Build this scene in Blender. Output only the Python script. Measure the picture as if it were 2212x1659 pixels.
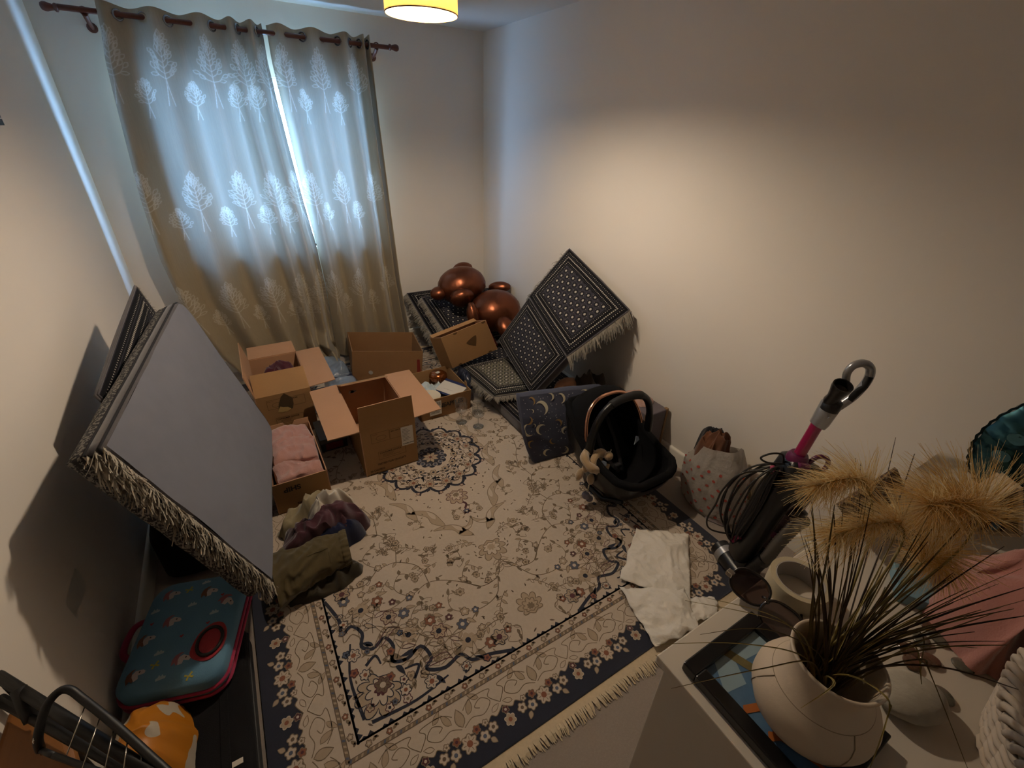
import bpy, bmesh, math, random
import numpy as np
from mathutils import Vector, Matrix, noise

for o in list(bpy.data.objects):
    bpy.data.objects.remove(o)
SC = bpy.context.scene
COL = SC.collection
PI = math.pi

# ---------------------------------------------------------------- camera
YAW, PITCH, ROLL, CAMH, FPX = 0.5562, -0.5151, 0.035, 1.7396, 962.34
_f = Vector((math.sin(YAW) * math.cos(PITCH), math.cos(YAW) * math.cos(PITCH), math.sin(PITCH)))
_r0 = Vector((math.cos(YAW), -math.sin(YAW), 0))
_u0 = _r0.cross(_f)
_r = _r0 * math.cos(ROLL) + _u0 * math.sin(ROLL)
_u = -_r0 * math.sin(ROLL) + _u0 * math.cos(ROLL)
cam = bpy.data.cameras.new('camera')
cam.sensor_fit = 'HORIZONTAL'; cam.sensor_width = 36
cam.lens = FPX / 2212 * 36
cam.clip_start = 0.02
camo = bpy.data.objects.new('camera', cam)
camo.matrix_world = Matrix(((_r.x, _u.x, -_f.x, 0), (_r.y, _u.y, -_f.y, 0), (_r.z, _u.z, -_f.z, CAMH), (0, 0, 0, 1)))
COL.objects.link(camo)
SC.camera = camo
SC.render.use_motion_blur = False
SC.cycles.adaptive_threshold = 0.03; SC.cycles.max_bounces = 8; SC.cycles.diffuse_bounces = 4; SC.cycles.glossy_bounces = 3; SC.cycles.transmission_bounces = 6
SC.cycles.transparent_max_bounces = 12; SC.cycles.caustics_reflective = False; SC.cycles.caustics_refractive = False

# ---------------------------------------------------------------- view, sky, daylight
SC.view_settings.view_transform = 'Standard'
SC.view_settings.look = 'None'
SC.view_settings.gamma = 1.0
SC.view_settings.use_curve_mapping = False
SC.view_settings.exposure = 0.08
SKY_STRENGTH = 52.0
LAMP_GLOW = 1450.0
W = bpy.data.worlds.new('sky'); SC.world = W; W.use_nodes = True
_nt = W.node_tree
_bg = _nt.nodes['Background']
_bg.inputs['Color'].default_value = (0.30, 0.57, 1.0, 1)
_bg.inputs['Strength'].default_value = SKY_STRENGTH

XL, XR, YB, YF, CEIL = -0.65, 2.006, 3.822, -0.46, 2.4
WX0, WX1, WZ0, WZ1 = -0.22, 1.02, 0.92, 2.0
_al = bpy.data.lights.new('window_portal', 'AREA')
_al.shape = 'RECTANGLE'; _al.size = WX1 - WX0; _al.size_y = WZ1 - WZ0
_al.cycles.is_portal = True
_alo = bpy.data.objects.new('window_portal', _al)
_alo.location = ((WX0 + WX1) / 2, YB + 0.16, (WZ0 + WZ1) / 2)
_alo.rotation_euler = (-PI / 2, 0, 0)
COL.objects.link(_alo)

# ---------------------------------------------------------------- helpers
def lin(c):
    return c / 12.92 if c <= 0.04045 else ((c + 0.055) / 1.055) ** 2.4
def hexc(h):
    if not isinstance(h, str): return tuple(h) + ((1,) if len(h) == 3 else ())
    return tuple(lin(int(h[i:i + 2], 16) / 255) for i in (0, 2, 4)) + (1,)

class S:
    """socket wrapper: writes math nodes from python expressions"""
    def __init__(s, nt, k): s.nt = nt; s.k = k
    def _m(s, op, *a):
        n = s.nt.nodes.new('ShaderNodeMath'); n.operation = op
        for i, x in enumerate((s,) + a):
            if isinstance(x, S): s.nt.links.new(x.k, n.inputs[i])
            else: n.inputs[i].default_value = x
        return S(s.nt, n.outputs[0])
    def __add__(s, o): return s._m('ADD', o)
    def __radd__(s, o): return s._m('ADD', o)
    def __sub__(s, o): return s._m('SUBTRACT', o)
    def __rsub__(s, o): return (s * -1) + o
    def __mul__(s, o): return s._m('MULTIPLY', o)
    def __rmul__(s, o): return s._m('MULTIPLY', o)
    def __truediv__(s, o): return s._m('DIVIDE', o)
    def lt(s, o): return s._m('LESS_THAN', o)
    def gt(s, o): return s._m('GREATER_THAN', o)
    def fract(s): return s._m('FRACT')
    def floor(s): return s._m('FLOOR')
    def abs(s): return s._m('ABSOLUTE')
    def sin(s): return s._m('SINE')
    def sqrt(s): return s._m('SQRT')
    def mod(s, o): return s._m('MODULO', o)
    def min(s, o): return s._m('MINIMUM', o)
    def max(s, o): return s._m('MAXIMUM', o)
    def mix(s, a, b):  # s*b + (1-s)*a
        return a + (b - a) * s if isinstance(a, S) or isinstance(b, S) else s * (b - a) + a

def setin(n, names, v):
    for k in names if isinstance(names, (list, tuple)) else [names]:
        if k in n.inputs:
            n.inputs[k].default_value = v; return

MATS = {}
def newmat(name):
    m = bpy.data.materials.new(name); m.use_nodes = True
    nt = m.node_tree
    return m, nt, nt.nodes['Principled BSDF'], nt.nodes['Material Output']

def mixcol(nt, fac, a, b):
    n = nt.nodes.new('ShaderNodeMix'); n.data_type = 'RGBA'
    if isinstance(fac, S): fac = fac.k
    if hasattr(fac, 'links'): nt.links.new(fac, n.inputs[0])
    else: n.inputs[0].default_value = fac
    for i, x in ((6, a), (7, b)):
        if isinstance(x, S): x = x.k
        if hasattr(x, 'links'): nt.links.new(x, n.inputs[i])
        else: n.inputs[i].default_value = hexc(x)
    return n.outputs[2]

def noisetex(nt, scale, detail=3, vec=None, rough=.55):
    n = nt.nodes.new('ShaderNodeTexNoise'); n.inputs['Scale'].default_value = scale
    n.inputs['Detail'].default_value = detail; n.inputs['Roughness'].default_value = rough
    if vec is None:
        tc = nt.nodes.new('ShaderNodeTexCoord'); vec = tc.outputs['Object']
    nt.links.new(vec, n.inputs['Vector'])
    return n.outputs[0]

def addbump(nt, bsdf, h, strength, dist=.005):
    b = nt.nodes.new('ShaderNodeBump'); b.inputs['Strength'].default_value = strength
    b.inputs['Distance'].default_value = dist
    nt.links.new(h.k if isinstance(h, S) else h, b.inputs['Height'])
    nt.links.new(b.outputs[0], bsdf.inputs['Normal'])

def mk(name, col, rough=.6, metal=0, var=.08, vs=12, bump=0, bs=250, bd=.004, sheen=0, coat=0, trans=0, ior=1.45,
       spec=.5, emit=None, es=0, col2=None, detail=3):
    if name in MATS: return MATS[name]
    m, nt, b, out = newmat(name)
    c = hexc(col)
    if col2: c2 = hexc(col2)
    else: c2 = tuple(min(1, x * (1 + var)) for x in c[:3]) + (1,); c = tuple(x * (1 - var) for x in c[:3]) + (1,)
    nt.links.new(mixcol(nt, noisetex(nt, vs, detail), c, c2), b.inputs['Base Color'])
    b.inputs['Roughness'].default_value = rough
    b.inputs['Metallic'].default_value = metal
    setin(b, ['Specular IOR Level', 'Specular'], spec)
    if sheen: setin(b, ['Sheen Weight', 'Sheen'], sheen)
    if coat: setin(b, ['Coat Weight', 'Clearcoat'], coat)
    if trans: setin(b, ['Transmission Weight', 'Transmission'], trans); b.inputs['IOR'].default_value = ior
    if emit: setin(b, ['Emission Color'], hexc(emit)); b.inputs['Emission Strength'].default_value = es
    if bump: addbump(nt, b, noisetex(nt, bs, 2), bump, bd)
    MATS[name] = m
    return m

def thinglass(name, tint=(1, 1, 1), refl=.06, rough=.02):
    if name in MATS: return MATS[name]
    m, nt, b, out = newmat(name)
    t = nt.nodes.new('ShaderNodeBsdfTransparent'); t.inputs[0].default_value = tuple(tint) + (1,)
    g = nt.nodes.new('ShaderNodeBsdfGlossy'); g.inputs['Roughness'].default_value = rough
    fr = nt.nodes.new('ShaderNodeLayerWeight'); fr.inputs['Blend'].default_value = .25
    mx = nt.nodes.new('ShaderNodeMixShader')
    f = S(nt, fr.outputs['Facing']); f = (f * f) * .6 + refl
    nt.links.new(f.k, mx.inputs[0])
    nt.links.new(t.outputs[0], mx.inputs[1]); nt.links.new(g.outputs[0], mx.inputs[2])
    nt.links.new(mx.outputs[0], out.inputs[0])
    MATS[name] = m
    return m

def sheet(name, col, col2, transl=.35, rough=.6, scale=8, bump=0, bs=60, opac=1.0, bd=.006):
    """thin cloth / paper / plastic film: diffuse + translucent (+ see-through film)"""
    if name in MATS: return MATS[name]
    m, nt, b, out = newmat(name)
    c = mixcol(nt, noisetex(nt, scale, 3), col, col2)
    nt.links.new(c, b.inputs['Base Color']); b.inputs['Roughness'].default_value = rough
    t = nt.nodes.new('ShaderNodeBsdfTranslucent'); nt.links.new(c, t.inputs[0])
    if bump: addbump(nt, b, noisetex(nt, bs, 3), bump, bd)
    mx = nt.nodes.new('ShaderNodeMixShader'); mx.inputs[0].default_value = transl
    nt.links.new(b.outputs[0], mx.inputs[1]); nt.links.new(t.outputs[0], mx.inputs[2])
    last = mx.outputs[0]
    if opac < 1:
        tr = nt.nodes.new('ShaderNodeBsdfTransparent')
        m2 = nt.nodes.new('ShaderNodeMixShader'); m2.inputs[0].default_value = opac
        nt.links.new(tr.outputs[0], m2.inputs[1]); nt.links.new(last, m2.inputs[2]); last = m2.outputs[0]
    nt.links.new(last, out.inputs[0])
    MATS[name] = m
    return m

def frame(o, x, y, z=None):
    x = Vector(x).normalized(); y = Vector(y)
    z = x.cross(y).normalized() if z is None else Vector(z)
    y = z.cross(x).normalized()
    return Matrix(((x.x, y.x, z.x, o[0]), (x.y, y.y, z.y, o[1]), (x.z, y.z, z.z, o[2]), (0, 0, 0, 1)))
def TR(x=0, y=0, z=0, rx=0, ry=0, rz=0):
    return Matrix.Translation((x, y, z)) @ Matrix.Rotation(rz, 4, 'Z') @ Matrix.Rotation(ry, 4, 'Y') @ Matrix.Rotation(rx, 4, 'X')

def smooth_path(pts, n=6, closed=False):
    """Catmull-Rom through pts"""
    P = [Vector(p) for p in pts]; out = []
    L = len(P)
    rng = range(L) if closed else range(L - 1)
    for i in rng:
        p0 = P[(i - 1) % L] if closed or i > 0 else P[0]
        p1 = P[i]; p2 = P[(i + 1) % L]
        p3 = P[(i + 2) % L] if closed or i + 2 < L else P[-1]
        for k in range(n):
            t = k / n
            out.append(.5 * ((2 * p1) + (p2 - p0) * t + (2 * p0 - 5 * p1 + 4 * p2 - p3) * t * t + (3 * p1 - p0 - 3 * p2 + p3) * t ** 3))
    if not closed: out.append(P[-1])
    return out

class MB:
    def __init__(s): s.V = []; s.F = []; s.M = []; s.mi = 0; s.UV = None
    def v(s, p): s.V.append(tuple(p)); return len(s.V) - 1
    def f(s, *i): s.F.append(tuple(i)); s.M.append(s.mi)
    def face(s, pts): s.f(*[s.v(p) for p in pts]); return s
    def box(s, c, d, M=None, taper=None):
        c = Vector(c); ids = []
        for z in (-.5, .5):
            for y in (-.5, .5):
                for x in (-.5, .5):
                    k = taper if (taper and z > 0) else (1, 1)
                    p = c + Vector((x * d[0] * k[0], y * d[1] * k[1], z * d[2]))
                    ids.append(s.v(M @ p if M else p))
        a = ids
        for q in ((0, 2, 3, 1), (4, 5, 7, 6), (0, 1, 5, 4), (2, 6, 7, 3), (0, 4, 6, 2), (1, 3, 7, 5)):
            s.f(*[a[i] for i in q])
        return s
    def bb(s, x0, x1, y0, y1, z0, z1, M=None):
        return s.box(((x0 + x1) / 2, (y0 + y1) / 2, (z0 + z1) / 2), (x1 - x0, y1 - y0, z1 - z0), M)
    def prism(s, pts, z0, z1, M=None):
        n = len(pts)
        a = [s.v(M @ Vector((p[0], p[1], z0)) if M else (p[0], p[1], z0)) for p in pts]
        b = [s.v(M @ Vector((p[0], p[1], z1)) if M else (p[0], p[1], z1)) for p in pts]
        s.f(*a[::-1]); s.f(*b)
        for i in range(n): s.f(a[i], a[(i + 1) % n], b[(i + 1) % n], b[i])
        return s
    def tube(s, path, r, n=8, closed=False, caps=True, M=None, flat=1.0):
        P = [Vector(p) for p in path]
        if M: P = [M @ p for p in P]
        L = len(P); rr = r if isinstance(r, (list, tuple)) else [r] * L
        up = None; rings = []
        for i in range(L):
            if closed: t = P[(i + 1) % L] - P[i - 1]
            else: t = P[min(i + 1, L - 1)] - P[max(i - 1, 0)]
            if t.length < 1e-9: t = Vector((0, 0, 1))
            t.normalize()
            if up is None:
                up = Vector((0, 0, 1)) if abs(t.z) < .9 else Vector((1, 0, 0))
            up = up - t * up.dot(t)
            if up.length < 1e-6: up = t.orthogonal()
            up.normalize(); sd = t.cross(up)
            rings.append([s.v(P[i] + (sd * math.cos(2 * PI * k / n) + up * math.sin(2 * PI * k / n) * flat) * rr[i]) for k in range(n)])
        for i in range(L if closed else L - 1):
            A, B = rings[i], rings[(i + 1) % L]
            for k in range(n): s.f(A[k], A[(k + 1) % n], B[(k + 1) % n], B[k])
        if caps and not closed:
            s.f(*rings[0][::-1]); s.f(*rings[-1])
        return s
    def lathe(s, prof, n=24, M=None, caps=False, sx=1, sy=1):
        rings = []
        for r, z in prof:
            ring = []
            for k in range(n):
                a = 2 * PI * k / n
                p = Vector((r * math.cos(a) * sx, r * math.sin(a) * sy, z))
                ring.append(s.v(M @ p if M else p))
            rings.append(ring)
        for A, B in zip(rings, rings[1:]):
            for k in range(n): s.f(A[k], A[(k + 1) % n], B[(k + 1) % n], B[k])
        if caps: s.f(*rings[0][::-1]); s.f(*rings[-1])
        return s
    def grid(s, fn, nu, nv, cu=False, cv=False, uv=None):
        """fn(u,v), u,v in 0..1"""
        U = nu if cu else nu + 1; Vn = nv if cv else nv + 1
        ids = [[s.v(fn(i / nu, j / nv)) for j in range(Vn)] for i in range(U)]
        for i in range(nu):
            for j in range(nv):
                a, b = ids[i], ids[(i + 1) % U]
                s.f(a[j], b[j], b[(j + 1) % Vn], a[(j + 1) % Vn])
                if uv is not None:
                    if s.UV is None: s.UV = {}
                    s.UV[len(s.F) - 1] = [uv(i / nu, j / nv), uv((i + 1) / nu, j / nv), uv((i + 1) / nu, (j + 1) / nv), uv(i / nu, (j + 1) / nv)]
        return s
    def ball(s, c, r, nu=16, nv=10, M=None, fn=None):
        c = Vector(c); r = r if isinstance(r, (tuple, list)) else (r, r, r)
        rings = []
        def P(a, b):
            d = Vector((math.cos(a) * math.sin(b), math.sin(a) * math.sin(b), math.cos(b)))
            k = fn(d) if fn else 1
            p = Vector((d.x * r[0], d.y * r[1], d.z * r[2])) * k + c
            return M @ p if M else p
        top = s.v(P(0, 0)); bot = s.v(P(0, PI))
        for j in range(1, nv):
            rings.append([s.v(P(2 * PI * i / nu, PI * j / nv)) for i in range(nu)])
        for i in range(nu):
            k = (i + 1) % nu
            s.f(top, rings[0][i], rings[0][k]); s.f(bot, rings[-1][k], rings[-1][i])
            for A, B in zip(rings, rings[1:]): s.f(A[i], B[i], B[k], A[k])
        return s
    def strip(s, left, right):
        a = [s.v(p) for p in left]; b = [s.v(p) for p in right]
        for i in range(len(a) - 1): s.f(a[i], a[i + 1], b[i + 1], b[i])
        return s
    def build(s, name, mat, parent=None, M=None, smooth=None, bevel=0, subsurf=0, solid=0, recalc=True, label=None, seg=2):
        me = bpy.data.meshes.new(name)
        me.from_pydata(s.V, [], s.F)
        mats = mat if isinstance(mat, (list, tuple)) else [mat]
        for m in mats: me.materials.append(m)
        if len(mats) > 1: me.polygons.foreach_set('material_index', s.M)
        if s.UV is not None:
            uvl = me.uv_layers.new(name='uv')
            for pi, p in enumerate(me.polygons):
                q = s.UV.get(pi)
                if q:
                    for k, li in enumerate(p.loop_indices): uvl.data[li].uv = q[k]
        if recalc:
            bm = bmesh.new(); bm.from_mesh(me); bmesh.ops.recalc_face_normals(bm, faces=bm.faces); bm.to_mesh(me); bm.free()
        if smooth is not None:
            me.polygons.foreach_set('use_smooth', [True] * len(me.polygons))
            if smooth < 180: me.set_sharp_from_angle(angle=math.radians(smooth))
        o = bpy.data.objects.new(name, me); COL.objects.link(o)
        if M: o.matrix_world = M
        if parent: o.parent = parent
        if bevel:
            b = o.modifiers.new('bevel', 'BEVEL'); b.width = bevel; b.segments = seg; b.limit_method = 'ANGLE'; b.angle_limit = .6
        if solid:
            b = o.modifiers.new('solid', 'SOLIDIFY'); b.thickness = solid; b.offset = 0
        if subsurf:
            b = o.modifiers.new('sub', 'SUBSURF'); b.levels = subsurf; b.render_levels = subsurf
        if label: o['label'] = label
        return o

def tag(o, label, cat, group=None):
    o['label'] = label; o['category'] = cat
    if group: o['group'] = group
    return o
def thing(name, label, cat, loc=(0, 0, 0), rot=(0, 0, 0), group=None, M=None):
    o = bpy.data.objects.new(name, None); COL.objects.link(o)
    o.empty_display_size = .1
    if M is not None: o.matrix_world = M
    else: o.location = loc; o.rotation_euler = rot
    return tag(o, label, cat, group)
def struct(o): o['kind'] = 'structure'; return o

def text_mesh(name, s, mat, M, size, parent=None, align='LEFT', depth=0.0, shear=0, space=1.0, bold=0):
    cu = bpy.data.curves.new(name, 'FONT'); cu.body = s; cu.size = size; cu.align_x = align; cu.extrude = depth; cu.shear = shear
    cu.space_character = space; cu.offset = bold
    o = bpy.data.objects.new('tmp_text', cu); COL.objects.link(o)
    bpy.context.view_layer.update()
    me = bpy.data.meshes.new_from_object(o.evaluated_get(bpy.context.evaluated_depsgraph_get()))
    bpy.data.objects.remove(o); bpy.data.curves.remove(cu)
    me.materials.clear(); me.materials.append(mat); me.name = name
    me.transform(M)
    t = bpy.data.objects.new(name, me); COL.objects.link(t)
    if parent: t.parent = parent
    return t

def nz(x, y=0, z=0): return noise.noise(Vector((x, y, z)))
def clamp(x, a=0, b=1): return max(a, min(b, x))
def sstep(a, b, x):
    t = clamp((x - a) / (b - a)); return t * t * (3 - 2 * t)
def lerp(a, b, t): return a + (b - a) * t
def pw(tab, x):
    """piecewise smooth table"""
    if x <= tab[0][0]: return tab[0][1]
    for (a, va), (b, vb) in zip(tab, tab[1:]):
        if x <= b:
            t = (x - a) / (b - a); t = t * t * (3 - 2 * t); return va + (vb - va) * t
    return tab[-1][1]
def pl(tab, x):
    if x <= tab[0][0]: return tab[0][1]
    for (a, va), (b, vb) in zip(tab, tab[1:]):
        if x <= b: return va + (vb - va) * (x - a) / (b - a)
    return tab[-1][1]
# ================================================================ ROOM SHELL
M_wall = mk('wall_paint', 'e8e0d6', .75, var=.015, vs=3, detail=1)
M_ceil = mk('ceiling_paint', 'e6e3de', .8, var=.01, vs=3)
M_white = mk('white_gloss_paint', 'e4ded2', .35, var=.02, vs=5)
M_carpet = mk('beige_carpet', 'a4968a', .95, var=.16, vs=160, bump=.7, bs=600, bd=.006, sheen=.2, detail=5)
HB = -1.5
struct(MB().bb(XL - .15, XR + .15, HB, YB + .25, -.12, 0).build('floor', M_carpet))
struct(MB().bb(XL - .15, XR + .15, HB, YB + .25, CEIL, CEIL + .12).build('ceiling', M_ceil))
struct(MB().bb(XL - .15, XL, HB, YB + .2, 0, CEIL).build('wall_left', M_wall))
struct(MB().bb(XR, XR + .15, HB, YB + .2, 0, CEIL).build('wall_right', M_wall))
b = MB()
b.bb(XL, WX0, YB, YB + .2, 0, CEIL); b.bb(WX1, XR, YB, YB + .2, 0, CEIL)
b.bb(WX0, WX1, YB, YB + .2, 0, WZ0); b.bb(WX0, WX1, YB, YB + .2, WZ1, CEIL)
struct(b.build('wall_back', M_wall))
# front wall with the doorway the picture is taken from
b = MB()
b.bb(XL, -.48, YF - .1, YF, 0, CEIL); b.bb(.42, XR, YF - .1, YF, 0, CEIL); b.bb(-.48, .42, YF - .1, YF, 2.05, CEIL)
b.bb(XL, XR, HB - .1, HB, 0, CEIL)
struct(b.build('wall_front', M_wall))
b = MB(); b.bb(-.54, -.48, YF - .11, YF + .012, 0, 2.11); b.bb(.42, .48, YF - .11, YF + .012, 0, 2.11); b.bb(-.48, .42, YF - .11, YF + .012, 2.05, 2.11)
struct(b.build('trim_1', M_white, bevel=.004))

def skirting(name, pts):
    """pts: two floor points along wall, into-room normal"""
    (x0, y0), (x1, y1), (nx, ny) = pts
    d = Vector((x1 - x0, y1 - y0, 0)); L = d.length
    M = frame((x0, y0, 0), d, (nx, ny, 0))
    prof = [(0, 0), (.016, 0), (.016, .085), (.013, .095), (.006, .1), (0, .1)]
    b = MB(); n = len(prof)
    A = [b.v(M @ Vector((0, p[0], p[1] * M[2][2]))) for p in prof]; B = [b.v(M @ Vector((L, p[0], p[1] * M[2][2]))) for p in prof]
    for i in range(n): b.f(A[i], A[(i + 1) % n], B[(i + 1) % n], B[i])
    b.f(*A); b.f(*B)
    return struct(b.build(name, M_white, smooth=40))
skirting('baseboard_left', ((XL, YF), (XL, YB), (1, 0)))
skirting('baseboard_right', ((XR, YF), (XR, YB), (-1, 0)))
skirting('baseboard_back', ((XL, YB), (XR, YB), (0, -1)))
skirting('baseboard_front', ((.49, YF), (XR, YF), (0, 1)))

# ---- window
M_upvc = mk('window_plastic', 'e8eaec', .35, var=.01)
M_pane = thinglass('window_glass', (.93, .96, .97))
b = MB(); fy0, fy1 = YB + .07, YB + .14; fw = .06
b.bb(WX0, WX0 + fw, fy0, fy1, WZ0, WZ1); b.bb(WX1 - fw, WX1, fy0, fy1, WZ0, WZ1)
b.bb(WX0 + fw, WX1 - fw, fy0, fy1, WZ0, WZ0 + fw); b.bb(WX0 + fw, WX1 - fw, fy0, fy1, WZ1 - fw, WZ1)
xm = .40; b.bb(xm - .04, xm + .04, fy0, fy1, WZ0 + fw, WZ1 - fw)
win = struct(b.build('window_1', M_upvc, bevel=.006))
for x0, x1 in ((WX0 + fw, xm - .04), (xm + .04, WX1 - fw)):
    MB().bb(x0, x1, YB + .1, YB + .106, WZ0 + fw, WZ1 - fw).build('pane', M_pane, win)
b = MB(); b.bb(xm + .05, xm + .085, fy0 - .022, fy0, 1.36, 1.44); b.bb(xm + .058, xm + .075, fy0 - .04, fy0 - .02, 1.28, 1.42)
b.build('handle', mk('chrome_handle', 'b8b8b8', .2, 1, var=.02), win, bevel=.004)
struct(MB().bb(WX0 - .03, WX1 + .03, YB - .035, YB + .07, WZ0 - .025, WZ0).build('trim_2', M_white, bevel=.006))

# ================================================================ CURTAINS
ROD_Y, ROD_Z = 3.70, 2.218
M_rod = mk('red_brown_stained_wood', '5a2a1c', .4, var=.25, vs=30, coat=.3)
rod = thing('curtain_rod', 'dark red-brown wooden curtain rod with turned finials above the window', 'curtain rod', (.36, ROD_Y, ROD_Z))
def rel(p, t): return Vector(p) - t.location
b = MB().tube([(-.50 - .36, 0, .004), (1.21 - .36, 0, -.002)], .0135, 12); b.build('pole', M_rod, rod, smooth=40)
for s, x in ((-1, -.50), (1, 1.21)):
    pr = [(.0135, 0), (.019, .004), (.019, .012), (.013, .018), (.016, .03), (.0205, .045), (.0205, .055), (.015, .066), (.004, .07), (0, .07)]
    MB().lathe(pr, 14, TR(x - .36, 0, 0, 0, s * PI / 2, 0)).build('finial', M_rod, rod, smooth=50)
    bx = -.40 if s < 0 else 1.125
    b = MB().tube([(bx - .36, 0, -.012), (bx - .36, .03, -.028), (bx - .36, .09, -.05), (bx - .36, YB - ROD_Y - .006, -.055)], [.014, .012, .011, .013], 8)
    b.lathe([(0, 0), (.024, 0), (.024, .008), (.012, .012)], 14, TR(bx - .36, YB - ROD_Y, -.055, PI / 2))
    b.tube([(bx - .36 + .017 * math.cos(a), 0 - .0, .017 * math.sin(a)) for a in [k * PI / 6 for k in range(12)]], .004, 6, True, M=TR(0, 0, 0))
    b.build('bracket', M_rod, rod, smooth=50)

# curtain cloth: satin, part translucent
def curtain_mat():
    m, nt, p, out = newmat('satin_curtain_cloth')
    tc = nt.nodes.new('ShaderNodeTexCoord')
    mp = nt.nodes.new('ShaderNodeMapping'); mp.inputs['Scale'].default_value = (220, 220, 8); nt.links.new(tc.outputs['Object'], mp.inputs[0])
    at_ = nt.nodes.new('ShaderNodeAttribute'); at_.attribute_name = 'thread'
    th = S(nt, at_.outputs['Fac'])
    c = mixcol(nt, noisetex(nt, 1.0, 2, mp.outputs[0]), '8f8168', 'a4957a')
    c = mixcol(nt, th * .8, c, 'd2ccbe')
    nt.links.new(c, p.inputs['Base Color']); p.inputs['Roughness'].default_value = .33
    setin(p, 'Specular IOR Level', .6); setin(p, 'Sheen Weight', .3)
    t = nt.nodes.new('ShaderNodeBsdfTranslucent'); nt.links.new(mixcol(nt, th, (.66, .58, .48), (.88, .82, .74)), t.inputs[0])
    mx = nt.nodes.new('ShaderNodeMixShader'); nt.links.new((th * .04 + .048).k, mx.inputs[0])
    nt.links.new(p.outputs[0], mx.inputs[1]); nt.links.new(t.outputs[0], mx.inputs[2]); nt.links.new(mx.outputs[0], out.inputs[0])
    return m
M_curt = curtain_mat()
M_ring = mk('pewter_eyelet', '8c8f96', .25, .9, var=.03)

FR = [-.314, -.096, .124, .277, .385]; BK = [-.205, .022, .219, .33, .427]
FR2 = [.509, .708, .916, 1.037, 1.074]; BK2 = [.609, .829, .985, 1.055]
TAB1 = sorted([(-.36, .2)] + [(x, 1) for x in FR] + [(x, -1) for x in BK] + [(.45, 0)])
TAB2 = sorted([(.44, -.6)] + [(x, 1) for x in FR2] + [(x, -1) for x in BK2] + [(1.09, -.2)])
LE = [(0, -.17), (.04, -.2), (.2, -.284), (.4, -.349), (.62, -.415), (.94, -.445), (1.33, -.437), (1.86, -.393), (2.01, -.378), (2.15, -.352), (2.27, -.338)]
RE = [(0, 1.175), (.14, 1.16), (.63, 1.121), (1.18, 1.1), (1.8, 1.083), (2.27, 1.077)]
GAP = [(0, .53), (.31, .533), (.62, .537), (.95, .522), (1.27, .492), (1.57, .47), (1.88, .451), (2.08, .441), (2.27, .446)]
def curt_pt(side, u, z, off=0):
    """u = 0..1 across the panel (top coordinates), z height"""
    if side == 0:
        x0t, x1t, tab = -.338, .446, TAB1
        xa, xb = pl(LE, z), pl(GAP, z) - .004 - .006 * sstep(1, 2, z)
    else:
        x0t, x1t, tab = .446, 1.077, TAB2
        xa, xb = pl(GAP, z) + .004 + .012 * sstep(.9, 1.7, z), pl(RE, z)
    xt = lerp(x0t, x1t, u); x = lerp(xa, xb, u)
    k = pw(tab, xt)
    A = .030 + .022 * sstep(2.1, 1.2, z)
    y = ROD_Y - A * k - .012 * nz(x * 7, z * 1.1, side * 5) - .01 * sstep(1.2, .2, z) * nz(x * 16, z * .7, 3)
    x += .010 * nz(x * 5, z * 1.4, 9 + side) * sstep(2.2, 1.4, z) * (4 * u * (1 - u))
    if side == 0:
        # gathered bunch at the bottom corner of this panel
        g = math.exp(-((x - .44) / .1) ** 2) * sstep(.32, .08, z)
        y -= .13 * g * (1 + .35 * math.sin(z * 40)); x += .03 * g * math.sin(z * 22)
    return Vector((x, y - off, z))
def curt_top(side, u):
    xt = lerp(-.338, .446, u) if side == 0 else lerp(.446, 1.077, u)
    return 2.262 + .008 * pw(TAB1 if side == 0 else TAB2, xt)
random.seed(5)
def leaf_loop(px, pz, ang, L, wd):
    """outline of a leaf as open polyline from base and back"""
    pts = []
    for k in range(9):
        t = k / 8; s = (k / 4 if k <= 4 else (8 - k) / 4)
        w = wd * math.sin(PI * min(1, s) * .9 + .0) * (1 if k <= 4 else -1) if k not in (4,) else 0
        d = L * s
        pts.append((px + math.cos(ang) * d - math.sin(ang) * w, pz + math.sin(ang) * d + math.cos(ang) * w))
    return pts
def tree_lines(h, w, rnd, small=False):
    """polylines of one embroidered tree in local (x, z), base at 0"""
    out = []
    th = h * .38
    out.append([(-w * .11, 0), (-w * .03, th * .6), (0, th)]); out.append([(w * .11, 0), (w * .03, th * .6), (0, th)])
    out.append([(0, th), (w * .02, h * .7), (0, h * .9)])
    out.append(leaf_loop(0, h * .86, PI / 2, h * .14, w * .07))
    n = 5 if small else 7
    for i in range(n):
        z = th * .95 + (h * .88 - th) * i / n
        spread = w * .5 * (1 - (i / n) ** 1.6 * .75)
        for s in (-1, 1):
            a = PI / 2 - s * (1.05 - .65 * i / n + rnd.uniform(-.15, .15))
            L = spread * rnd.uniform(.8, 1.1)
            bx, bz = 0, z
            mx, mz = bx + math.cos(a) * L * .5, bz + math.sin(a) * L * .5
            ex, ez = mx + math.cos(a + s * .5) * L * .5, mz + math.sin(a + s * .5) * L * .5
            out.append([(bx, bz), (mx, mz), (ex, ez)])
            out.append(leaf_loop(mx, mz, a + rnd.uniform(-.5, .5), h * .11, w * .06))
            out.append(leaf_loop(ex, ez, a + s * .4 + rnd.uniform(-.3, .3), h * .11, w * .06))
    return out
BIGX = [-.318, -.09, .132, .302, .428, .505, .724, .96]; SMX = [-.2, .026, .231, .338, .596, .825]
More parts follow.
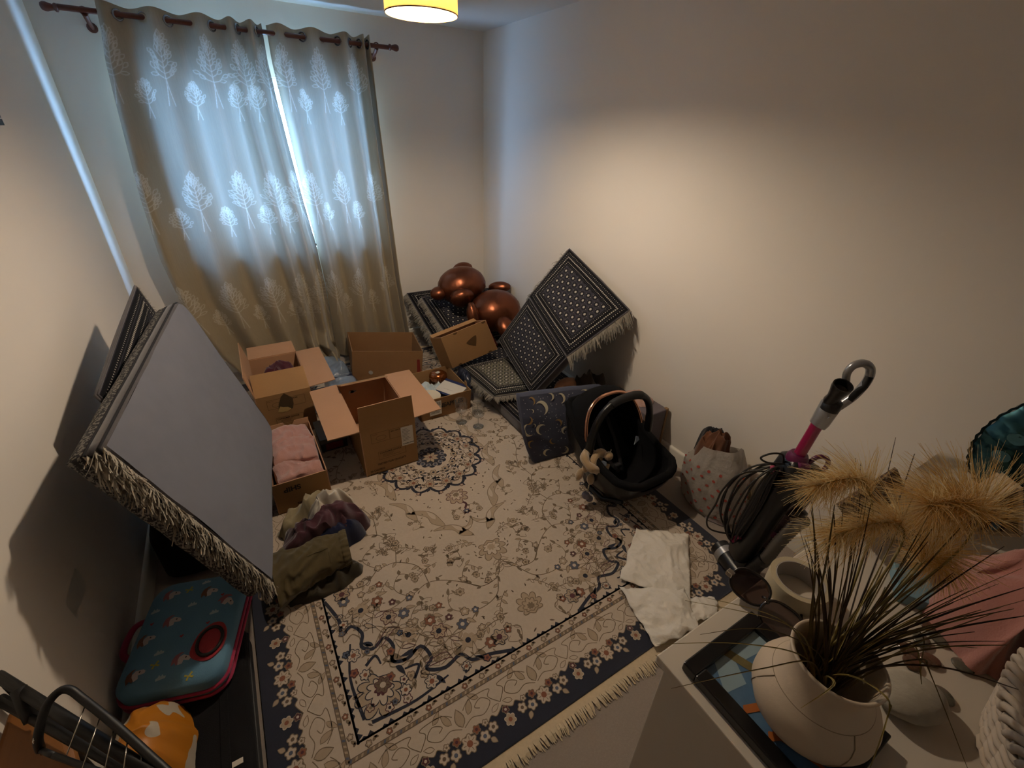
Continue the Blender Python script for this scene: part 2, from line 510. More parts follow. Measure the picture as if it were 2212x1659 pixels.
def cr_matrix(nc, nf):
    """Catmull-Rom upsampling matrix: nc coarse samples to nf fine samples"""
    Wm = np.zeros((nf, nc))
    for i in range(nf):
        x = i / (nf - 1) * (nc - 1); k = min(int(x), nc - 2); t = x - k
        w = (-.5 * t + t * t - .5 * t ** 3, 1 - 2.5 * t * t + 1.5 * t ** 3, .5 * t + 2 * t * t - 1.5 * t ** 3, -.5 * t * t + .5 * t ** 3)
        for j in range(4): Wm[i, min(max(k - 1 + j, 0), nc - 1)] += w[j]
    return Wm
for side, nm in ((0, 'beside the leaning grey mattress'), (1, 'beside the copper bear balloon')):
    base = Vector(((-.34 + .446) / 2 if side == 0 else .76, ROD_Y, .03))
    t = thing('curtain', 'taupe satin curtain embroidered with pale trees, the panel hanging ' + nm, 'curtain', base, group='window curtains')
    cu_, cv_ = (130, 48) if side == 0 else (110, 48)
    nu, nv = (270, 720) if side == 0 else (220, 720)
    xa, xb = (-.338, .446) if side == 0 else (.446, 1.077); span = xb - xa
    P = np.array([[tuple(curt_pt(side, i / (cu_ - 1), lerp(.03, curt_top(side, i / (cu_ - 1)), j / (cv_ - 1))) - base) for j in range(cv_)] for i in range(cu_)])
    Wu, Wv = cr_matrix(cu_, nu), cr_matrix(cv_, nv)
    F_ = np.stack([Wu @ P[:, :, k] @ Wv.T for k in range(3)], -1).reshape(-1, 3)
    # thread mask drawn over the cloth
    mask = np.zeros((nu, nv)); rnd = random.Random(11 + side)
    zt = 2.262
    def stroke(x0, z0, x1, z1, w):
        n = max(2, int(math.hypot(x1 - x0, z1 - z0) / .0025))
        for k in range(n):
            x = lerp(x0, x1, k / n); z = lerp(z0, z1, k / n)
            fu = (x - xa) / span * (nu - 1); fv = (z - .03) / (zt - .03) * (nv - 1)
            a, b_ = int(fu), int(fv)
            for p in (a, a + 1):
                for q in (b_, b_ + 1):
                    if 0 <= p < nu and 0 <= q < nv:
                        v = w * max(0, 1 - abs(fu - p)) ** .9 * max(0, 1 - abs(fv - q)) ** .9
                        if v > mask[p, q]: mask[p, q] = v
    for row, zb in enumerate((1.805, 1.10, .40)):
        for xs, h, w, dz, sm in ((BIGX, .36, .135, 0, False), (SMX, .2, .105, -.055, True)):
            for x in xs:
                if (x < .44) != (side == 0): continue
                for ln in tree_lines(h, w, rnd, sm):
                    ln2 = [(p.x, p.y) for p in smooth_path([(q[0], q[1], 0) for q in ln], 3)] if len(ln) == 3 else ln
                    for (ax, az), (bx_, bz_) in zip(ln2, ln2[1:]): stroke(x + ax, zb + dz + az, x + bx_, zb + dz + bz_, 1.0)
    me = bpy.data.meshes.new('cloth')
    idx = np.arange(nu * nv).reshape(nu, nv)
    q = np.stack([idx[:-1, :-1], idx[1:, :-1], idx[1:, 1:], idx[:-1, 1:]], -1).reshape(-1, 4)
    me.vertices.add(nu * nv); me.vertices.foreach_set('co', F_.ravel())
    me.loops.add(q.size); me.loops.foreach_set('vertex_index', q.ravel())
    me.polygons.add(len(q)); me.polygons.foreach_set('loop_start', np.arange(0, q.size, 4)); me.polygons.foreach_set('loop_total', np.full(len(q), 4))
    me.polygons.foreach_set('use_smooth', np.ones(len(q), bool))
    at_ = me.attributes.new('thread', 'FLOAT', 'POINT'); at_.data.foreach_set('value', mask.ravel())
    me.update(); me.validate(); me.materials.append(M_curt)
    o = bpy.data.objects.new('cloth', me); COL.objects.link(o); o.parent = t
    # eyelet rings where cloth crosses the rod plane
    fs, bs_ = (FR, BK) if side == 0 else (FR2, BK2)
    pts = sorted([(x, 1) for x in fs] + [(x, -1) for x in bs_])
    for (xa_, ka), (xb_, kb) in zip(pts, pts[1:]):
        xm_ = (xa_ + xb_) / 2
        dd = Vector((xb_ - xa_, .03 * (ka - kb) * 1.4, 0)); dd.normalize()
        Mx = frame((xm_ - base.x, ROD_Y - base.y, ROD_Z - base.z), dd, (0, 0, 1))
        MB().tube([(.024 * math.cos(a), .024 * math.sin(a), 0) for a in [k * PI / 10 for k in range(20)]], .005, 6, True, M=Mx, flat=.6).build('eyelet', M_ring, t, smooth=60)

# ================================================================ CEILING LAMP
LX, LY, LZ = .772, 1.953, 2.1
lamp = thing('pendant_lamp', 'mustard fabric drum pendant lamp, lit, hanging from the ceiling', 'lamp', (LX, LY, CEIL))
M_shade = sheet('mustard_shade_linen', 'bf9a5c', 'caa66a', .5, .8, 90, .3, 300)
M_lining = sheet('white_shade_lining', 'f2ead8', 'f6f0e2', .42, .7, 10)
zb = LZ - CEIL
R = .131
MB().lathe([(R, zb), (R, zb + .19)], 48).build('shade', M_shade, lamp, smooth=180, recalc=False)
MB().lathe([(R - .003, zb + .001), (R - .003, zb + .189)], 48).build('lining', M_lining, lamp, smooth=180, recalc=False)
for z in (zb, zb + .19):
    MB().tube([((R - .001) * math.cos(a), (R - .001) * math.sin(a), z) for a in [k * PI / 24 for k in range(48)]], .0022, 6, True).build('rim', mk('brown_trim', '7a5a2a', .7), lamp, smooth=60)
M_lampw = mk('white_plastic', 'ece8e0', .4, var=.01)
MB().tube([(0, 0, -.02), (0, 0, zb + .15)], .003, 8).build('cord', M_lampw, lamp, smooth=60)
MB().lathe([(0, -.03), (.03, -.028), (.042, -.012), (.045, 0)], 24).build('ceiling_rose', M_lampw, lamp, smooth=50)
b = MB().lathe([(0, .16), (.017, .16), (.019, .11), (.02, .095)], 16, TR(0, 0, zb))
for k in range(3):
    a = k * 2 * PI / 3
    b.tube([(.018 * math.cos(a), .018 * math.sin(a), zb + .15), ((R - .003) * math.cos(a), (R - .003) * math.sin(a), zb + .185)], .0015, 5)
b.build('bulb_holder', M_lampw, lamp, smooth=50)
M_bulb = mk('lit_bulb_glass', 'fff2d8', .3, emit=(1, .82, .62), es=LAMP_GLOW)
b = MB().lathe([(.014, .098), (.016, .088), (.028, .065), (.031, .05), (.026, .034), (.013, .024), (0, .022)], 20, TR(0, 0, zb))
bulb = b.build('bulb', M_bulb, lamp, smooth=60)

# ================================================================ WALL SOCKETS + FRAME
M_sock = mk('socket_plastic', 'e9e6de', .3, var=.01)
M_dark = mk('dark_slot', '1c1a18', .7)
def socket(name, label, M, w=.147, h=.087, gangs=2, kind='power'):
    t = thing(name, label, 'socket', M=M, group='wall sockets')
    MB().bb(-w / 2, w / 2, -h / 2, h / 2, 0, .009).build('faceplate', M_sock, t, bevel=.004)
    for g in range(gangs):
        x = (g - (gangs - 1) / 2) * .066
        if kind == 'power':
            b = MB(); b.bb(x - .004, x + .004, .004, .014, .0088, .0096); b.bb(x - .014, x - .008, -.018, -.012, .0088, .0096); b.bb(x + .008, x + .014, -.018, -.012, .0088, .0096)
            b.build('pin_slots', M_dark, t)
            MB().bb(x + .018, x + .027, .008, .028, .009, .013).build('switch', M_sock, t, bevel=.001)
        else:
            MB().lathe([(.006, .009), (.006, .014), (.003, .014), (.003, .0095)], 10, TR(x, 0, 0)).build('jack', M_dark, t)
socket('wall_socket', 'white double wall socket in the shade beside the leaning grey mattress', frame((XL, 1.383, .50), (0, -1, 0), (0, 0, 1)))
socket('wall_socket', 'white switched wall socket beside the copper bear balloon, nearer the room corner', frame((XR, 3.455, .447), (0, 1, 0), (0, 0, 1)), .087, .087, 1)
socket('aerial_socket', 'white aerial wall plate with one dark jack beside the copper balloon', frame((XR, 3.345, .425), (0, 1, 0), (0, 0, 1)), .087, .087, 1, 'jack')
t = thing('picture_frame', 'dark picture frame hanging on the wall, only its corner showing', 'picture', M=frame((XL, 2.475, 1.92), (0, -1, 0), (0, 0, 1)))
b = MB(); 
for x0, x1, y0, y1 in ((-.2, .2, -.22, -.195), (-.2, .2, .195, .22), (-.2, -.175, -.195, .195), (.175, .2, -.195, .195)): b.bb(x0, x1, y0, y1, 0, .025)
b.build('frame', mk('black_frame_paint', '1b1d22', .45), t, bevel=.002)
MB().bb(-.175, .175, -.195, .195, .002, .01).build('print', mk('grey_print', '5a5f66', .4, col2='8a8d90', vs=6), t)
# ================================================================ RUG
RCX, RCY, RHX, RHY = .713, 2.05, 1.0, 1.495
rug = thing('rug', 'large cream patterned rug with navy flowered border and fringed ends', 'rug', (RCX, RCY, 0))
def pile(name, col, col2, vs=70):
    return mk(name, col, .85, col2=col2, vs=vs, bump=.5, bs=900, bd=.003, sheen=.35)
RM = dict(cream=pile('rug_cream', 'bcab98', 'c8b8a5'), tan=pile('rug_tan_line', '75634e', '84715a'), beige=pile('rug_beige_leaf', 'a8937a', 'b29d84'),
          navy=pile('rug_navy', '0c1022', '131930'), rust=pile('rug_rust', '7c4a32', '94593c'), wine=pile('rug_wine', '4a1f26', '5c2a30'),
          blue=pile('rug_slate_blue', '4a5264', '5a6274'), brown=pile('rug_brown', '5c4a3a', '6e5a46'))
RK = list(RM); RI = {k: i for i, k in enumerate(RK)}; RMATS = [RM[k] for k in RK]
ZT = .011
MB().bb(-RHX, RHX, -RHY, RHY, .0005, ZT).build('pile', [RM['navy']], rug, bevel=.004)
def flat(x0, x1, y0, y1, z, col, name):
    MB().face([(x0, y0, z), (x1, y0, z), (x1, y1, z), (x0, y1, z)]).build(name, RM[col], rug)

class Draw:
    """layered flat woven motifs, drawn in rug coordinates"""
    def __init__(s): s.b = MB(); s.M = [Matrix.Identity(3)]
    def z(s, l): return ZT + .0004 + .0002 * l
    def P(s, x, y, l):
        q = s.M[-1] @ Vector((x, y, 1)); return (q.x, q.y, s.z(l))
    def push(s, x=0, y=0, a=0, k=1, fx=1):
        c, n = math.cos(a), math.sin(a)
        s.M.append(s.M[-1] @ Matrix(((c * k * fx, -n * k, x), (n * k * fx, c * k, y), (0, 0, 1))))
    def pop(s): s.M.pop()
    def poly(s, pts, col, l):
        s.b.mi = RI[col]; s.b.face([s.P(x, y, l) for x, y in pts])
    def fan(s, c, pts, col, l):
        s.b.mi = RI[col]; n = len(pts); ci = s.b.v(s.P(c[0], c[1], l)); ids = [s.b.v(s.P(x, y, l)) for x, y in pts]
        for i in range(n): s.b.f(ci, ids[i], ids[(i + 1) % n])
    def line(s, pts, w, col, l, closed=False):
        s.b.mi = RI[col]; n = len(pts); L, R_ = [], []
        ww = w if isinstance(w, (list, tuple)) else [w] * n
        rng = range(n + 1) if closed else range(n)
        for i in rng:
            j = i % n
            a = pts[(j - 1) % n] if closed or j > 0 else pts[0]; c = pts[(j + 1) % n] if closed or j < n - 1 else pts[-1]
            dx, dy = c[0] - a[0], c[1] - a[1]; q = math.hypot(dx, dy) or 1; p = pts[j]
            L.append(s.P(p[0] - dy / q * ww[j] / 2, p[1] + dx / q * ww[j] / 2, l)); R_.append(s.P(p[0] + dy / q * ww[j] / 2, p[1] - dx / q * ww[j] / 2, l))
        s.b.strip(L, R_)
    def curve(s, pts, w, col, l, n=5, closed=False):
        q = [(p.x, p.y) for p in smooth_path([(a, b_, 0) for a, b_ in pts], n, closed)]
        if isinstance(w, tuple):
            m = len(q); w = [lerp(w[0], w[1], i / (m - 1)) for i in range(m)]
        s.line(q, w, col, l, closed)
    def leaf(s, x, y, a, L, wd, fill, edge, l, bend=.0):
        s.push(x, y, a)
        up, dn = [], []
        for i in range(7):
            t = i / 6; w = wd * math.sin(PI * t ** .8) ; off = bend * L * t * t
            up.append((L * t, off + w)); dn.append((L * t, off - w))
        pts = up + dn[-2:0:-1]
        if edge: s.line(pts, .0022 if L < .06 else .003, edge, l + 1, True)
        if fill: s.fan((L * .45, bend * L * .2), pts, fill, l)
        s.pop()
    def flower(s, x, y, r, n, fill, edge, core, l, a0=0, dent=.28, ew=.0028):
        pts = []
        m = n * 6
        for i in range(m):
            a = 2 * PI * i / m + a0; k = 1 - dent * abs(math.sin(n * a / 2 - n * a0 / 2 + PI / 2)) ** 3
            pts.append((x + r * k * math.cos(a), y + r * k * math.sin(a)))
        s.fan((x, y), pts, fill, l); s.line(pts, ew, edge, l + 1, True)
        c = [(x + r * .36 * math.cos(2 * PI * i / 8), y + r * .36 * math.sin(2 * PI * i / 8)) for i in range(8)]
        s.fan((x, y), c, core, l + 2)
        if r > .022:
            for i in range(n):
                a = 2 * PI * (i + .5) / n + a0
                s.line([(x + r * .4 * math.cos(a), y + r * .4 * math.sin(a)), (x + r * .75 * math.cos(a), y + r * .75 * math.sin(a))], .002, edge, l + 2)
    def scroll(s, x, y, a, r, turns, w, col, l, fx=1):
        s.push(x, y, a, 1, fx)
        pts = []
        n = int(14 * turns) + 4
        for i in range(n):
            t = i / (n - 1); th = t * turns * 2 * PI; rr = r * (1 - t * .82)
            pts.append((rr * math.sin(th) + r * t * .3, r - rr * math.cos(th) * 1.0 - r * t * .0))
        s.line(pts, [w * (1 - .5 * i / n) for i in range(n)], col, l)
        s.pop()
        return
    def palmette(s, x, y, a, r, cols, l):
        """layered fan flower"""
        s.push(x, y, a, r)
        for k, (rr, c, e) in enumerate(((1, cols[0], cols[1]), (.62, cols[2], cols[1]), (.3, cols[3], None))):
            pts = []
            for i in range(57):
                t = i / 56; th = -2.3 + 4.6 * t; q = rr * (.68 + .36 * abs(math.sin(7 * PI * t)) ** .8) * (.75 + .25 * math.cos(th))
                pts.append((q * math.cos(th), q * math.sin(th)))
            pts.append((-.45 * rr, 0))
            s.fan((.2 * rr, 0), pts, c, l + k * 2)
            if e: s.line(pts, .0035 / r, e, l + k * 2 + 1, True)
        s.pop()
D = Draw()
E_ = lambda d: (RHX - d, RHY - d)
def ring(d0, d1, col, l):
    x0, y0 = E_(d0); x1, y1 = E_(d1)
    for q in (((-x0, -y0), (x0, -y0), (x1, -y1), (-x1, -y1)), ((x0, -y0), (x0, y0), (x1, y1), (x1, -y1)), ((x0, y0), (-x0, y0), (-x1, y1), (x1, y1)), ((-x0, y0), (-x0, -y0), (-x1, -y1), (-x1, y1))):
        D.poly(q, col, l)
def rect(d, col, l):
    x, y = E_(d); D.poly([(-x, -y), (x, -y), (x, y), (-x, y)], col, l)
# cream inside with a scalloped acanthus edge against the navy band
rect(.128, 'cream', 0)
sides = [((-1, -1), (1, 0), (0, 1), 2 * RHX), ((1, -1), (0, 1), (-1, 0), 2 * RHY), ((1, 1), (-1, 0), (0, -1), 2 * RHX), ((-1, 1), (0, -1), (1, 0), 2 * RHY)]
rnd = random.Random(3)
for (cx_, cy_), (tx, ty), (nx, ny), L in sides:
    D.M.append(Matrix(((tx, nx, cx_ * RHX), (ty, ny, cy_ * RHY), (0, 0, 1))))   # s along the side, d into the rug
    nrep = int(round((L - .26) / .29)); step = (L - .26) / nrep
    for i in range(nrep):
        s0 = .13 + i * step; sm = s0 + step / 2
        # acanthus leaf scroll reaching out over the navy
        for fx in (-1, 1):
            D.push(sm, 0, 0, 1, fx)
            D.fan((step * .25, .13), [(0, .135), (0, .098), (.03, .092), (.05, .108), (.075, .094), (.098, .108), (.115, .098), (step * .5, .118), (step * .5, .135)], 'cream', 1)
            D.curve([(0, .098), (.03, .092), (.05, .108), (.075, .094), (.098, .108), (.115, .098), (step * .5, .118)], .0026, 'tan', 2)
            D.curve([(.005, .12), (.04, .135), (.08, .125), (.115, .15), (.09, .175), (.06, .16), (.075, .148)], .0028, 'tan', 2)
            D.curve([(step * .5, .13), (.115, .165), (.13, .185), (.1, .192), (.05, .19), (.02, .17)], .0028, 'tan', 2)
            D.leaf(.03, .15, .9, .05, .011, 'beige', 'tan', 2, .2)
            D.leaf(.085, .18, 2.6, .045, .009, 'beige', 'tan', 2, -.2)
            D.leaf(.105, .115, .4, .035, .008, None, 'tan', 2)
            D.pop()
        D.leaf(sm, .125, PI / 2, .06, .016, 'beige', 'tan', 2)
        # flower cluster on the navy
        D.flower(sm, .072, .029, 7, 'cream', 'tan', 'rust', 3)
        D.flower(sm - .052, .066, .018, 5, 'cream', 'tan', 'blue', 3)
        D.flower(sm + .052, .066, .018, 5, 'cream', 'tan', 'blue', 3)
        D.flower(sm - .036, .097, .014, 5, 'rust', 'tan', 'wine', 3)
        D.flower(sm + .036, .097, .014, 5, 'rust', 'tan', 'wine', 3)
        D.flower(sm - .088, .076, .017, 5, 'cream', 'tan', 'brown', 3)
        D.flower(sm + .088, .076, .017, 5, 'cream', 'tan', 'brown', 3)
        D.flower(s0 + .004, .066, .02, 6, 'beige', 'cream', 'rust', 3)
        D.flower(s0 + .004, .1, .013, 5, 'wine', 'tan', 'cream', 3)
        D.leaf(sm - .066, .052, -2.2, .026, .008, 'beige', 'tan', 3); D.leaf(sm + .066, .052, -.9, .026, .008, 'beige', 'tan', 3)
        D.flower(sm - .07, .1, .011, 5, 'cream', 'tan', 'tan', 3); D.flower(sm + .07, .1, .011, 5, 'cream', 'tan', 'tan', 3)
    # rope stripe
    D.line([(.215, .216), (L - .215, .216)], .015, 'brown', 3); D.line([(.215, .216), (L - .215, .216)], .0105, 'tan', 4)
    n = int((L - .43) / .018)
    for i in range(n):
        s0 = .217 + (L - .434) * i / n
        D.poly([(s0, .2115), (s0 + .007, .2115), (s0 + .011, .2205), (s0 + .004, .2205)], 'beige' if i % 3 else 'blue', 5)
    # small flowers between rope and navy line
    n = int((L - .5) / .066)
    for i in range(n):
        s0 = .25 + (L - .5) * (i + .5) / n
        D.flower(s0, .2365, .0105, 5, 'rust' if i % 2 else 'beige', 'brown', 'cream', 3)
        D.leaf(s0 + .012, .236, .6, .022, .005, 'tan', None, 3); D.leaf(s0 + .034, .24, 2.6, .018, .004, 'brown', None, 3)
        # ragged navy teeth on the inner side
        pts = [(s0 - .033, .252), (s0 - .033, .258), (s0 - .018, .2585), (s0 - .009, .263 + .008 * rnd.random()), (s0 + .002, .2585), (s0 + .014, .266 + .01 * rnd.random()), (s0 + .024, .2585), (s0 + .034, .258), (s0 + .034, .252)]
        D.fan((s0, .2545), pts, 'navy', 3)
    D.line([(.25, .2555), (L - .25, .2555)], .007, 'navy', 3)
    D.M.pop()

def spray(x, y, a, n, L, l, cols=('tan', 'beige')):
    """leafy stem"""
    D.push(x, y, a)
    pts = [(L * t, .07 * L * math.sin(3 * t)) for t in [i / 8 for i in range(9)]]
    D.line(pts, .0028, cols[0], l)
    for i in range(n):
        t = (i + .6) / n; px, py = L * t, .07 * L * math.sin(3 * t); s = 1 if i % 2 else -1
        D.leaf(px, py, s * rnd.uniform(.5, 1.1), rnd.uniform(.022, .034), rnd.uniform(.005, .008), cols[1] if rnd.random() < .5 else None, cols[0], l)
    D.flower(L, .07 * L * math.sin(3), .017, 6, cols[1], cols[0], cols[0], l + 1)
    D.pop()
def bigleaf(x, y, a, L, fx=1):
    D.push(x, y, a, L, fx)
    pts = [(p.x, p.y) for p in smooth_path([(0, 0, 0), (.2, .12, 0), (.5, .2, 0), (.8, .1, 0), (1, -.12, 0), (.75, -.02, 0), (.5, .02, 0), (.3, -.08, 0)], 4, True)]
    D.fan((.45, .1), pts, 'beige', 2); D.line(pts, .0026 / L, 'tan', 3, True)
    D.leaf(.3, .06, .5, .35, .06, 'cream', 'tan', 4, -.2)
    D.pop()
# ---- field, drawn for one quarter and mirrored
def field(fx=1):
    r2 = random.Random(8)
    # pendant under the medallion
    if fx > 0:
        D.palmette(0, -.36, -PI / 2, .075, ('beige', 'wine', 'cream', 'tan'), 5)
        D.curve([(0, -.42), (.02, -.45), (0, -.48)], .012, 'wine', 4); D.flower(0, -.5, .018, 6, 'blue', 'wine', 'cream', 4)
        D.leaf(0, -.5, -.6, .03, .006, 'brown', None, 4); D.leaf(0, -.5, -2.5, .03, .006, 'brown', None, 4)
    # large curved leaves around the medallion
    bigleaf(.04, -.66, .75, .2); bigleaf(.14, -.54, 1.0, .22); bigleaf(.25, -.44, 1.25, .2); bigleaf(.30, -.25, 1.35, .22); bigleaf(.33, -.06, 1.9, .16)
    bigleaf(.10, -.62, 2.6, .13, 1)
    # big palmette and scrolling vines
    if fx > 0: D.palmette(0, -.76, -PI / 2, .085, ('beige', 'tan', 'cream', 'beige'), 6)
    if fx > 0: D.palmette(0, -1.12, PI / 2, .07, ('beige', 'tan', 'beige', 'tan'), 6)
    for k in range(4): D.leaf(0, -.84 - k * .012, -PI / 2 + .9 - k * .1, .045, .009, None, 'tan', 3, .2)
    vines = [[(0, -.84), (.05, -.92), (.14, -.93), (.19, -.86), (.15, -.8), (.11, -.84), (.13, -.87)],
             [(.05, -.92), (.1, -1.0), (.2, -1.02), (.29, -.97), (.28, -.9), (.23, -.91)],
             [(.2, -1.02), (.3, -1.07), (.42, -1.03), (.46, -.94), (.41, -.88), (.36, -.93), (.39, -.96)],
             [(.14, -.93), (.24, -.84), (.33, -.8), (.42, -.82), (.47, -.76), (.43, -.7), (.38, -.73)],
             [(.33, -.8), (.34, -.7), (.42, -.63), (.5, -.62), (.55, -.55), (.5, -.5), (.46, -.54)],
             [(.42, -.63), (.4, -.53), (.45, -.43), (.53, -.4), (.56, -.32), (.51, -.28), (.47, -.32)],
             [(.45, -.43), (.44, -.3), (.5, -.18), (.58, -.16), (.6, -.08), (.55, -.05)],
             [(.5, -.18), (.53, -.08), (.48, -.02), (.44, -.06)],
             [(.5, -.62), (.58, -.68), (.66, -.64), (.66, -.56), (.61, -.55)],
             [(.53, -.4), (.62, -.44), (.68, -.38), (.66, -.31), (.62, -.33)],
             [(.58, -.16), (.66, -.2), (.7, -.13), (.67, -.08)],
             [(.42, -1.03), (.5, -1.08), (.58, -1.03), (.58, -.95), (.52, -.94)],
             [(.42, -.82), (.52, -.84), (.58, -.8), (.6, -.73), (.55, -.71)]]
    for v in vines:
        D.curve(v, (.0042, .0024), 'tan', 3)
        q = smooth_path([(a, b_, 0) for a, b_ in v], 4)
        for i in range(2, len(q) - 1, 2):
            d = q[i + 1] - q[i - 1]; a = math.atan2(d.y, d.x)
            D.leaf(q[i].x, q[i].y, a + (1 if i % 4 else -1) * r2.uniform(.6, 1.1), r2.uniform(.02, .034), r2.uniform(.004, .008), 'beige' if r2.random() < .4 else 'tan', 'tan', 3, r2.uniform(-.3, .3))
        D.flower(q[-1].x, q[-1].y, r2.uniform(.014, .022), 6, 'beige', 'tan', 'tan', 4, r2.random())
        m = q[len(q) // 2]; D.flower(m.x, m.y, r2.uniform(.013, .02), 5, 'beige', 'brown', 'cream', 4, r2.random())
    for (x, y, a) in ((.06, -1.0, -.9), (.3, -.62, .6), (.26, -.72, -.3), (.36, -.38, 1.3), (.6, -.88, .5), (.62, -.5, 1.2), (.66, -.02, 1.5), (.12, -1.1, -.15), (.3, -1.13, .1), (.48, -.7, -.9), (.37, -.16, 1.4), (.06, -.7, .2)):
        spray(x, y, a, 7, .12, 3)
    for k in range(26):
        x, y = r2.uniform(.06, .66), r2.uniform(-1.16, -.1)
        if x * x + y * y < .48 ** 2: continue
        a = r2.uniform(0, 6.28); c_ = r2.choice([.03, .04, .05])
        D.curve([(x, y), (x + c_ * math.cos(a), y + c_ * math.sin(a)), (x + c_ * 1.5 * math.cos(a + .8), y + c_ * 1.5 * math.sin(a + .8)), (x + c_ * 1.2 * math.cos(a + 1.5), y + c_ * 1.2 * math.sin(a + 1.5)), (x + c_ * .8 * math.cos(a + 1.3), y + c_ * .8 * math.sin(a + 1.3))], (.0034, .002), 'tan' if k % 3 else 'brown', 3)
        for j in range(4): D.leaf(x + c_ * (.5 + .3 * j) * math.cos(a + .3 * j), y + c_ * (.5 + .3 * j) * math.sin(a + .3 * j), a + r2.uniform(-1.2, 1.2), r2.uniform(.018, .03), .0055, r2.choice(['tan', 'beige', None]), 'tan', 3, .3)
        D.flower(x, y, r2.uniform(.012, .018), 5, 'beige', 'brown', 'tan', 4, a)
    # small scattered flecks
    for k in range(150):
        x, y = r2.uniform(.02, .72), r2.uniform(-1.21, -.02)
        if x * x + y * y < .42 ** 2: continue
        D.leaf(x, y, r2.uniform(0, 6.28), r2.uniform(.012, .024), .0032, 'tan' if r2.random() < .7 else 'brown', None, 3, r2.uniform(-.4, .4))
    # flecks near medallion
    for k in range(26):
        a = r2.uniform(-PI / 2, 0); rr = r2.uniform(.33, .43); D.leaf(rr * math.cos(a), rr * math.sin(a), r2.uniform(0, 6.28), .014, .003, 'brown', None, 3)
    # ---- corner piece
    X, Y = RHX - .26, -(RHY - .26)
    D.push(X, Y, 0)
    lob = [(0, 0), (0, .56), (-.02, .5), (-.035, .44), (-.03, .38), (-.07, .4), (-.1, .35), (-.085, .3), (-.12, .27), (-.17, .29), (-.19, .24), (-.17, .19), (-.22, .17), (-.28, .19), (-.3, .13), (-.27, .1), (-.33, .07), (-.4, .085), (-.43, .045), (-.5, .03), (-.58, 0)]
    ins = [(p.x, p.y) for p in smooth_path([(a, b_, 0) for a, b_ in lob[1:]], 4)]
    D.line(ins, .013, 'navy', 5)
    D.line([(x * .9 - .004, y * .9 + .004) for x, y in ins], .004, 'tan', 4)
    D.palmette(-.11, .12, 3 * PI / 4 + PI, .1, ('beige', 'navy', 'cream', 'wine'), 5)
    D.flower(-.115, .125, .03, 6, 'brown', 'wine', 'cream', 12)
    for x, y, r in ((-.05, .28, .026), (-.27, .05, .026), (-.045, .42, .018), (-.4, .035, .018), (-.18, .07, .02), (-.07, .19, .02)):
        D.flower(x, y, r, 6, 'cream', 'navy', 'rust', 6)
    r3 = random.Random(15)
    for k in range(60):
        x, y = -r3.uniform(.01, .5), r3.uniform(.01, .5)
        if -x / .56 + y / .54 > .95: continue
        if r3.random() < .45: D.flower(x, y, r3.uniform(.009, .017), 5, r3.choice(['cream', 'beige', 'rust', 'blue']), r3.choice(['navy', 'brown', 'wine']), r3.choice(['wine', 'navy', 'tan']), 7, r3.random())
        else: D.leaf(x, y, r3.uniform(0, 6.28), r3.uniform(.03, .055), r3.uniform(.006, .011), r3.choice(['navy', 'navy', 'beige', 'tan']), r3.choice([None, 'navy']), 5, r3.uniform(-.5, .5))
    for v in ([(-.03, .05), (-.02, .2), (-.05, .33)], [(-.05, .03), (-.2, .02), (-.33, .04)], [(-.08, .22), (-.12, .24), (-.13, .2)], [(-.22, .09), (-.25, .13), (-.2, .14)]):
        D.curve(v, (.012, .006), 'navy', 5)
    # fan of flowers outside the corner lobe
    for i in range(13):
        t = i / 12; th = PI / 2 + t * PI / 2; rr = .36 + .12 * abs(math.cos(2 * th)) + (.05 if i % 2 else 0)
        x, y = rr * math.cos(th), rr * math.sin(th)
        if i in (0, 12): continue
        c = ('wine', 'blue', 'beige', 'rust')[i % 4]
        D.curve([(x * .72, y * .72), (x * .86 + .01, y * .86), (x, y)], .0028, 'tan', 5)
        D.flower(x, y, .024 if i % 2 else .032, 6, 'beige' if i % 2 == 0 else c, 'brown' if i % 2 else c, 'navy' if i % 2 == 0 else 'cream', 6, r2.random())
        D.flower(x * 1.16, y * 1.16, .015, 5, c, 'brown', 'cream', 6)
        D.leaf(x * .85, y * .85, th + .7, .05, .009, None, 'wine' if i % 3 == 0 else 'tan', 5, .4); D.leaf(x * .85, y * .85, th - .7, .05, .009, None, 'tan', 5, -.4)
        D.leaf(x * 1.05, y * 1.05, th + .9, .04, .008, 'beige', 'tan', 5, .3)
    for a in (2.0, 2.7):
        for k in range(4): D.curve([(.3 * math.cos(a + k * .03), .3 * math.sin(a + k * .03)), (.37 * math.cos(a + .06 + k * .04), .37 * math.sin(a + .06 + k * .04)), (.38 * math.cos(a + .15 + k * .03), .38 * math.sin(a + .15 + k * .03))], .003, 'wine' if k % 2 else 'tan', 6)
    D.flower(-.56, .07, .034, 6, 'beige', 'navy', 'wine', 6); D.flower(-.07, .56, .034, 6, 'beige', 'navy', 'wine', 6)
    D.pop()
for fx in (1, -1):
    for fy in (1, -1):
        D.M.append(Matrix(((fx, 0, 0), (0, fy, 0), (0, 0, 1)))); field(fx); D.M.pop()
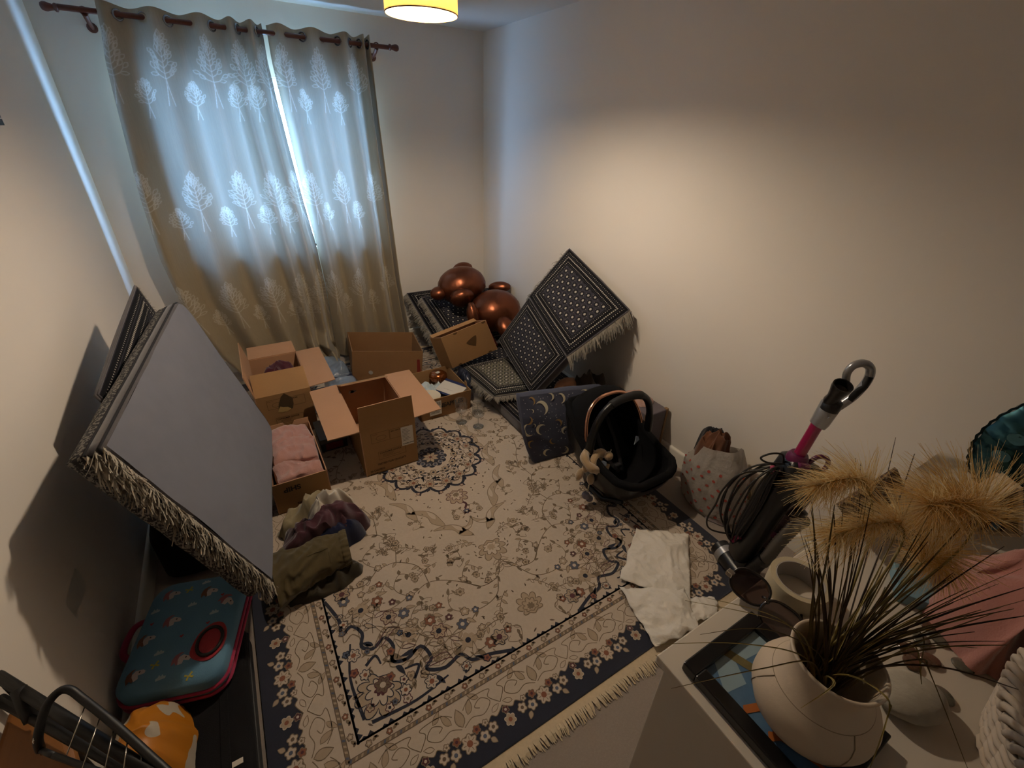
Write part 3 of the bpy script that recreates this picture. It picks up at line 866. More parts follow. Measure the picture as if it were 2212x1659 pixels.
# ---- medallion
def lobed(r, n, amp, m=8, ph=0):
    pts = []
    for i in range(n * m):
        a = 2 * PI * i / (n * m); k = abs(math.sin(n * (a + ph) / 2)); pts.append((r * (1 - amp + amp * k) * math.cos(a), r * (1 - amp + amp * k) * math.sin(a)))
    return pts
o1 = lobed(.305, 16, .13)
D.fan((0, 0), lobed(.285, 16, .12), 'cream', 3); D.line(o1, .016, 'navy', 4, True); D.line(lobed(.268, 16, .1), .004, 'brown', 5, True)
for i in range(32):
    a = 2 * PI * i / 32; r = .3 if i % 2 else .27
    D.leaf(r * math.cos(a), r * math.sin(a), a + (.5 if i % 4 == 1 else -.5), .034, .009, 'navy', None, 5)
    if i % 2: D.flower(.315 * math.cos(a), .315 * math.sin(a), .011, 5, 'beige', 'wine', 'cream', 6)
for rr, n, r, c, e, k in ((.238, 16, .03, 'beige', 'navy', 'rust'), (.185, 14, .026, 'cream', 'navy', 'brown'), (.14, 12, .022, 'beige', 'brown', 'navy')):
    for i in range(n):
        a = 2 * PI * (i + (.5 if rr < .2 else 0)) / n
        D.flower(rr * math.cos(a), rr * math.sin(a), r, 6, c, e, k, 6, a)
        D.leaf(rr * math.cos(a + PI / n), rr * math.sin(a + PI / n), a + 1.2, .03, .006, 'brown', None, 5); D.leaf(rr * math.cos(a + PI / n), rr * math.sin(a + PI / n), a - 1.0, .03, .006, 'navy', None, 5)
r4 = random.Random(6)
for k in range(150):
    a = r4.uniform(0, 6.28); rr = r4.uniform(.12, .275)
    D.leaf(rr * math.cos(a), rr * math.sin(a), a + r4.uniform(-2, 2), r4.uniform(.022, .04), r4.uniform(.004, .008), r4.choice(['navy', 'navy', 'brown', 'tan']), None, 5, r4.uniform(-.5, .5))
D.line(lobed(.112, 12, .1), .006, 'cream', 6, True)
D.fan((0, 0), lobed(.098, 12, .12), 'navy', 6)
for i in range(12):
    a = 2 * PI * i / 12; D.flower(.074 * math.cos(a), .074 * math.sin(a), .015, 5, 'blue', 'cream', 'navy', 7, ew=.002)
for i in range(8):
    a = 2 * PI * i / 8; D.leaf(.012 * math.cos(a), .012 * math.sin(a), a, .04, .011, 'beige', 'brown', 7)
D.flower(0, 0, .016, 6, 'rust', 'cream', 'navy', 9)
wp = D.b.build('woven_pattern', RMATS, rug, recalc=False)
wp['kind'] = 'stuff'
# ---- fringe at the two ends
M_fr = mk('cream_fringe', 'c8b596', .9, var=.15, vs=90)
for sgn in (-1, 1):
    b = MB(); y0 = sgn * RHY
    b.bb(-RHX, RHX, min(y0, y0 + sgn * .028), max(y0, y0 + sgn * .028), .001, .006)
    b.build('selvedge', M_fr, rug)
    b = MB(); rf = random.Random(4 + sgn)
    n = 420
    for i in range(n):
        x = -RHX + 2 * RHX * (i + rf.random() * .8) / n
        L = .036 * (1 + .45 * nz(x * 9, sgn)) * rf.uniform(.8, 1.2); dx = .014 * nz(x * 6, 5) + rf.uniform(-.007, .007)
        ya, yb_ = y0 + sgn * .024, y0 + sgn * (.026 + L); z = rf.uniform(.002, .007); w = .0028
        b.strip([(x - w, ya, .006), (x - w + dx * .4, lerp(ya, yb_, .5), z + .004), (x - w * .5 + dx, yb_, z)], [(x + w, ya, .006), (x + w + dx * .4, lerp(ya, yb_, .5), z + .004), (x + w * .5 + dx, yb_, z)])
    fo = b.build('fringe', M_fr, rug, recalc=False); fo['kind'] = 'stuff'
# ================================================================ CARDBOARD BOXES
def card(name, c1, c2):
    m, nt, b, out = newmat(name)
    tc = nt.nodes.new('ShaderNodeTexCoord')
    n1 = noisetex(nt, 6, 3, tc.outputs['Object']); n2 = noisetex(nt, 160, 2, tc.outputs['Object'])
    f = S(nt, n1) * .6 + S(nt, n2) * .4
    nt.links.new(mixcol(nt, f, c1, c2), b.inputs['Base Color']); b.inputs['Roughness'].default_value = .82
    setin(b, 'Specular IOR Level', .25)
    addbump(nt, b, n1, .12, .01)
    return m
M_co = card('kraft_board_outside', '94704a', 'a68056'); M_ci = card('kraft_board_inside', 'aa8160', 'bb9070')
M_cd = card('kraft_board_brown', '83603e', '94704c')
CARD = [M_co, M_ci]
def slab(b, q, th, out=None):
    """quad q (4 points), thickness th to the inside; material 0 on the outside face, 1 elsewhere"""
    q = [Vector(p) for p in q]
    n = (q[1] - q[0]).cross(q[3] - q[0]).normalized()
    if out is not None and n.dot(Vector(out)) < 0: n = -n
    a = [b.v(p) for p in q]; c = [b.v(p - n * th) for p in q]
    b.mi = 0; b.f(*a); b.mi = 1; b.f(*c[::-1])
    for i in range(4): b.f(a[i], c[i], c[(i + 1) % 4], a[(i + 1) % 4])
    return b
def carton(name, label, base, z0, z1, flaps=None, mats=CARD, th=.005, group=None, top=None, curl=0):
    """base: 4 xy corners FL, FR, BR, BL (counter-clockwise); flaps: {side: (angle, length)}; 0 upright, +90 folded out"""
    base = [Vector((p[0], p[1], 0)) for p in base]; top = [Vector((p[0], p[1], 0)) for p in (top or base)]
    cen = sum(base, Vector()) / 4
    t = thing(name, label, 'box', (cen.x, cen.y, z0), group=group)
    O = Vector((cen.x, cen.y, z0))
    panels = []
    slab(MB(), [p + Vector((0, 0, 0)) - Vector((cen.x, cen.y, 0)) for p in base], th)
    b = MB(); slab(b, [p - Vector((cen.x, cen.y, 0)) for p in base], th, (0, 0, -1)); b.build('base_panel', mats, t)
    for i in range(4):
        j = (i + 1) % 4
        e = (base[j] - base[i]); nrm = Vector((e.y, -e.x, 0)).normalized()
        q = [base[i] + Vector((0, 0, z0)), base[j] + Vector((0, 0, z0)), top[j] + Vector((0, 0, z1)), top[i] + Vector((0, 0, z1))]
        b = MB(); slab(b, [p - O for p in q], th, nrm)
        pan = b.build('side_panel', mats, t); panels.append(pan)
        if flaps and i in flaps:
            ang, L = flaps[i][:2]; ins = flaps[i][2] if len(flaps[i]) > 2 else .006
            a = math.radians(ang); d = nrm * math.sin(a) + Vector((0, 0, 1)) * math.cos(a)
            e.normalize()
            p0, p1 = top[i] + Vector((0, 0, z1)) + e * .001, top[j] + Vector((0, 0, z1)) - e * .001
            on = nrm * math.cos(a) - Vector((0, 0, 1)) * math.sin(a)
            b = MB(); K = 5
            rows = []
            for k in range(K + 1):
                s_ = L * k / K; cv = curl * (s_ / L) ** 2 * L
                rows.append((p0 + d * s_ + e * ins * k / K + on * cv - O, p1 + d * s_ - e * ins * k / K + on * cv - O))
            for k in range(K): slab(b, [rows[k][0], rows[k][1], rows[k + 1][1], rows[k + 1][0]], th, on)
            b.build('flap', mats, t, smooth=30)
    return t, O, panels
Z0 = .0125
M_ink = mk('printed_ink_brown', '3a2612', .8); M_inkd = mk('printed_ink_black', '1d1713', .8)
M_label = mk('white_paper_label', 'cfc8bc', .7, var=.03)
def wire_rect(b, x0, x1, z0, z1, w=.0012):
    for a in ((x0, x1, z0, z0 + w), (x0, x1, z1 - w, z1), (x0, x0 + w, z0, z1), (x1 - w, x1, z0, z1)):
        b.face([(a[0], a[2], 0), (a[1], a[2], 0), (a[1], a[3], 0), (a[0], a[3], 0)])
def on_front(O, y, off=.0008): return Matrix.Translation((-O.x, y - off - O.y, -O.z)) @ frame((0, 0, 0), (1, 0, 0), (0, 0, 1))
def egg_print(par, O, y, x0, full=True):
    Mf = on_front(O, y); dx = x0 - .333
    def T(s, x, z, size, **k): text_mesh('printed_text', s, M_ink, Mf @ Matrix.Translation((x + dx, z, 0)), size, par, **k)
    b = MB(); wire_rect(b, .387 + dx, .488 + dx, .226, .29); wire_rect(b, .49 + dx, .6 + dx, .224, .287)
    wire_rect(b, .414 + dx, .571 + dx, .105, .16)
    n = 28
    el = [(.441 + dx + .027 * math.cos(2 * PI * i / n), .252 + .014 * math.sin(2 * PI * i / n)) for i in range(n + 1)]
    eo = [(.441 + dx + .0284 * math.cos(2 * PI * i / n), .252 + .0154 * math.sin(2 * PI * i / n)) for i in range(n + 1)]
    b.strip([(x, z, 0) for x, z in el], [(x, z, 0) for x, z in eo])
    b.V = [tuple(Mf @ Vector(v)) for v in b.V]; b.build('printed_outline', M_ink, par, recalc=False)
    T('BEST BEFORE', .497, .271, .0105, bold=.0003); T('PRODUCER', .392, .278, .006)
    T('CONSUMER ADVICE', .422, .144, .0135, bold=.0003)
    for k, s in enumerate(('KEEP REFRIGERATED', 'AFTER PURCHASE', 'STORE IN A COOL DRY PLACE')): T(s, .438, .134 - k * .009, .0072)
    T('TESTED FOR QUALITY', .402, .07, .0165, bold=.0005)
    T('30 DOZEN', .356, .034, .0175, bold=.0004); T('EGGS', .356, .012, .0175, bold=.0004)
# --- the nearer egg box
eg, O, P_ = carton('egg_box', 'open cardboard egg box with printed front and white label, all flaps spread', [(.333, 2.055), (.639, 2.055), (.641, 2.625), (.338, 2.635)], Z0, .318,
               {0: (2, .158, .008), 1: (88, .165, .01), 2: (-66, .150, .01), 3: (90, .160, .008)}, curl=.02, group='cardboard egg boxes')
egg_print(P_[0], O, 2.055, .333)
Mf = on_front(O, 2.055, .0012)
b = MB(); b.face([(.552, .153, 0), (.622, .152, 0), (.622, .279, 0), (.553, .281, 0)]); b.V = [tuple(Mf @ Vector(v)) for v in b.V]
lab = b.build('paper_label', M_label, P_[0], recalc=False)
Mf2 = on_front(O, 2.055, .0016)
b = MB()
for k in range(9): z = .262 - k * .0095; b.face([(.558, z, 0), (.558 + .05 * (.6 + .4 * ((k * 7) % 5) / 5), z, 0), (.558 + .05 * (.6 + .4 * ((k * 7) % 5) / 5), z + .003, 0), (.558, z + .003, 0)])
b.V = [tuple(Mf2 @ Vector(v)) for v in b.V]; b.build('label_print', mk('grey_ink', '77726c', .8), P_[0], recalc=False)
text_mesh('printed_text', '30 FAMILY PACK', mk('black_ink', '1a1a1a', .8), Mf2 @ Matrix.Translation((.557, .162, 0)), .0088, P_[0], bold=.0005)
# hand hole in the back panel
for dx in (0, .012):
    b = MB(); b.prism([(.40 + dx + .0, .245), (.425 + dx, .245), (.44 + dx, .252), (.43 + dx, .262), (.405 + dx, .262)], -.001, .001, Matrix.Translation((-O.x, 2.623 - O.y, -O.z)) @ frame((0, 0, 0), (1, 0, 0), (0, 0, 1)))
    b.build('hand_hole', mk('light_hole', 'a8a29a', .8), P_[2])
# --- the farther egg box with maroon cloth
eg2, O2, P2 = carton('egg_box', 'open cardboard egg box holding maroon cloth, its printed front torn', [(-.117, 2.68), (.19, 2.68), (.192, 3.25), (-.113, 3.25)], Z0, .322,
                {0: (-53, .155, .004), 1: (86, .155, .008), 2: (80, .155, .006), 3: (10, .145, .01)}, curl=.02, group='cardboard egg boxes')
egg_print(P2[0], O2, 2.68, -.117)
Mf = on_front(O2, 2.68, .0014)
b = MB(); pts = [(-.011, .203), (.0, .255), (.012, .28), (.02, .30), (.041, .319), (.06, .30), (.082, .276), (.08, .235), (.07, .205), (.04, .196)]
b.face([(x, z, 0) for x, z in pts]); b.V = [tuple(Mf @ Vector(v)) for v in b.V]; b.build('torn_patch', mk('torn_board_dark', '4c3a22', .9), P2[0], recalc=False)
Mf = on_front(O2, 2.68, .0018)
b = MB(); pts = [(-.014, .2), (-.005, .222), (.004, .235), (.02, .228), (.045, .222), (.062, .205), (.04, .193), (.01, .192)]
b.face([(x, z, 0) for x, z in pts]); b.V = [tuple(Mf @ Vector(v)) for v in b.V]; b.build('torn_patch', mk('torn_board_pale', 'b79a63', .9), P2[0], recalc=False)

# --- cloth heaps
def ridged(x, y, s, f):
    wx, wy = x + .35 / f * nz(x * f * .7, y * f * .7, s + 7), y + .35 / f * nz(x * f * .7 + 5, y * f * .7, s + 3)
    return 1 - abs(nz(wx * f, wy * f, s)) * 2.2
def heap(name, label, cat, c, rx, ry, h, mat, seed=0, rot=0, sq=2.4, f=7, amp=.02, p=2.5, prof=None, nr=26, na=84, group=None, parent=None, irr=.14, ax=None, floor=0, stretch=(1, 1)):
    """crumpled cloth: heap of folds over a rounded footprint"""
    b = MB(); rings = []
    cr, sr = math.cos(rot), math.sin(rot)
    for i in range(nr + 1):
        rho = i / nr; ring = []
        for k in range(na):
            a = 2 * PI * k / na
            sup = (abs(math.cos(a)) ** sq + abs(math.sin(a)) ** sq) ** (-1 / sq)
            R_ = sup * (1 + irr * nz(math.cos(a) * 1.6 + seed, math.sin(a) * 1.6, seed) + irr * .5 * nz(math.cos(a) * 5 + seed, math.sin(a) * 5, seed + 2))
            x, y = rho * R_ * rx * math.cos(a), rho * R_ * ry * math.sin(a)
            base = (1 - rho ** p)
            z = h * base * (prof(x / rx, y / ry) if prof else 1)
            fold = ridged(x * stretch[0], y * stretch[1], seed, f) * .7 + ridged(x * stretch[1], y * stretch[0], seed + 9, f * 2.1) * .3
            z += amp * (fold - .35) * min(1, base * 2.5 + .25)
            dx = .35 * amp * nz(x * f * 1.7, y * f * 1.7, seed + 20); dy = .35 * amp * nz(x * f * 1.7, y * f * 1.7, seed + 30)
            z = max(z, floor + .0015 + .004 * (1 - rho))
            if i == nr: z = floor + .001
            ring.append(b.v((cr * (x + dx) - sr * (y + dy), sr * (x + dx) + cr * (y + dy), z)))
            if i == 0: ring = [ring[0]] * na; break
        rings.append(ring)
    for i in range(nr):
        for k in range(na):
            k2 = (k + 1) % na
            if i == 0: b.f(rings[0][0], rings[1][k], rings[1][k2])
            else: b.f(rings[i][k], rings[i + 1][k], rings[i + 1][k2], rings[i][k2])
    o = b.build(name, mat, parent, Matrix.Translation(c), smooth=180)
    if label: tag(o, label, cat, group)
    return o
def cloth(name, c1, c2, rough=.9, bs=500, sheen=.3, bump=.35): return mk(name, c1, rough, col2=c2, vs=14, bump=bump, bs=bs, bd=.003, sheen=sheen, spec=.2)
heap('maroon_cloth', 'crumpled maroon cloth lying in the torn-front egg box', 'cloth', (.04, 2.975, Z0 + .006), .132, .245, .30, cloth('maroon_jersey', '3a1620', '4c1e2a'), 3, 0, 3.5, 8, .08, 5)

# --- the tall brown box at the curtain
tb, O3, P3 = carton('tall_box', 'plain brown cardboard box without flaps standing before the curtain', [(.535, 3.215), (1.004, 2.96), (1.06, 3.33), (.60, 3.58)], Z0, .268, None,
                [M_cd, M_cd], top=[(.562, 3.195), (1.031, 2.955), (1.09, 3.34), (.618, 3.585)])
e = Vector((1.031 - .562, 2.955 - 3.195, 0)).normalized()
Mx = frame((.535 - O3.x, 3.215 - O3.y, 0), (1.004 - .535, 2.96 - 3.215, 0), (1.03 - 1.004 + .0, -.01, .256))
def onq(b, pts, off=.002): b.face([Mx @ Vector((x, z, off)) for x, z in pts])
b = MB(); onq(b, [(.5, .02), (.532, .02), (.532, .19), (.512, .19)][:4]); b.build('red_print', mk('red_print_ink', '7e2418', .7), P3[0], recalc=False)
b = MB(); onq(b, [(.15 + .017 * math.cos(a), .075 + .017 * math.sin(a)) for a in [k * PI / 8 for k in range(16)]]); b.build('hand_hole', mk('light_hole', 'a8a29a', .8), P3[0], recalc=False)
# --- fruit tray box with its contents
tr, O4, P4 = carton('tray_box', 'shallow brown fruit tray box with black lettering, filled with odds and ends', [(.80, 2.43), (1.165, 2.43), (1.165, 2.83), (.80, 2.83)], Z0, .168, None, [M_cd, M_co], top=[(.80, 2.42), (1.172, 2.42), (1.175, 2.835), (.795, 2.835)])
Mf = on_front(O4, 2.4215, .003)
text_mesh('printed_text', 'PINEAPPLES', M_inkd, Mf @ Matrix.Translation((.895, .092, 0)) , .045, P4[0], bold=.001, space=.9)
b = MB(); b.face([(.86, .045, 0), (.945, .045, 0), (.945, .15, 0), (.86, .15, 0)]); b.V = [tuple(Mf @ Vector((v[0], v[1], .001))) for v in b.V]; b.build('paper_label', M_label, P4[0], recalc=False)
b = MB()
for k in range(14): x = .872 + k * .005; b.face([(x, .115, .0016), (x + .0015 + .0015 * (k % 3 == 0), .115, .0016), (x + .0015 + .0015 * (k % 3 == 0), .142, .0016), (x, .142, .0016)])
for k in range(5): b.face([(.868, .06 + k * .009, .0016), (.93, .06 + k * .009, .0016), (.93, .063 + k * .009, .0016), (.868, .063 + k * .009, .0016)])
b.V = [tuple(Mf @ Vector(v)) for v in b.V]; b.build('barcode', M_inkd, P4[0], recalc=False)
b = MB(); b.prism([(0, 0), (.05, 0), (.035, .035), (.012, .035)], -.002, .002, frame((1.165 - O4.x, 2.47 - O4.y, .168 - O4.z), (0, 1, 0), (0, 0, 1))); b.build('corner_tab', [M_co], P4[1])
# contents
t = thing('packet', 'flat white carton packet with navy sides lying in the fruit tray', 'packet', M=frame((1.075, 2.545, .13), (.1, -.19, -.0), (.115, .06, .03)))
MB().bb(-.1, .1, -.055, .055, -.014, .014).build('carton', M_label, t, bevel=.002)
MB().bb(-.1, .1, .055, .078, -.016, .015).build('navy_side', mk('navy_card', '17224f', .5), t, bevel=.002)
MB().bb(-.1, .1, -.07, -.055, -.016, .012).build('navy_side', mk('navy_card', '17224f', .5), t, bevel=.002)
b = MB()
b.bb(-.05, .03, -.02, -.019, .0142, .0146)
b.build('print_line', mk('grey_ink', '77726c', .8), t)
t = thing('plate_stack', 'cream plates stacked in the fruit tray box', 'plates', (.9, 2.53, .09))
for k in range(3):
    MB().lathe([(0, .002), (.05, .003), (.07, .012), (.082, .016), (.083, .019), (.068, .015), (.05, .006), (0, .005)], 32, TR(0, 0, k * .014)).build('plate', mk('cream_glaze', 'd9cbb0', .25, var=.03), t, smooth=50)
heap('tissue_heap', 'pale blue and white tissue paper crumpled in the fruit tray', 'paper', (.97, 2.66, .045), .14, .13, .075, mk('pale_blue_tissue', 'aebfc6', .6, col2='d5dbd8', vs=18), 9, 0, 3, 12, .05, 3)
t = thing('copper_bowl', 'round amber copper ribbed candle bowl with a small white label', 'bowl', (1.07, 2.77, .10))
b = MB(); n = 60
prof = [(.0, 0), (.048, 0), (.06, .012), (.066, .03), (.064, .05), (.05, .064), (.046, .066), (.0, .067)]
rings = []
for r, z in prof:
    rings.append([b.v((r * (1 + (.03 * (-1) ** k if .005 < z < .06 else 0)) * math.cos(2 * PI * k / n), r * (1 + (.03 * (-1) ** k if .005 < z < .06 else 0)) * math.sin(2 * PI * k / n), z)) for k in range(n)])
for A, B in zip(rings, rings[1:]):
    for k in range(n): b.f(A[k], A[(k + 1) % n], B[(k + 1) % n], B[k])
b.build('body', mk('amber_copper', '8a4a1c', .22, .7, var=.1, coat=.5), t, smooth=50)
MB().bb(-.02, .012, -.015, .01, .0672, .0682, TR(rz=.4)).build('label', M_label, t)
heap('dark_bag', 'dark navy plastic bag stuffed beside the fruit tray packet', 'bag', (1.235, 2.66, .0125), .05, .15, .16, mk('navy_film', '1c2233', .3, col2='2a3142', vs=20), 14, -.15, 2.6, 14, .04, 4)
# --- the upended shoebox-like carton on the cushions
TL, TRr, BRr, BLl = Vector((1.098, 2.75, .446)), Vector((1.46, 2.75, .518)), Vector((1.566, 2.75, .258)), Vector((1.181, 2.75, .182))
dv = Vector((-.035, .13, -.045))
tb2 = thing('upended_box', 'small kraft box propped on its side against the cushions, triangular hole in it', 'box', (1.3, 2.8, .2))
Ob = Vector((1.3, 2.8, .2)); q = [p - Ob for p in (BLl, BRr, TRr, TL)]; th = .004
def pan(nm, a, out): bb_ = MB(); slab(bb_, a, th, out); return bb_.build(nm, [M_co, M_ci], tb2)
cq = sum(q, Vector()) / 4
fr = pan('front_panel', q, (0, -1, 0))
pan('side_panel', [q[0], q[3], q[3] + dv, q[0] + dv], (-1, 0, 0)); pan('side_panel', [q[1], q[2], q[2] + dv, q[1] + dv], (1, 0, 0))
pan('side_panel', [q[0], q[1], q[1] + dv, q[0] + dv], (0, 0, -1))
pan('rim_panel', [q[3] + dv * .75, q[2] + dv * .75, q[2] + dv + Vector((0, 0, .02)), q[3] + dv + Vector((0, 0, .02))], (0, 0, 1))
pan('back_panel', [p + dv for p in q], (0, 1, 0))
Mq = frame((q[0] + q[1]) / 2, q[1] - q[0], q[3] - q[0])
def dec(nm, pts, mat, off=.001, par=fr):
    b = MB(); b.face([Mq @ Vector((x, y, off)) for x, y in pts]); return b.build(nm, mat, par, recalc=False)
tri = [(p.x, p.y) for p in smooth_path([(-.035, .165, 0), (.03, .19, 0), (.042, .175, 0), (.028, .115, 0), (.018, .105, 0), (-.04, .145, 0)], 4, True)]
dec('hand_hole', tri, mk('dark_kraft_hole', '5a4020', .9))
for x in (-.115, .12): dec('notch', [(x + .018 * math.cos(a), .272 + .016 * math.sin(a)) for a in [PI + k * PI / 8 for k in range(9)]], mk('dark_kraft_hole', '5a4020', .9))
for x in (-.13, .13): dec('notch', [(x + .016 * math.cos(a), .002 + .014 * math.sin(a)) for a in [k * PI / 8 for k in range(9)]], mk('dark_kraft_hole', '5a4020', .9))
b = MB(); b.face([q[1] + Vector((.003, 0, .03)), q[2] + Vector((.003, 0, -.02)), q[2] + dv * .12 + Vector((.003, 0, -.02)), q[1] + dv * .12 + Vector((.003, 0, .03))]); b.build('red_tape', mk('red_print_ink', '7e2418', .7), tb2)
# --- box with pink towels
sb, O5, P5 = carton('towel_box', 'cardboard shipping box with black lettering, packed with folded pink towels', [(-.128, 1.985), (.135, 1.985), (.131, 2.49), (-.10, 2.49)], Z0, .2, None, CARD)
b = MB(); b.prism([(-.09, 0), (-.09, .03), (-.02, .03), (-.012, .012), (.0, .004), (.02, .004), (.03, .012), (.04, .03), (.115, .03), (.115, 0)], -.002, .002, frame((.015 - O5.x, 2.487 - O5.y, .2 - O5.z), (1, 0, 0), (0, .25, 1))); b.build('back_flap', [M_ci], P5[2])
Mf = on_front(O5, 1.985, .001)
text_mesh('printed_text', 'SHIP', M_inkd, Mf @ TR(-.0, .166, 0, 0, 0, PI), .040, P5[0], bold=.0014)
text_mesh('printed_text', 'HANDLE WITH CARE', M_inkd, Mf @ TR(.12, .055, 0, 0, 0, PI), .016, P5[0], bold=.0005)
M_pink = cloth('pink_terry', 'b07f72', 'c3948a', .95, 260, .6, .8)
def towel(name, label, c, L, Wd, H, rot, tilt, seed, par=None):
    """folded towel: rolled-edge block with soft folds"""
    b = MB(); nseg = 40
    def S_(u, v):
        a = 2 * PI * v; ca, sa = math.cos(a), math.sin(a)
        ex = 5
        r = (abs(ca) ** ex + abs(sa) ** ex) ** (-1 / ex)
        x = (u - .5) * L; y = Wd / 2 * r * ca; z = H / 2 * r * sa
        k = 1 - .25 * abs(2 * u - 1) ** 6
        z = z * k + .02 * nz(x * 9, y * 9, seed) + .024 * ridged(x * .5, y, seed, 11) * (1 if sa > 0 else .3) + .008 * ridged(x, y, seed + 2, 24) * (1 if sa > 0 else 0)
        y += .014 * nz(x * 12, z * 25, seed + 4); x += .014 * nz(y * 12, z * 30, seed + 6)
        if abs(ca) > .8: x += 0; y *= 1 - .05 * math.cos(z / H * 4 * PI)
        return Vector((x, y, z + H / 2))
    b.grid(S_, nseg, 40, cv=True)
    for u in (0, 1):
        ring = [S_(u, k / 40) for k in range(40)]; cc = sum(ring, Vector()) / 40
        ci = b.v(cc + Vector(((u - .5) * .02, 0, 0))); ids = [b.v(p) for p in ring]
        for k in range(40): b.f(ci, ids[k], ids[(k + 1) % 40])
    o = b.build(name, M_pink, None, TR(*c, tilt[0], tilt[1], rot), smooth=180)
    tag(o, label, 'towel', 'pink towels in the box'); return o
towel('towel', 'dusty pink towel folded at the back of the towel box', (.015, 2.38, .12), .2, .17, .09, .1, (.1, 0), 1)
towel('towel', 'dusty pink towel folded in the middle of the towel box', (.015, 2.24, .115), .21, .2, .085, -.08, (.05, .05), 5)
towel('towel', 'dusty pink towel folded against the lettered front of the towel box', (.01, 2.09, .10), .21, .19, .085, .06, (-.12, 0), 8)
towel('towel', 'dusty pink towel lying under the others in the towel box', (.015, 2.2, .025), .21, .40, .09, 0, (0, 0), 12)
# --- grey garments in clear film packs with navy bands
M_film = mk('grey_film_pack', '6f7d90', .28, col2='8b98a8', vs=9, coat=.4, bump=.3, bs=40, bd=.01)
M_band = mk('navy_band_print', '141c48', .35)
M_wht = mk('white_print', 'd8dae0', .6)
for k, (x, y, z, rz, lab_) in enumerate(((.425, 3.45, .012, .15, 'grey garment in clear film pack with navy band, lying against the curtain'), (.44, 3.12, .012, -.12, 'grey garment in clear film pack with navy band, lying behind the near egg box'))):
    t = thing('film_pack', lab_, 'packet', (x, y, z), (0, 0, rz), 'film packs behind the egg boxes')
    fn = lambda u, v: Vector(((u - .5) * .24, (v - .5) * .3, .09 * (1 - (2 * u - 1) ** 6) * (1 - (2 * v - 1) ** 6) * (.8 + .5 * nz(u * 3, v * 3, k)) + .012 * ridged(u, v, k, 4) * (1 - (2 * v - 1) ** 8) * (1 - (2 * u - 1) ** 8)))
    b = MB().grid(fn, 30, 34); b.grid(lambda u, v: Vector(((u - .5) * .24, (v - .5) * .3, .0005)), 2, 2); b.build('pack', M_film, t, smooth=180)
    b = MB().grid(lambda u, v: fn(u, .80 + .17 * v) + Vector((0, 0, .002)), 30, 6); b.build('band', M_band, t, smooth=180, recalc=False)
    text_mesh('printed_text', 'BODY HIGH', M_wht, Matrix.Translation((.09, .128, .062)) @ Matrix.Rotation(PI, 4, 'Z') @ Matrix.Rotation(.35, 4, 'X'), .026, t, shear=.2, bold=.0006)
# --- dark shoebox in the shade between the boxes
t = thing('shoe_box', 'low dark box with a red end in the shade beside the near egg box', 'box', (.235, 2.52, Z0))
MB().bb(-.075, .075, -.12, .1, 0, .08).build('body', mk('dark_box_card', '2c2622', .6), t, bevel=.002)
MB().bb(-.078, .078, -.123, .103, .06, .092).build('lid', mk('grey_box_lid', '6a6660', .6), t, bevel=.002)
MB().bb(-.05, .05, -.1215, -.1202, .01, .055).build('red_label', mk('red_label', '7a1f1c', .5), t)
# ================================================================ FLOOR CUSHIONS AND MATTRESSES
def bukhara(name, Wd, Hd, bg='0e0d11', grey='3a3942', fg='b8b0a4', p=.046, border=.092):
    m, nt, bs, out = newmat(name)
    uvn = nt.nodes.new('ShaderNodeUVMap'); sep = nt.nodes.new('ShaderNodeSeparateXYZ'); nt.links.new(uvn.outputs[0], sep.inputs[0])
    u, v = S(nt, sep.outputs[0]), S(nt, sep.outputs[1])
    du = u.min(Wd - u); dv = v.min(Hd - v); d = du.min(dv); mm = du.lt(dv); s = mm * v + (1 - mm) * u
    def band(a, b_): return d.gt(a) * d.lt(b_)
    def ck(q, o=0): return ((s / q + o).fract().gt(.5) - (d / q).fract().gt(.5)).abs()
    def dots(q, dc, r):
        a = ((s / q).fract() - .5) * q; e = d - dc; return (a * a + e * e).sqrt().lt(r)
    row = (v / p).floor(); a2 = u / p + row.mod(2) * .5
    fu = (a2.fract() - .5).abs(); fv = ((v / p).fract() - .5).abs()
    r = fu.max(fv).max((fu + fv) * .72)
    a3 = a2 + .5; gu = (a3.fract() - .5).abs(); rr = gu + fv
    inside = d.gt(border)
    # small diamonds on the half cells
    hv = ((v / p + .5).fract() - .5).abs(); hd = fu + hv
    f_fg = inside * (r.lt(.17) + hd.lt(.07)).min(1)
    f_gr = inside * (r.gt(.37) * hd.gt(.17) + r.gt(.27) * r.lt(.30)).min(1)
    b_fg = dots(.0135, .049, .0046) * band(.042, .056) + dots(.013, .074, .0028) * band(.066, .082) + dots(.015, .024, .0026) * band(0.012, .035)
    b_gr = band(.033, .036) + band(.084, .087) + band(.003, .006)
    n = S(nt, noisetex(nt, 260, 3, uvn.outputs[0]))
    c = mixcol(nt, (f_gr + b_gr).min(1) * (.55 + .45 * n), bg, grey)
    c = mixcol(nt, (f_fg + b_fg).min(1) * (.35 + n), c, fg)
    nt.links.new(c, bs.inputs['Base Color']); bs.inputs['Roughness'].default_value = .92; setin(bs, 'Sheen Weight', .04); setin(bs, 'Specular IOR Level', .15)
    addbump(nt, bs, noisetex(nt, 900, 2, uvn.outputs[0]), .4, .003)
    return m
M_gfab = cloth('grey_base_fabric', '686a74', '72747e', .9, 700, .1, .15)
M_gside = cloth('grey_side_fabric', '4a4648', '5a5658', .9, 400)
M_gfr = mk('grey_white_fringe', '8c857a', .95, var=.2, vs=60)
def speck(name):
    m, nt, b, out = newmat(name)
    f = S(nt, noisetex(nt, 120, 3)).gt(.52)
    nt.links.new(mixcol(nt, f, '2b2a2c', '77736c'), b.inputs['Base Color']); b.inputs['Roughness'].default_value = .95
    return m
M_speck = speck('speckled_woven_band')
G = Vector((0, 0, -1))
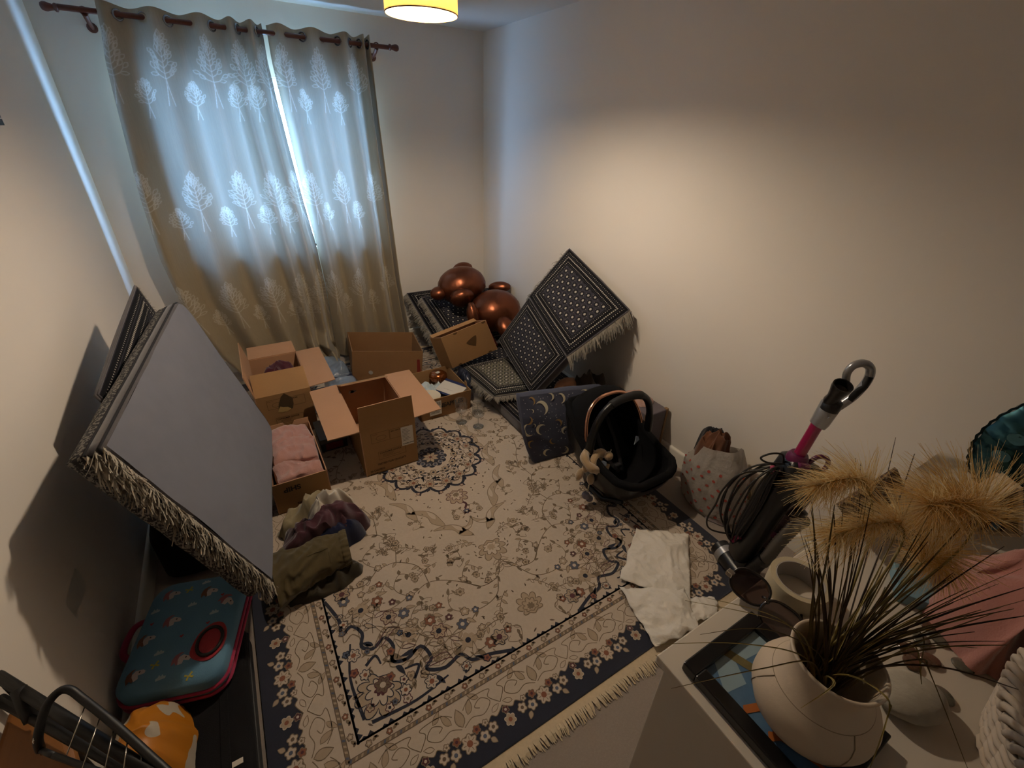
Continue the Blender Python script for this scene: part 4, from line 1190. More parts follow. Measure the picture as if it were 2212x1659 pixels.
def fringe_mb(b, p0, p1, out, L, n, rnd, droop=.5, w=.003, clump=0, segs=4, back=0):
    p0, p1, out = Vector(p0), Vector(p1), Vector(out).normalized(); e = (p1 - p0).normalized()
    for i in range(n):
        t = (i + rnd.random()) / n; base = p0.lerp(p1, t)
        cl = nz(t * clump * 3, 2.3, 1) if clump else 0
        d = (out + G * droop * rnd.uniform(.4, 1.3) + e * (rnd.uniform(-.25, .25) + cl * .9)).normalized()
        l = L * rnd.uniform(.65, 1.15) * (1 + cl * .4)
        nn = d.cross(e).normalized()
        A, B = [], []
        sd = (e + nn * rnd.uniform(-.6, .6)).normalized() * w
        off = nn * rnd.uniform(-.006, .006)
        q = base.copy()
        for k in range(segs + 1):
            ww = sd * (1 - .5 * k / segs)
            A.append(q - ww); B.append(q + ww)
            q = q + d * (l / segs) + off * (.4 if k else .2)
            d = (d + G * droop * .35 + Vector((rnd.uniform(-.2, .2), rnd.uniform(-.2, .2), rnd.uniform(-.2, .2)))).normalized()
        b.strip(A, B)
def cushion(name, label, q, th, mats, puff=.02, fringe_edges=(), fl=.06, group='patterned floor cushions', pattern_up=True, seed=0, sag=0, n=26, fdroop=.6, fclump=5, cat='cushion'):
    """q: P00, P10, P11, P01 world corners of the upper face; thickness below it. mats: (upper, side, lower)"""
    q = [Vector(p) for p in q]; nrm = (q[1] - q[0]).cross(q[3] - q[0]).normalized()
    O = sum(q, Vector()) / 4 - nrm * th; t = thing(name, label, cat, O, group=group)
    Wd = ((q[1] - q[0]).length + (q[2] - q[3]).length) / 2; Hd = ((q[3] - q[0]).length + (q[2] - q[1]).length) / 2
    def bil(u, v): return q[0].lerp(q[1], u).lerp(q[3].lerp(q[2], u), v) - O
    def prof(u, v):
        a = 1 - abs(2 * u - 1) ** 8; c = 1 - abs(2 * v - 1) ** 8
        return a * c
    def top(u, v):
        uu = .5 + (u - .5) * (1 - .01 * (2 * v - 1) ** 2)
        return bil(uu, v) + nrm * (puff * (prof(u, v) - 1) + .006 * nz(u * 4, v * 4, seed) * prof(u, v)) + G * sag * (1 - (2 * u - 1) ** 2) * (1 - (2 * v - 1) ** 2)
    def low(u, v): return bil(u, v) - nrm * (th - puff * .6 * (1 - prof(u, v)))
    uvf = lambda u, v: (u * Wd, v * Hd)
    b = MB().grid(top, n, n, uv=uvf); b.build('cover', mats[0], t, smooth=180, recalc=False)
    b = MB().grid(low, 10, 10, uv=uvf); b.build('underside', mats[2], t, smooth=180)
    loop = [(k / n, 0) for k in range(n)] + [(1, k / n) for k in range(n)] + [(1 - k / n, 1) for k in range(n)] + [(0, 1 - k / n) for k in range(n)]
    b = MB(); L = len(loop); K = 4
    cen = bil(.5, .5)
    rows = []
    for k in range(K + 1):
        s_ = k / K; row = []
        for (u, v) in loop:
            a, c = top(u, v), low(u, v); p = a.lerp(c, s_); o = (bil(u, v) - cen).normalized()
            row.append(b.v(p + o * .012 * math.sin(PI * s_)))
        rows.append(row)
    for k in range(K):
        for i in range(L): b.f(rows[k][i], rows[k][(i + 1) % L], rows[k + 1][(i + 1) % L], rows[k + 1][i])
    b.build('side_band', mats[1], t, smooth=180)
    MB().tube([top(u, v) + (bil(u, v) - cen).normalized() * .002 for u, v in loop], .0035, 6, True).build('piping', mats[1], t, smooth=180)
    rnd = random.Random(seed + 3)
    E4 = [((0, 0), (1, 0)), ((1, 0), (1, 1)), ((1, 1), (0, 1)), ((0, 1), (0, 0))]
    for e in fringe_edges:
        a, c = E4[e]; pa, pc = bil(*a) - nrm * puff, bil(*c) - nrm * puff
        ln = (pc - pa).length; o = ((pa + pc) / 2 - cen)
        b = MB(); fringe_mb(b, pa, pc, o, fl, int(ln * 520), rnd, fdroop, .0026, fclump)
        f_ = b.build('fringe', M_gfr, t, recalc=False); f_['kind'] = 'stuff'
    return t
M_pat = {}
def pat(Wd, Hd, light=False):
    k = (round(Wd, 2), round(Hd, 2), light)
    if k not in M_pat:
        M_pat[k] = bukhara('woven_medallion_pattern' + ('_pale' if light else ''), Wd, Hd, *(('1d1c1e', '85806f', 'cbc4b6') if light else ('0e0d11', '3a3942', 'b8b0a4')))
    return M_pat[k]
def qs(q):
    q = [Vector(p) for p in q]
    return ((q[1] - q[0]).length + (q[2] - q[3]).length) / 2, ((q[3] - q[0]).length + (q[2] - q[1]).length) / 2
def pcush(name, label, q, th, light=False, **k): return cushion(name, label, q, th, (pat(*qs(q), light), M_gside, M_gside), **k)
# base mattress on the floor along the right wall
pcush('floor_mattress', 'black patterned mattress lying flat on the rug under the other cushions', [(1.315, 1.98, .115), (1.975, 1.98, .115), (1.975, 3.70, .115), (1.315, 3.70, .115)], .1, fringe_edges=(0,), fl=.05, seed=1, cat='mattress')
# flat pale cushion
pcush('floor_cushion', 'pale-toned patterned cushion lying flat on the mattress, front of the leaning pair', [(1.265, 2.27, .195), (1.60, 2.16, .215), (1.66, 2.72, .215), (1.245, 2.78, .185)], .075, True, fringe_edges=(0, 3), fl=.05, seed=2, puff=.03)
# upright pair leaning on the wall
pcush('floor_cushion', 'dark patterned cushion standing on edge under the topmost leaning one', [(1.44, 2.09, .235), (1.555, 1.90, .575), (1.655, 2.49, .755), (1.55, 2.74, .345)], .09, fringe_edges=(), seed=3, puff=.02)
pcush('floor_cushion', 'dark patterned cushion leaning highest against the wall, long fringe along one edge', [(1.55, 1.895, .58), (1.93, 1.81, .845), (1.93, 2.44, 1.075), (1.65, 2.485, .76)], .07, fringe_edges=(0, 2), fl=.085, seed=4, puff=.02, fdroop=.9)
# pair sloping up to the window wall
pcush('floor_cushion', 'dark patterned cushion propped up the window wall, lower of two fringed ones', [(1.265, 3.16, .155), (1.95, 3.16, .155), (1.95, 3.755, .47), (1.205, 3.755, .475)], .07, fringe_edges=(3,), fl=.065, seed=5, puff=.02)
pcush('floor_cushion', 'dark patterned cushion lying on the propped one beneath the copper balloon', [(1.345, 3.02, .20), (1.97, 3.02, .20), (1.97, 3.64, .455), (1.29, 3.62, .465)], .06, fringe_edges=(3,), fl=.06, seed=6, puff=.02)

# ---- the large grey-backed mattress leaning on the left wall
C_, D_, A_, B_ = Vector((-.165, 1.32, .30)), Vector((-.058, 2.38, .285)), Vector((-.272, 2.42, 1.045)), Vector((-.42, 1.345, .988))
def big_mattress():
    q = [C_, D_, A_, B_]; nrm = (q[1] - q[0]).cross(q[3] - q[0]).normalized(); th = .105
    if nrm.x < 0: nrm = -nrm
    O = (C_ + D_) / 2; t = thing('floor_mattress', 'large mattress leaning on the left wall, plain grey back outward, tasselled end', 'mattress', O)
    def bil(u, v):
        # rounded outline at the two far corners
        p = q[0].lerp(q[1], u).lerp(q[3].lerp(q[2], u), v)
        return p - O
    def rc(u, v, r=.07):
        """pull the corners in to round them"""
        W_, H_ = 1.07, .76; x, y = u * W_, v * H_
        for cx_, sx in ((r, -1), (W_ - r, 1)):
            for cy_, sy in ((r, -1), (H_ - r, 1)):
                dx, dy = (x - cx_) * sx, (y - cy_) * sy
                if dx > 0 and dy > 0 and sx > 0:
                    m = max(dx, dy); h = math.hypot(dx, dy)
                    if h > 0: x, y = cx_ + sx * dx * m / h, cy_ + sy * dy * m / h
        return x / W_, y / H_
    def face(u, v, dep, inset=0):
        u = .5 + (u - .5) * (1 - inset); v = .5 + (v - .5) * (1 - inset)
        a, c = rc(u, v)
        return bil(a, c) - nrm * dep
    bulge = lambda u, v: .012 * (1 - (2 * u - 1) ** 4) * (1 - (2 * v - 1) ** 4) + .006 * nz(u * 3, v * 3)
    b = MB().grid(lambda u, v: face(u, v, -bulge(u, v), .015), 30, 24); b.build('underside', M_gfab, t, smooth=180)
    n = 30; loop = [(k / n, 0) for k in range(n)] + [(1, k / n) for k in range(n)] + [(1 - k / n, 1) for k in range(n)] + [(0, 1 - k / n) for k in range(n)]
    L = len(loop)
    def band(nm, d0, d1, i0, i1, mat, K=5, bul=.012):
        b = MB(); rows = []
        for k in range(K + 1):
            s_ = k / K; dd = lerp(d0, d1, s_); ii = lerp(i0, i1, s_) - bul * math.sin(PI * s_)
            rows.append([b.v(face(u, v, dd + .006 * nz(u * 6, v * 6, 3), ii)) for u, v in loop])
        for k in range(K):
            for i in range(L): b.f(rows[k][i], rows[k][(i + 1) % L], rows[k + 1][(i + 1) % L], rows[k + 1][i])
        b.build(nm, mat, t, smooth=180)
    band('edge_band', 0, .012, .015, 0, M_gside, 2, 0)
    band('side_band', .012, .05, 0, .0, M_gside); band('patterned_band', .052, .095, 0, .0, M_speck); band('edge_band', .095, .105, .0, .03, mk('black_edge', '1b1a1d', .9), 2, 0)
    for dd in (.012, .051):
        MB().tube([face(u, v, dd, -.004) for u, v in loop], .004, 6, True).build('piping', mk('black_edge', '1b1a1d', .9), t, smooth=180)
    MB().grid(lambda u, v: face(u, v, th, .03), 12, 12, uv=lambda u, v: (u * 1.07, v * .76)).build('cover', pat(1.07, .76), t, smooth=180)
    rnd = random.Random(21)
    b = MB(); p0, p1 = face(0, -.0, .03), face(0, 1.0, .03); out = Vector((.15, -1, .25))
    for dep, L_, nn in ((.0, .05, 420), (.02, .06, 460), (.04, .055, 300)):
        a, c = face(-.004, 0, dep), face(-.004, 1, dep)
        fringe_mb(b, a, c, out, L_, nn, rnd, .55, .0032, 9, 5)
    a, c = face(-.01, .9, .0), face(-.005, 1.0, .05); fringe_mb(b, a, c, Vector((.35, -.6, -.3)), .10, 150, rnd, .5, .003, 2, 5)
    f_ = b.build('fringe', mk('cream_grey_tassel', 'a39a8b', .95, var=.22, vs=50), t, recalc=False); f_['kind'] = 'stuff'
    b = MB(); a, c = face(1.0, .1, .1), face(1.0, .95, .1); fringe_mb(b, a, c, Vector((.1, 1, .1)), .05, 300, rnd, .4, .003, 6)
    f_ = b.build('fringe', M_gfr, t, recalc=False); f_['kind'] = 'stuff'
big_mattress()
pcush('floor_mattress', 'dark patterned mattress standing behind the grey-backed one against the left wall', [(-.29, 1.75, .31), (-.235, 2.55, .31), (-.415, 2.55, 1.085), (-.485, 1.75, .955)], .035, fringe_edges=(1,), fl=.025, seed=9, puff=.015, cat='mattress', group=None)

# invented holdall: carries the leaning mattress, its black fills the dark gap beneath
hol = thing('added_holdall', 'added black holdall filling the dark under the leaning grey mattress', 'bag', (-.40, 2.02, 0))
b = MB(); rings = []
for z, k in ((.001, .9), (.02, 1), (.2, 1), (.26, .9), (.285, .6)):
    rings.append([b.v((.205 * k * math.copysign(abs(math.cos(a)) ** .5, math.cos(a)), .24 * k * math.copysign(abs(math.sin(a)) ** .5, math.sin(a)), z + .008 * nz(math.cos(a) * 2, math.sin(a) * 2, z * 5))) for a in [j * PI / 18 for j in range(36)]])
for A, B in zip(rings, rings[1:]):
    for j in range(36): b.f(A[j], A[(j + 1) % 36], B[(j + 1) % 36], B[j])
b.f(*rings[0][::-1]); b.f(*rings[-1]); b.build('body', cloth('added_holdall_black', '0c0c0e', '131316', .9, 400, .05), hol, smooth=60)
for sgn in (-1, 1): MB().tube(smooth_path([(sgn * .06, -.2, .20), (sgn * .07, -.12, .285), (sgn * .05, 0, .30), (sgn * .07, .12, .285), (sgn * .06, .2, .20)], 6), .008, 8, flat=.5).build('carry_strap', mk('black_webbing', '1a1a1d', .8), hol, smooth=180)

# ================================================================ CLOTHES ON THE RUG
ZR = .0125
heap('beige_trousers', 'light beige garment heaped at the back of the clothes pile by the towel box', 'clothes', (.0, 1.87, ZR), .14, .08, .125, cloth('beige_cotton', '8f8161', 'a09274'), 31, .35, 2.6, 8, .06, 3, prof=lambda x, y: 1 + .15 * x)
heap('white_blouse', 'crumpled white garment on the clothes pile', 'clothes', (.10, 1.812, ZR), .12, .07, .165, cloth('white_cotton', 'c9bfae', 'dcd3c4'), 33, .25, 2.3, 13, .075, 3)
heap('navy_jumper', 'navy garment showing under the maroon one in the clothes pile', 'clothes', (.04, 1.69, ZR), .175, .125, .135, cloth('navy_cotton', '0d1230', '141b3c'), 35, .18, 2.6, 8, .05, 4)
heap('maroon_shirt', 'crumpled maroon shirt on top of the clothes pile', 'clothes', (.035, 1.68, ZR), .205, .088, .155, cloth('maroon_cotton', '40222a', '4f2c34'), 38, .30, 2.5, 11, .085, 4)
def shorts():
    t = thing('khaki_shorts', 'olive khaki shorts with gathered elastic waistband at the front of the clothes pile', 'clothes', (-.01, 1.525, ZR))
    mat = cloth('khaki_cotton', '4a3f26', '594d30')
    def S_(u, v):
        a = 2 * PI * v; x = lerp(-.17, .135, u)
        ry = lerp(.125, .085, u) * (1 - .15 * math.sin(PI * u)); rz = lerp(.07, .06, u) + .008 * math.sin(PI * u)
        k = 1 + .12 * nz(math.cos(a) * 1.5, math.sin(a) * 1.5, u * 4 + 1) + .12 * ridged(u * .5 + v * .3, v, 4, 9) + .05 * ridged(u * .4, v * .6, 8, 22)
        gth = .03 * math.sin(a * 26) * sstep(.86, .92, u)
        y = ry * math.cos(a) * (k + gth); z = rz * (math.sin(a) * (k + gth))
        z = max(z + rz, .002)
        return Vector((x + .25 * y * u * .3, y + .03 * u, z))
    b = MB().grid(S_, 60, 110, cv=True); b.build('cloth', mat, t, smooth=180)
    def W_(u, v):
        p = S_(.90 + .1 * u, v); c = Vector((p.x, .03, .06)); o = (p - c).normalized()
        return p + o * (.004 + .003 * math.sin(PI * u))
    MB().grid(W_, 8, 110, cv=True).build('waistband', mat, t, smooth=180)
    MB().grid(lambda u, v: S_(1 - .3 * u, v) * 1 + (Vector((S_(1 - .3 * u, v).x, .03, .06)) - S_(1 - .3 * u, v)) * (.06 + .5 * u), 6, 60, cv=True).build('lining', cloth('dark_khaki_lining', '2c2517', '383020'), t, smooth=180)
    # pocket flap seam
    MB().tube([S_(lerp(.45, .72, k / 8), .30 - .0 * k) + Vector((0, 0, .0015)) for k in range(9)], .0016, 5).build('seam', mat, t)
    MB().tube([S_(.72, lerp(.30, .42, k / 8)) + Vector((0, 0, .001)) for k in range(9)], .0016, 5).build('seam', mat, t)
shorts()
heap('olive_garment', 'dark olive garment under the khaki shorts, spreading onto the rug', 'clothes', (.0, 1.475, ZR), .15, .075, .05, cloth('dark_khaki_lining', '2c2517', '383020'), 44, .1, 2.4, 11, .045, 3)

# ================================================================ COPPER BEAR BALLOON
M_cop = mk('copper_foil', '74442f', .33, .9, var=.08, vs=4, bump=.3, bs=9, bd=.02)
bear = thing('bear_balloon', 'shiny copper foil balloon in the shape of a bear lying on the cushions', 'balloon', (1.6, 3.3, .33))
BO = Vector((1.6, 3.3, .33))
def foil(name, c, r, M3=None, seam=14, amp=.05, parent=None):
    """foil lobe: puffed disc with puckers along its seam"""
    Mx = Matrix.Translation(Vector(c) - BO) @ (M3 or Matrix.Identity(4))
    def fn(d):
        eq = max(0, 1 - abs(d.z) * 2.2)
        a = math.atan2(d.y, d.x)
        return 1 + amp * eq * abs(math.sin(a * seam / 2)) - amp * .6 * eq + .012 * nz(d.x * 3, d.y * 3, d.z * 3 + seam)
    return MB().ball((0, 0, 0), r, 72, 30, Mx, fn).build(name, M_cop, parent or bear, smooth=180)
face_dir = frame((0, 0, 0), (.93, -.2, .1), (.25, .75, .55))   # plane of the flat balloon: x right, y up the bear
hd = foil('head', (1.575, 3.40, .585), (.205, .165, .15), face_dir, 26)
foil('muzzle', (1.515, 3.27, .525), (.105, .075, .09), face_dir, 14, .08)
foil('ear', (1.365, 3.40, .545), (.075, .06, .05), face_dir, 10, .06)
foil('ear', (1.63, 3.49, .70), (.085, .06, .045), face_dir, 10, .06)
foil('body', (1.735, 3.10, .43), (.215, .185, .155), frame((0, 0, 0), (.9, -.3, .1), (-.2, .8, .45)), 24)
foil('arm', (1.50, 3.04, .44), (.05, .115, .05), frame((0, 0, 0), (1, 0, 0), (-.1, .35, .9)), 8, .06)
foil('arm', (1.905, 3.33, .545), (.10, .05, .045), frame((0, 0, 0), (.7, -.6, .1), (.2, .6, .6)), 8, .06)
foil('leg', (1.72, 2.90, .36), (.075, .11, .065), frame((0, 0, 0), (1, 0, 0), (.1, -.6, -.5)), 8, .06)
# ================================================================ MOON-PRINT MAT
MT = [(0, (1.165, 1.79, .45)), (.52, (1.55, 1.79, .39)), (.8, (1.77, 1.79, .345)), (1, (1.92, 1.76, .26))]
def ptab(tab, x):
    for (a, va), (b_, vb) in zip(tab, tab[1:]):
        if x <= b_: return Vector(va).lerp(Vector(vb), (x - a) / (b_ - a))
    return Vector(tab[-1][1])
moon = thing('moon_print_mat', 'navy padded mat printed with cream moons and stars, standing behind the baby car seat', 'mat', (1.55, 1.7, .0125))
MO = Vector((1.55, 1.7, .0125))
def mp_(u, v, off=0, th=0):
    B = Vector((1.238, 1.704, .013)).lerp(Vector((1.93, 1.62, .013)), u)
    q = B.lerp(ptab(MT, u), v)
    q += Vector((-.03 * math.sin(PI * v) * (1 - u), -.02 * math.sin(PI * v), 0))
    q += Vector((0, -1, .25)) * (.007 * nz(u * 6, v * 3, 2) + .006 * ridged(u * .8 + v * .35, v * .4, 5, 5))
    return q + Vector((0, -off, off * .3)) - MO
M_moon = cloth('slate_navy_jersey', '464a5c', '4f5366', .9, 500, .1)
b = MB().grid(lambda u, v: mp_(u, v), 60, 30)
def back(u, v):
    q = mp_(u, v); return q + Vector((.02, .06 + .0 * v, -.04 * v))
b.grid(back, 20, 10)
L = 60
edge = [(0, k / 20) for k in range(20)] + [(k / 40, 1) for k in range(40)] + [(1, 1 - k / 20) for k in range(21)]
rows = []
for k in range(7):
    s_ = k / 6; row = []
    for (u, v) in edge:
        a, c = mp_(u, v), back(u, v); row.append(b.v(a.lerp(c, s_) + (Vector((0, 0, .03 if v > .5 else 0)) + Vector((-.015 if u < .1 else (.015 if u > .9 else 0), 0, 0))) * math.sin(PI * s_)))
    rows.append(row)
for A, B in zip(rows, rows[1:]):
    for i in range(len(edge) - 1): b.f(A[i], A[i + 1], B[i + 1], B[i])
b.build('padding', M_moon, moon, smooth=180)
M_mcream = cloth('cream_print', 'c8bfa4', 'd4ccb4'); M_mgold = cloth('gold_print', '9a7a4a', 'a58654'); M_mstar = cloth('pale_star_print', 'a9a9b4', 'bcbcc6')
rnd = random.Random(77)
for (u, v, s_, k) in [(0.1, 0.93, 30, 1), (0.18, 0.82, 55, 0), (0.28, 0.95, 30, 0), (0.38, 0.91, 40, 0), (0.48, 0.7, 35, 0), (0.05, 0.68, 32, 1), (0.31, 0.57, 32, 1), (0.03, 0.55, 50, 0), (0.15, 0.52, 45, 0), (0.36, 0.43, 35, 0), (0.09, 0.8, 15, 0), (0.09, 0.6, 15, 0), (0.03, 0.33, 35, 1), (0.14, 0.13, 35, 0), (0.3, 0.1, 40, 0), (0.62, 0.94, 40, 0), (0.82, 0.94, 30, 0), (.22, .3, 28, 1), (.45, .25, 30, 0)]:
    r = s_ * .00078; a0 = rnd.choice([-.6, .2, .5, -2.9, 2.6]); Lp, Rp = [], []
    for i in range(13):
        t_ = i / 12; th = a0 + lerp(-1.95, 1.95, t_); w = math.sin(PI * t_) * .55
        for lst, rr in ((Lp, r), (Rp, r * (1 - w))):
            lst.append(mp_(clamp(u + rr * math.cos(th) / .70), clamp(v + rr * math.sin(th) / .44), .0035))
    MB().strip(Lp, Rp).build('moon_print', M_mgold if k else M_mcream, moon, recalc=False)
b = MB()
for i in range(110):
    u, v = rnd.uniform(.02, .6), rnd.uniform(.06, .97); r = rnd.choice([.0022, .003, .0045])
    n = 4 if r > .004 else 8
    b.face([mp_(clamp(u + (r if j % 2 == 0 or n == 8 else r * .5) * math.cos(j * 2 * PI / 8) / .7), clamp(v + (r if j % 2 == 0 or n == 8 else r * .5) * math.sin(j * 2 * PI / 8) / .44), .003) for j in range(8)])
o = b.build('star_print', M_mstar, moon, recalc=False); o['kind'] = 'stuff'

# ---- things tucked behind the mat
heap('dark_clothes', 'dark brown and black clothes heaped under the leaning cushions by the wall', 'clothes', (1.80, 1.93, .0125), .16, .12, .33, cloth('dark_brown_mix', '231c17', '4a3e31'), 51, .1, 2.6, 9, .09, 4)
t = thing('peach_pillow', 'peach and orange pillow poking up behind the moon-print mat', 'pillow', (1.66, 1.985, .20))
b = MB(); b.ball((0, 0, .07), (.095, .06, .075), 28, 16, None, lambda d: 1 + .08 * nz(d.x * 3, d.y * 3, d.z * 3)); b.build('cover', cloth('peach_cotton', 'b07a58', 'c08a66'), t, smooth=180)
b = MB(); b.ball((.03, -.02, .05), (.075, .048, .055), 24, 14, TR(0, 0, 0, 0, .3, .1), lambda d: 1 + .06 * nz(d.x * 3, d.y * 3, d.z * 3 + 4)); b.build('inner_fold', cloth('orange_cotton', '9a5a30', 'a8683c'), t, smooth=180)
t = thing('fabric_box', 'mauve-grey fabric storage box with tan edges by the baseboard behind the car seat', 'box', (1.885, 1.52, 0))
MB().bb(-.07, .10, -.1, .1, .001, .33).build('body', cloth('mauve_grey_fabric', '5c5359', '675e64'), t, bevel=.006)
b = MB()
MB().bb(.085, .104, -.104, -.08, .001, .335).build('edge_strip', mk('tan_edge', '8c6f50', .8), t, bevel=.003)
MB().bb(-.074, -.05, -.104, -.08, .001, .335).build('edge_strip', mk('tan_edge', '8c6f50', .8), t, bevel=.003)
heap('terracotta_cloth', 'terracotta orange cloth between the car seat and the fabric box', 'cloth', (1.81, 1.385, 0.001), .085, .05, .17, cloth('terracotta_cotton', '8a4424', '9c5230'), 61, .2, 2.4, 14, .04, 3)
heap('pink_cloth', 'pale pink cloth lying over the fabric box behind the car seat', 'cloth', (1.90, 1.585, .332), .075, .09, .035, cloth('pale_pink_cotton', 'a8867a', 'b8978b'), 63, .2, 2.6, 12, .025, 3)

# ================================================================ BABY CAR SEAT
CX, CY = 1.531, 1.347
cs = thing('baby_car_seat', 'black baby car seat with copper canopy bar and black carry handle', 'car seat', (CX, CY, .0125))
M_blk = mk('black_plastic', '09090b', .38, var=.1); M_blf = cloth('black_seat_fabric', '08080a', '0d0d10', .95, 500, .0)
M_coppr = mk('copper_tube', 'd6a084', .2, 1, var=.04)
TF = [(-.31, .30, .41, .12), (-.27, .20, .415, .165), (-.2, .10, .40, .20), (-.08, .03, .33, .213), (.03, .004, .275, .215), (.12, .02, .25, .212), (.2, .07, .24, .205), (.255, .12, .235, .17), (.28, .18, .228, .11)]
def tf(f):
    return tuple(pw([(r[0], r[k]) for r in TF], f) for k in (1, 2, 3))
def shell(u, v, ins=0, lift=0):
    f = lerp(-.31, .28, u); zb, zr, w = tf(f); w -= ins; zb += lift
    a = lerp(-PI / 2, PI / 2, v); x = w * math.sin(a) ; c = math.cos(a)
    x = math.copysign(abs(math.sin(a)) ** .8, a) * w
    z = zr - (zr - zb) * c ** .75
    ff = f * (1 - ins * .6)
    return Vector((x, -ff, z))
MB().grid(lambda u, v: shell(u, v), 36, 30).build('shell', M_blk, cs, smooth=180)
MB().grid(lambda u, v: shell(u, v, .03, .055), 36, 30).build('seat_pad', M_blf, cs, smooth=180)
rim = [shell(k / 40, 1, .012) for k in range(41)] + [shell(1 - k / 40, 0, .012) for k in range(41)]
MB().tube(rim, .021, 10, True).build('padded_rim', M_blf, cs, smooth=180)
MB().tube([(-.15, .05, .016), (-.16, -.1, .03), (-.12, -.2, .075)], .014, 8).build('rocker', M_blk, cs, smooth=60)
MB().tube([(.15, .05, .016), (.16, -.1, .03), (.12, -.2, .075)], .014, 8).build('rocker', M_blk, cs, smooth=60)
def arch(w, h, lean, n=40, sq=.74, pz=.256, y0=0):
    pts = []
    for i in range(n + 1):
        th = PI * i / n; ct = math.cos(th); st = math.sin(th)
        x = -math.copysign(abs(ct) ** sq, ct) * w; q = st ** sq * h
        pts.append(Vector((x, y0 - math.sin(lean) * q, pz + math.cos(lean) * q)))
    return pts
hp = arch(.212, .312, 0)
MB().tube(hp, [.019 if 4 < i < 36 else .023 for i in range(41)], 12).build('handle', M_blk, cs, smooth=180)
MB().tube(hp[15:26], .0225, 12).build('handle_grip', mk('black_rubber_grip', '161617', .7), cs, smooth=180)
for s in (-1, 1): MB().lathe([(0, -.02), (.036, -.02), (.04, -.01), (.04, .012), (.03, .02), (0, .02)], 20, TR(s * .212, 0, .256, 0, PI / 2, 0)).build('handle_hinge', M_blk, cs, smooth=50)
cp = arch(.2, .285, -.42, 40, .76, .262, .01)
MB().tube(cp, .0105, 10).build('canopy_bar', M_coppr, cs, smooth=180)
def canopy(u, v):
    le = lerp(-.42, -1.45, u); h = lerp(.283, .30, u) + .05 * math.sin(PI * u); w = lerp(.2, .19, u) + .025 * math.sin(PI * u)
    a = arch(w, h, le, 40, .76, .262, .012)
    i = v * 40; k = min(int(i), 39); p = a[k].lerp(a[k + 1], i - k)
    return p + Vector((0, 0, .012 * math.sin(PI * u * 3) * math.sin(PI * v)))
MB().grid(canopy, 14, 40).build('canopy', M_blf, cs, smooth=180, solid=.003)
MB().grid(lambda u, v: Vector((lerp(-.13, .13, u) * (1 - .25 * v), .02 + .17 * v + .0 * u, .12 + .2 * v + .03 * (2 * u - 1) ** 2)), 10, 12).build('seat_insert', M_blf, cs, smooth=180, solid=.02)
# crotch buckle, straps, light label
for s in (-1, 1): MB().tube([(s * .05, .17, .34), (s * .055, .08, .23), (s * .035, 0, .15), (s * .01, -.05, .12)], .014, 8, flat=.25).build('harness_strap', mk('black_webbing', '1a1a1d', .8), cs, smooth=180)
MB().bb(-.02, .02, -.075, -.03, .10, .135, TR(0, 0, 0, -.3)).build('buckle', mk('dark_grey_plastic', '2d2d30', .4), cs, bevel=.005)
lb = [(0, 0), (.06, .0), (.062, .02), (.045, .03), (.03, .018), (.016, .018), (.012, .03), (-.004, .028)]
MB().prism(lb, 0, .003, frame((-.205, -.055, .235), (.62, -.55, .28), (.2, .25, .9))).build('care_label', mk('pale_blue_grey_label', '7f8a9a', .6), cs)
MB().prism(lb[:5], 0, .003, frame((.10, -.02, .245), (.9, .3, .0), (.1, .5, .7))).build('care_label', mk('pale_blue_grey_label', '7f8a9a', .6), cs)

# ---- plush ring toy on the handle
toy = thing('plush_ring_toy', 'beige plush rings toy with dangling feet and a flower, hooked round the car seat handle', 'toy', (1.322, 1.325, .30))
M_plush = cloth('beige_plush', 'a58b68', 'b59b78', .98, 300, .8, .9)
def ringt(R_, r, M, n=40, bulge=5, arc=2 * PI):
    b = MB(); cl = arc > 6.2
    m = n if cl else n + 1
    b.tube([(R_ * math.cos(arc * k / n), R_ * math.sin(arc * k / n), 0) for k in range(m)], [r * (1 + .12 * math.sin(bulge * arc * k / n)) for k in range(m)], 14, cl, M=M)
    return b
ringt(.05, .022, TR(-.01, -.02, -.015, .5, .35, 0)).build('ring', M_plush, toy, smooth=180)
ringt(.048, .021, TR(.035, -.03, -.035, 1.1, -.5, .4), 40, 3, 5.2).build('ring', M_plush, toy, smooth=180)
for (x, y, z, a, L_) in ((-.075, -.01, -.085, .35, .036), (-.012, -.03, -.13, -.1, .036), (-.045, -.02, -.045, .6, .03)):
    MB().ball((0, 0, 0), (.021, .019, L_), 18, 12, TR(x, y, z, 0, a, 0)).build('dangling_foot', M_plush, toy, smooth=180)
MB().ball((.075, -.045, .0), (.024, .022, .024), 16, 10).build('bobble', M_plush, toy, smooth=180)
b = MB(); b.tube([(.075, -.045, .015), (.08, -.05, .035), (.078, -.052, .045)], .002, 5); b.build('loop', M_mcream, toy)
for k in range(6):
    a = k * PI / 3; MB().ball((.017 * math.cos(a), .017 * math.sin(a), 0), (.011, .011, .005), 12, 8, frame((.03, -.07, -.10), (.8, -.55, 0), (.3, .35, .9))).build('petal', cloth('cream_felt', 'c3b79c', 'cdc2a8'), toy, smooth=180)
MB().ball((0, 0, .003), (.009, .009, .005), 12, 8, frame((.03, -.07, -.10), (.8, -.55, 0), (.3, .35, .9))).build('flower_centre', cloth('brown_felt', '33201a', '402a22'), toy, smooth=180)
for (x, y, z, r) in ((-.045, -.045, -.215, .022), (-.02, -.05, -.245, .02)):
    MB().ball((x, y, z), r, 14, 10).build('pompom', cloth('lilac_grey_plush', '77717a', '85808a'), toy, smooth=180)
MB().tube([(-.012, -.03, -.13), (-.03, -.04, -.18), (-.04, -.045, -.21)], .003, 6).build('cord', M_mcream, toy)

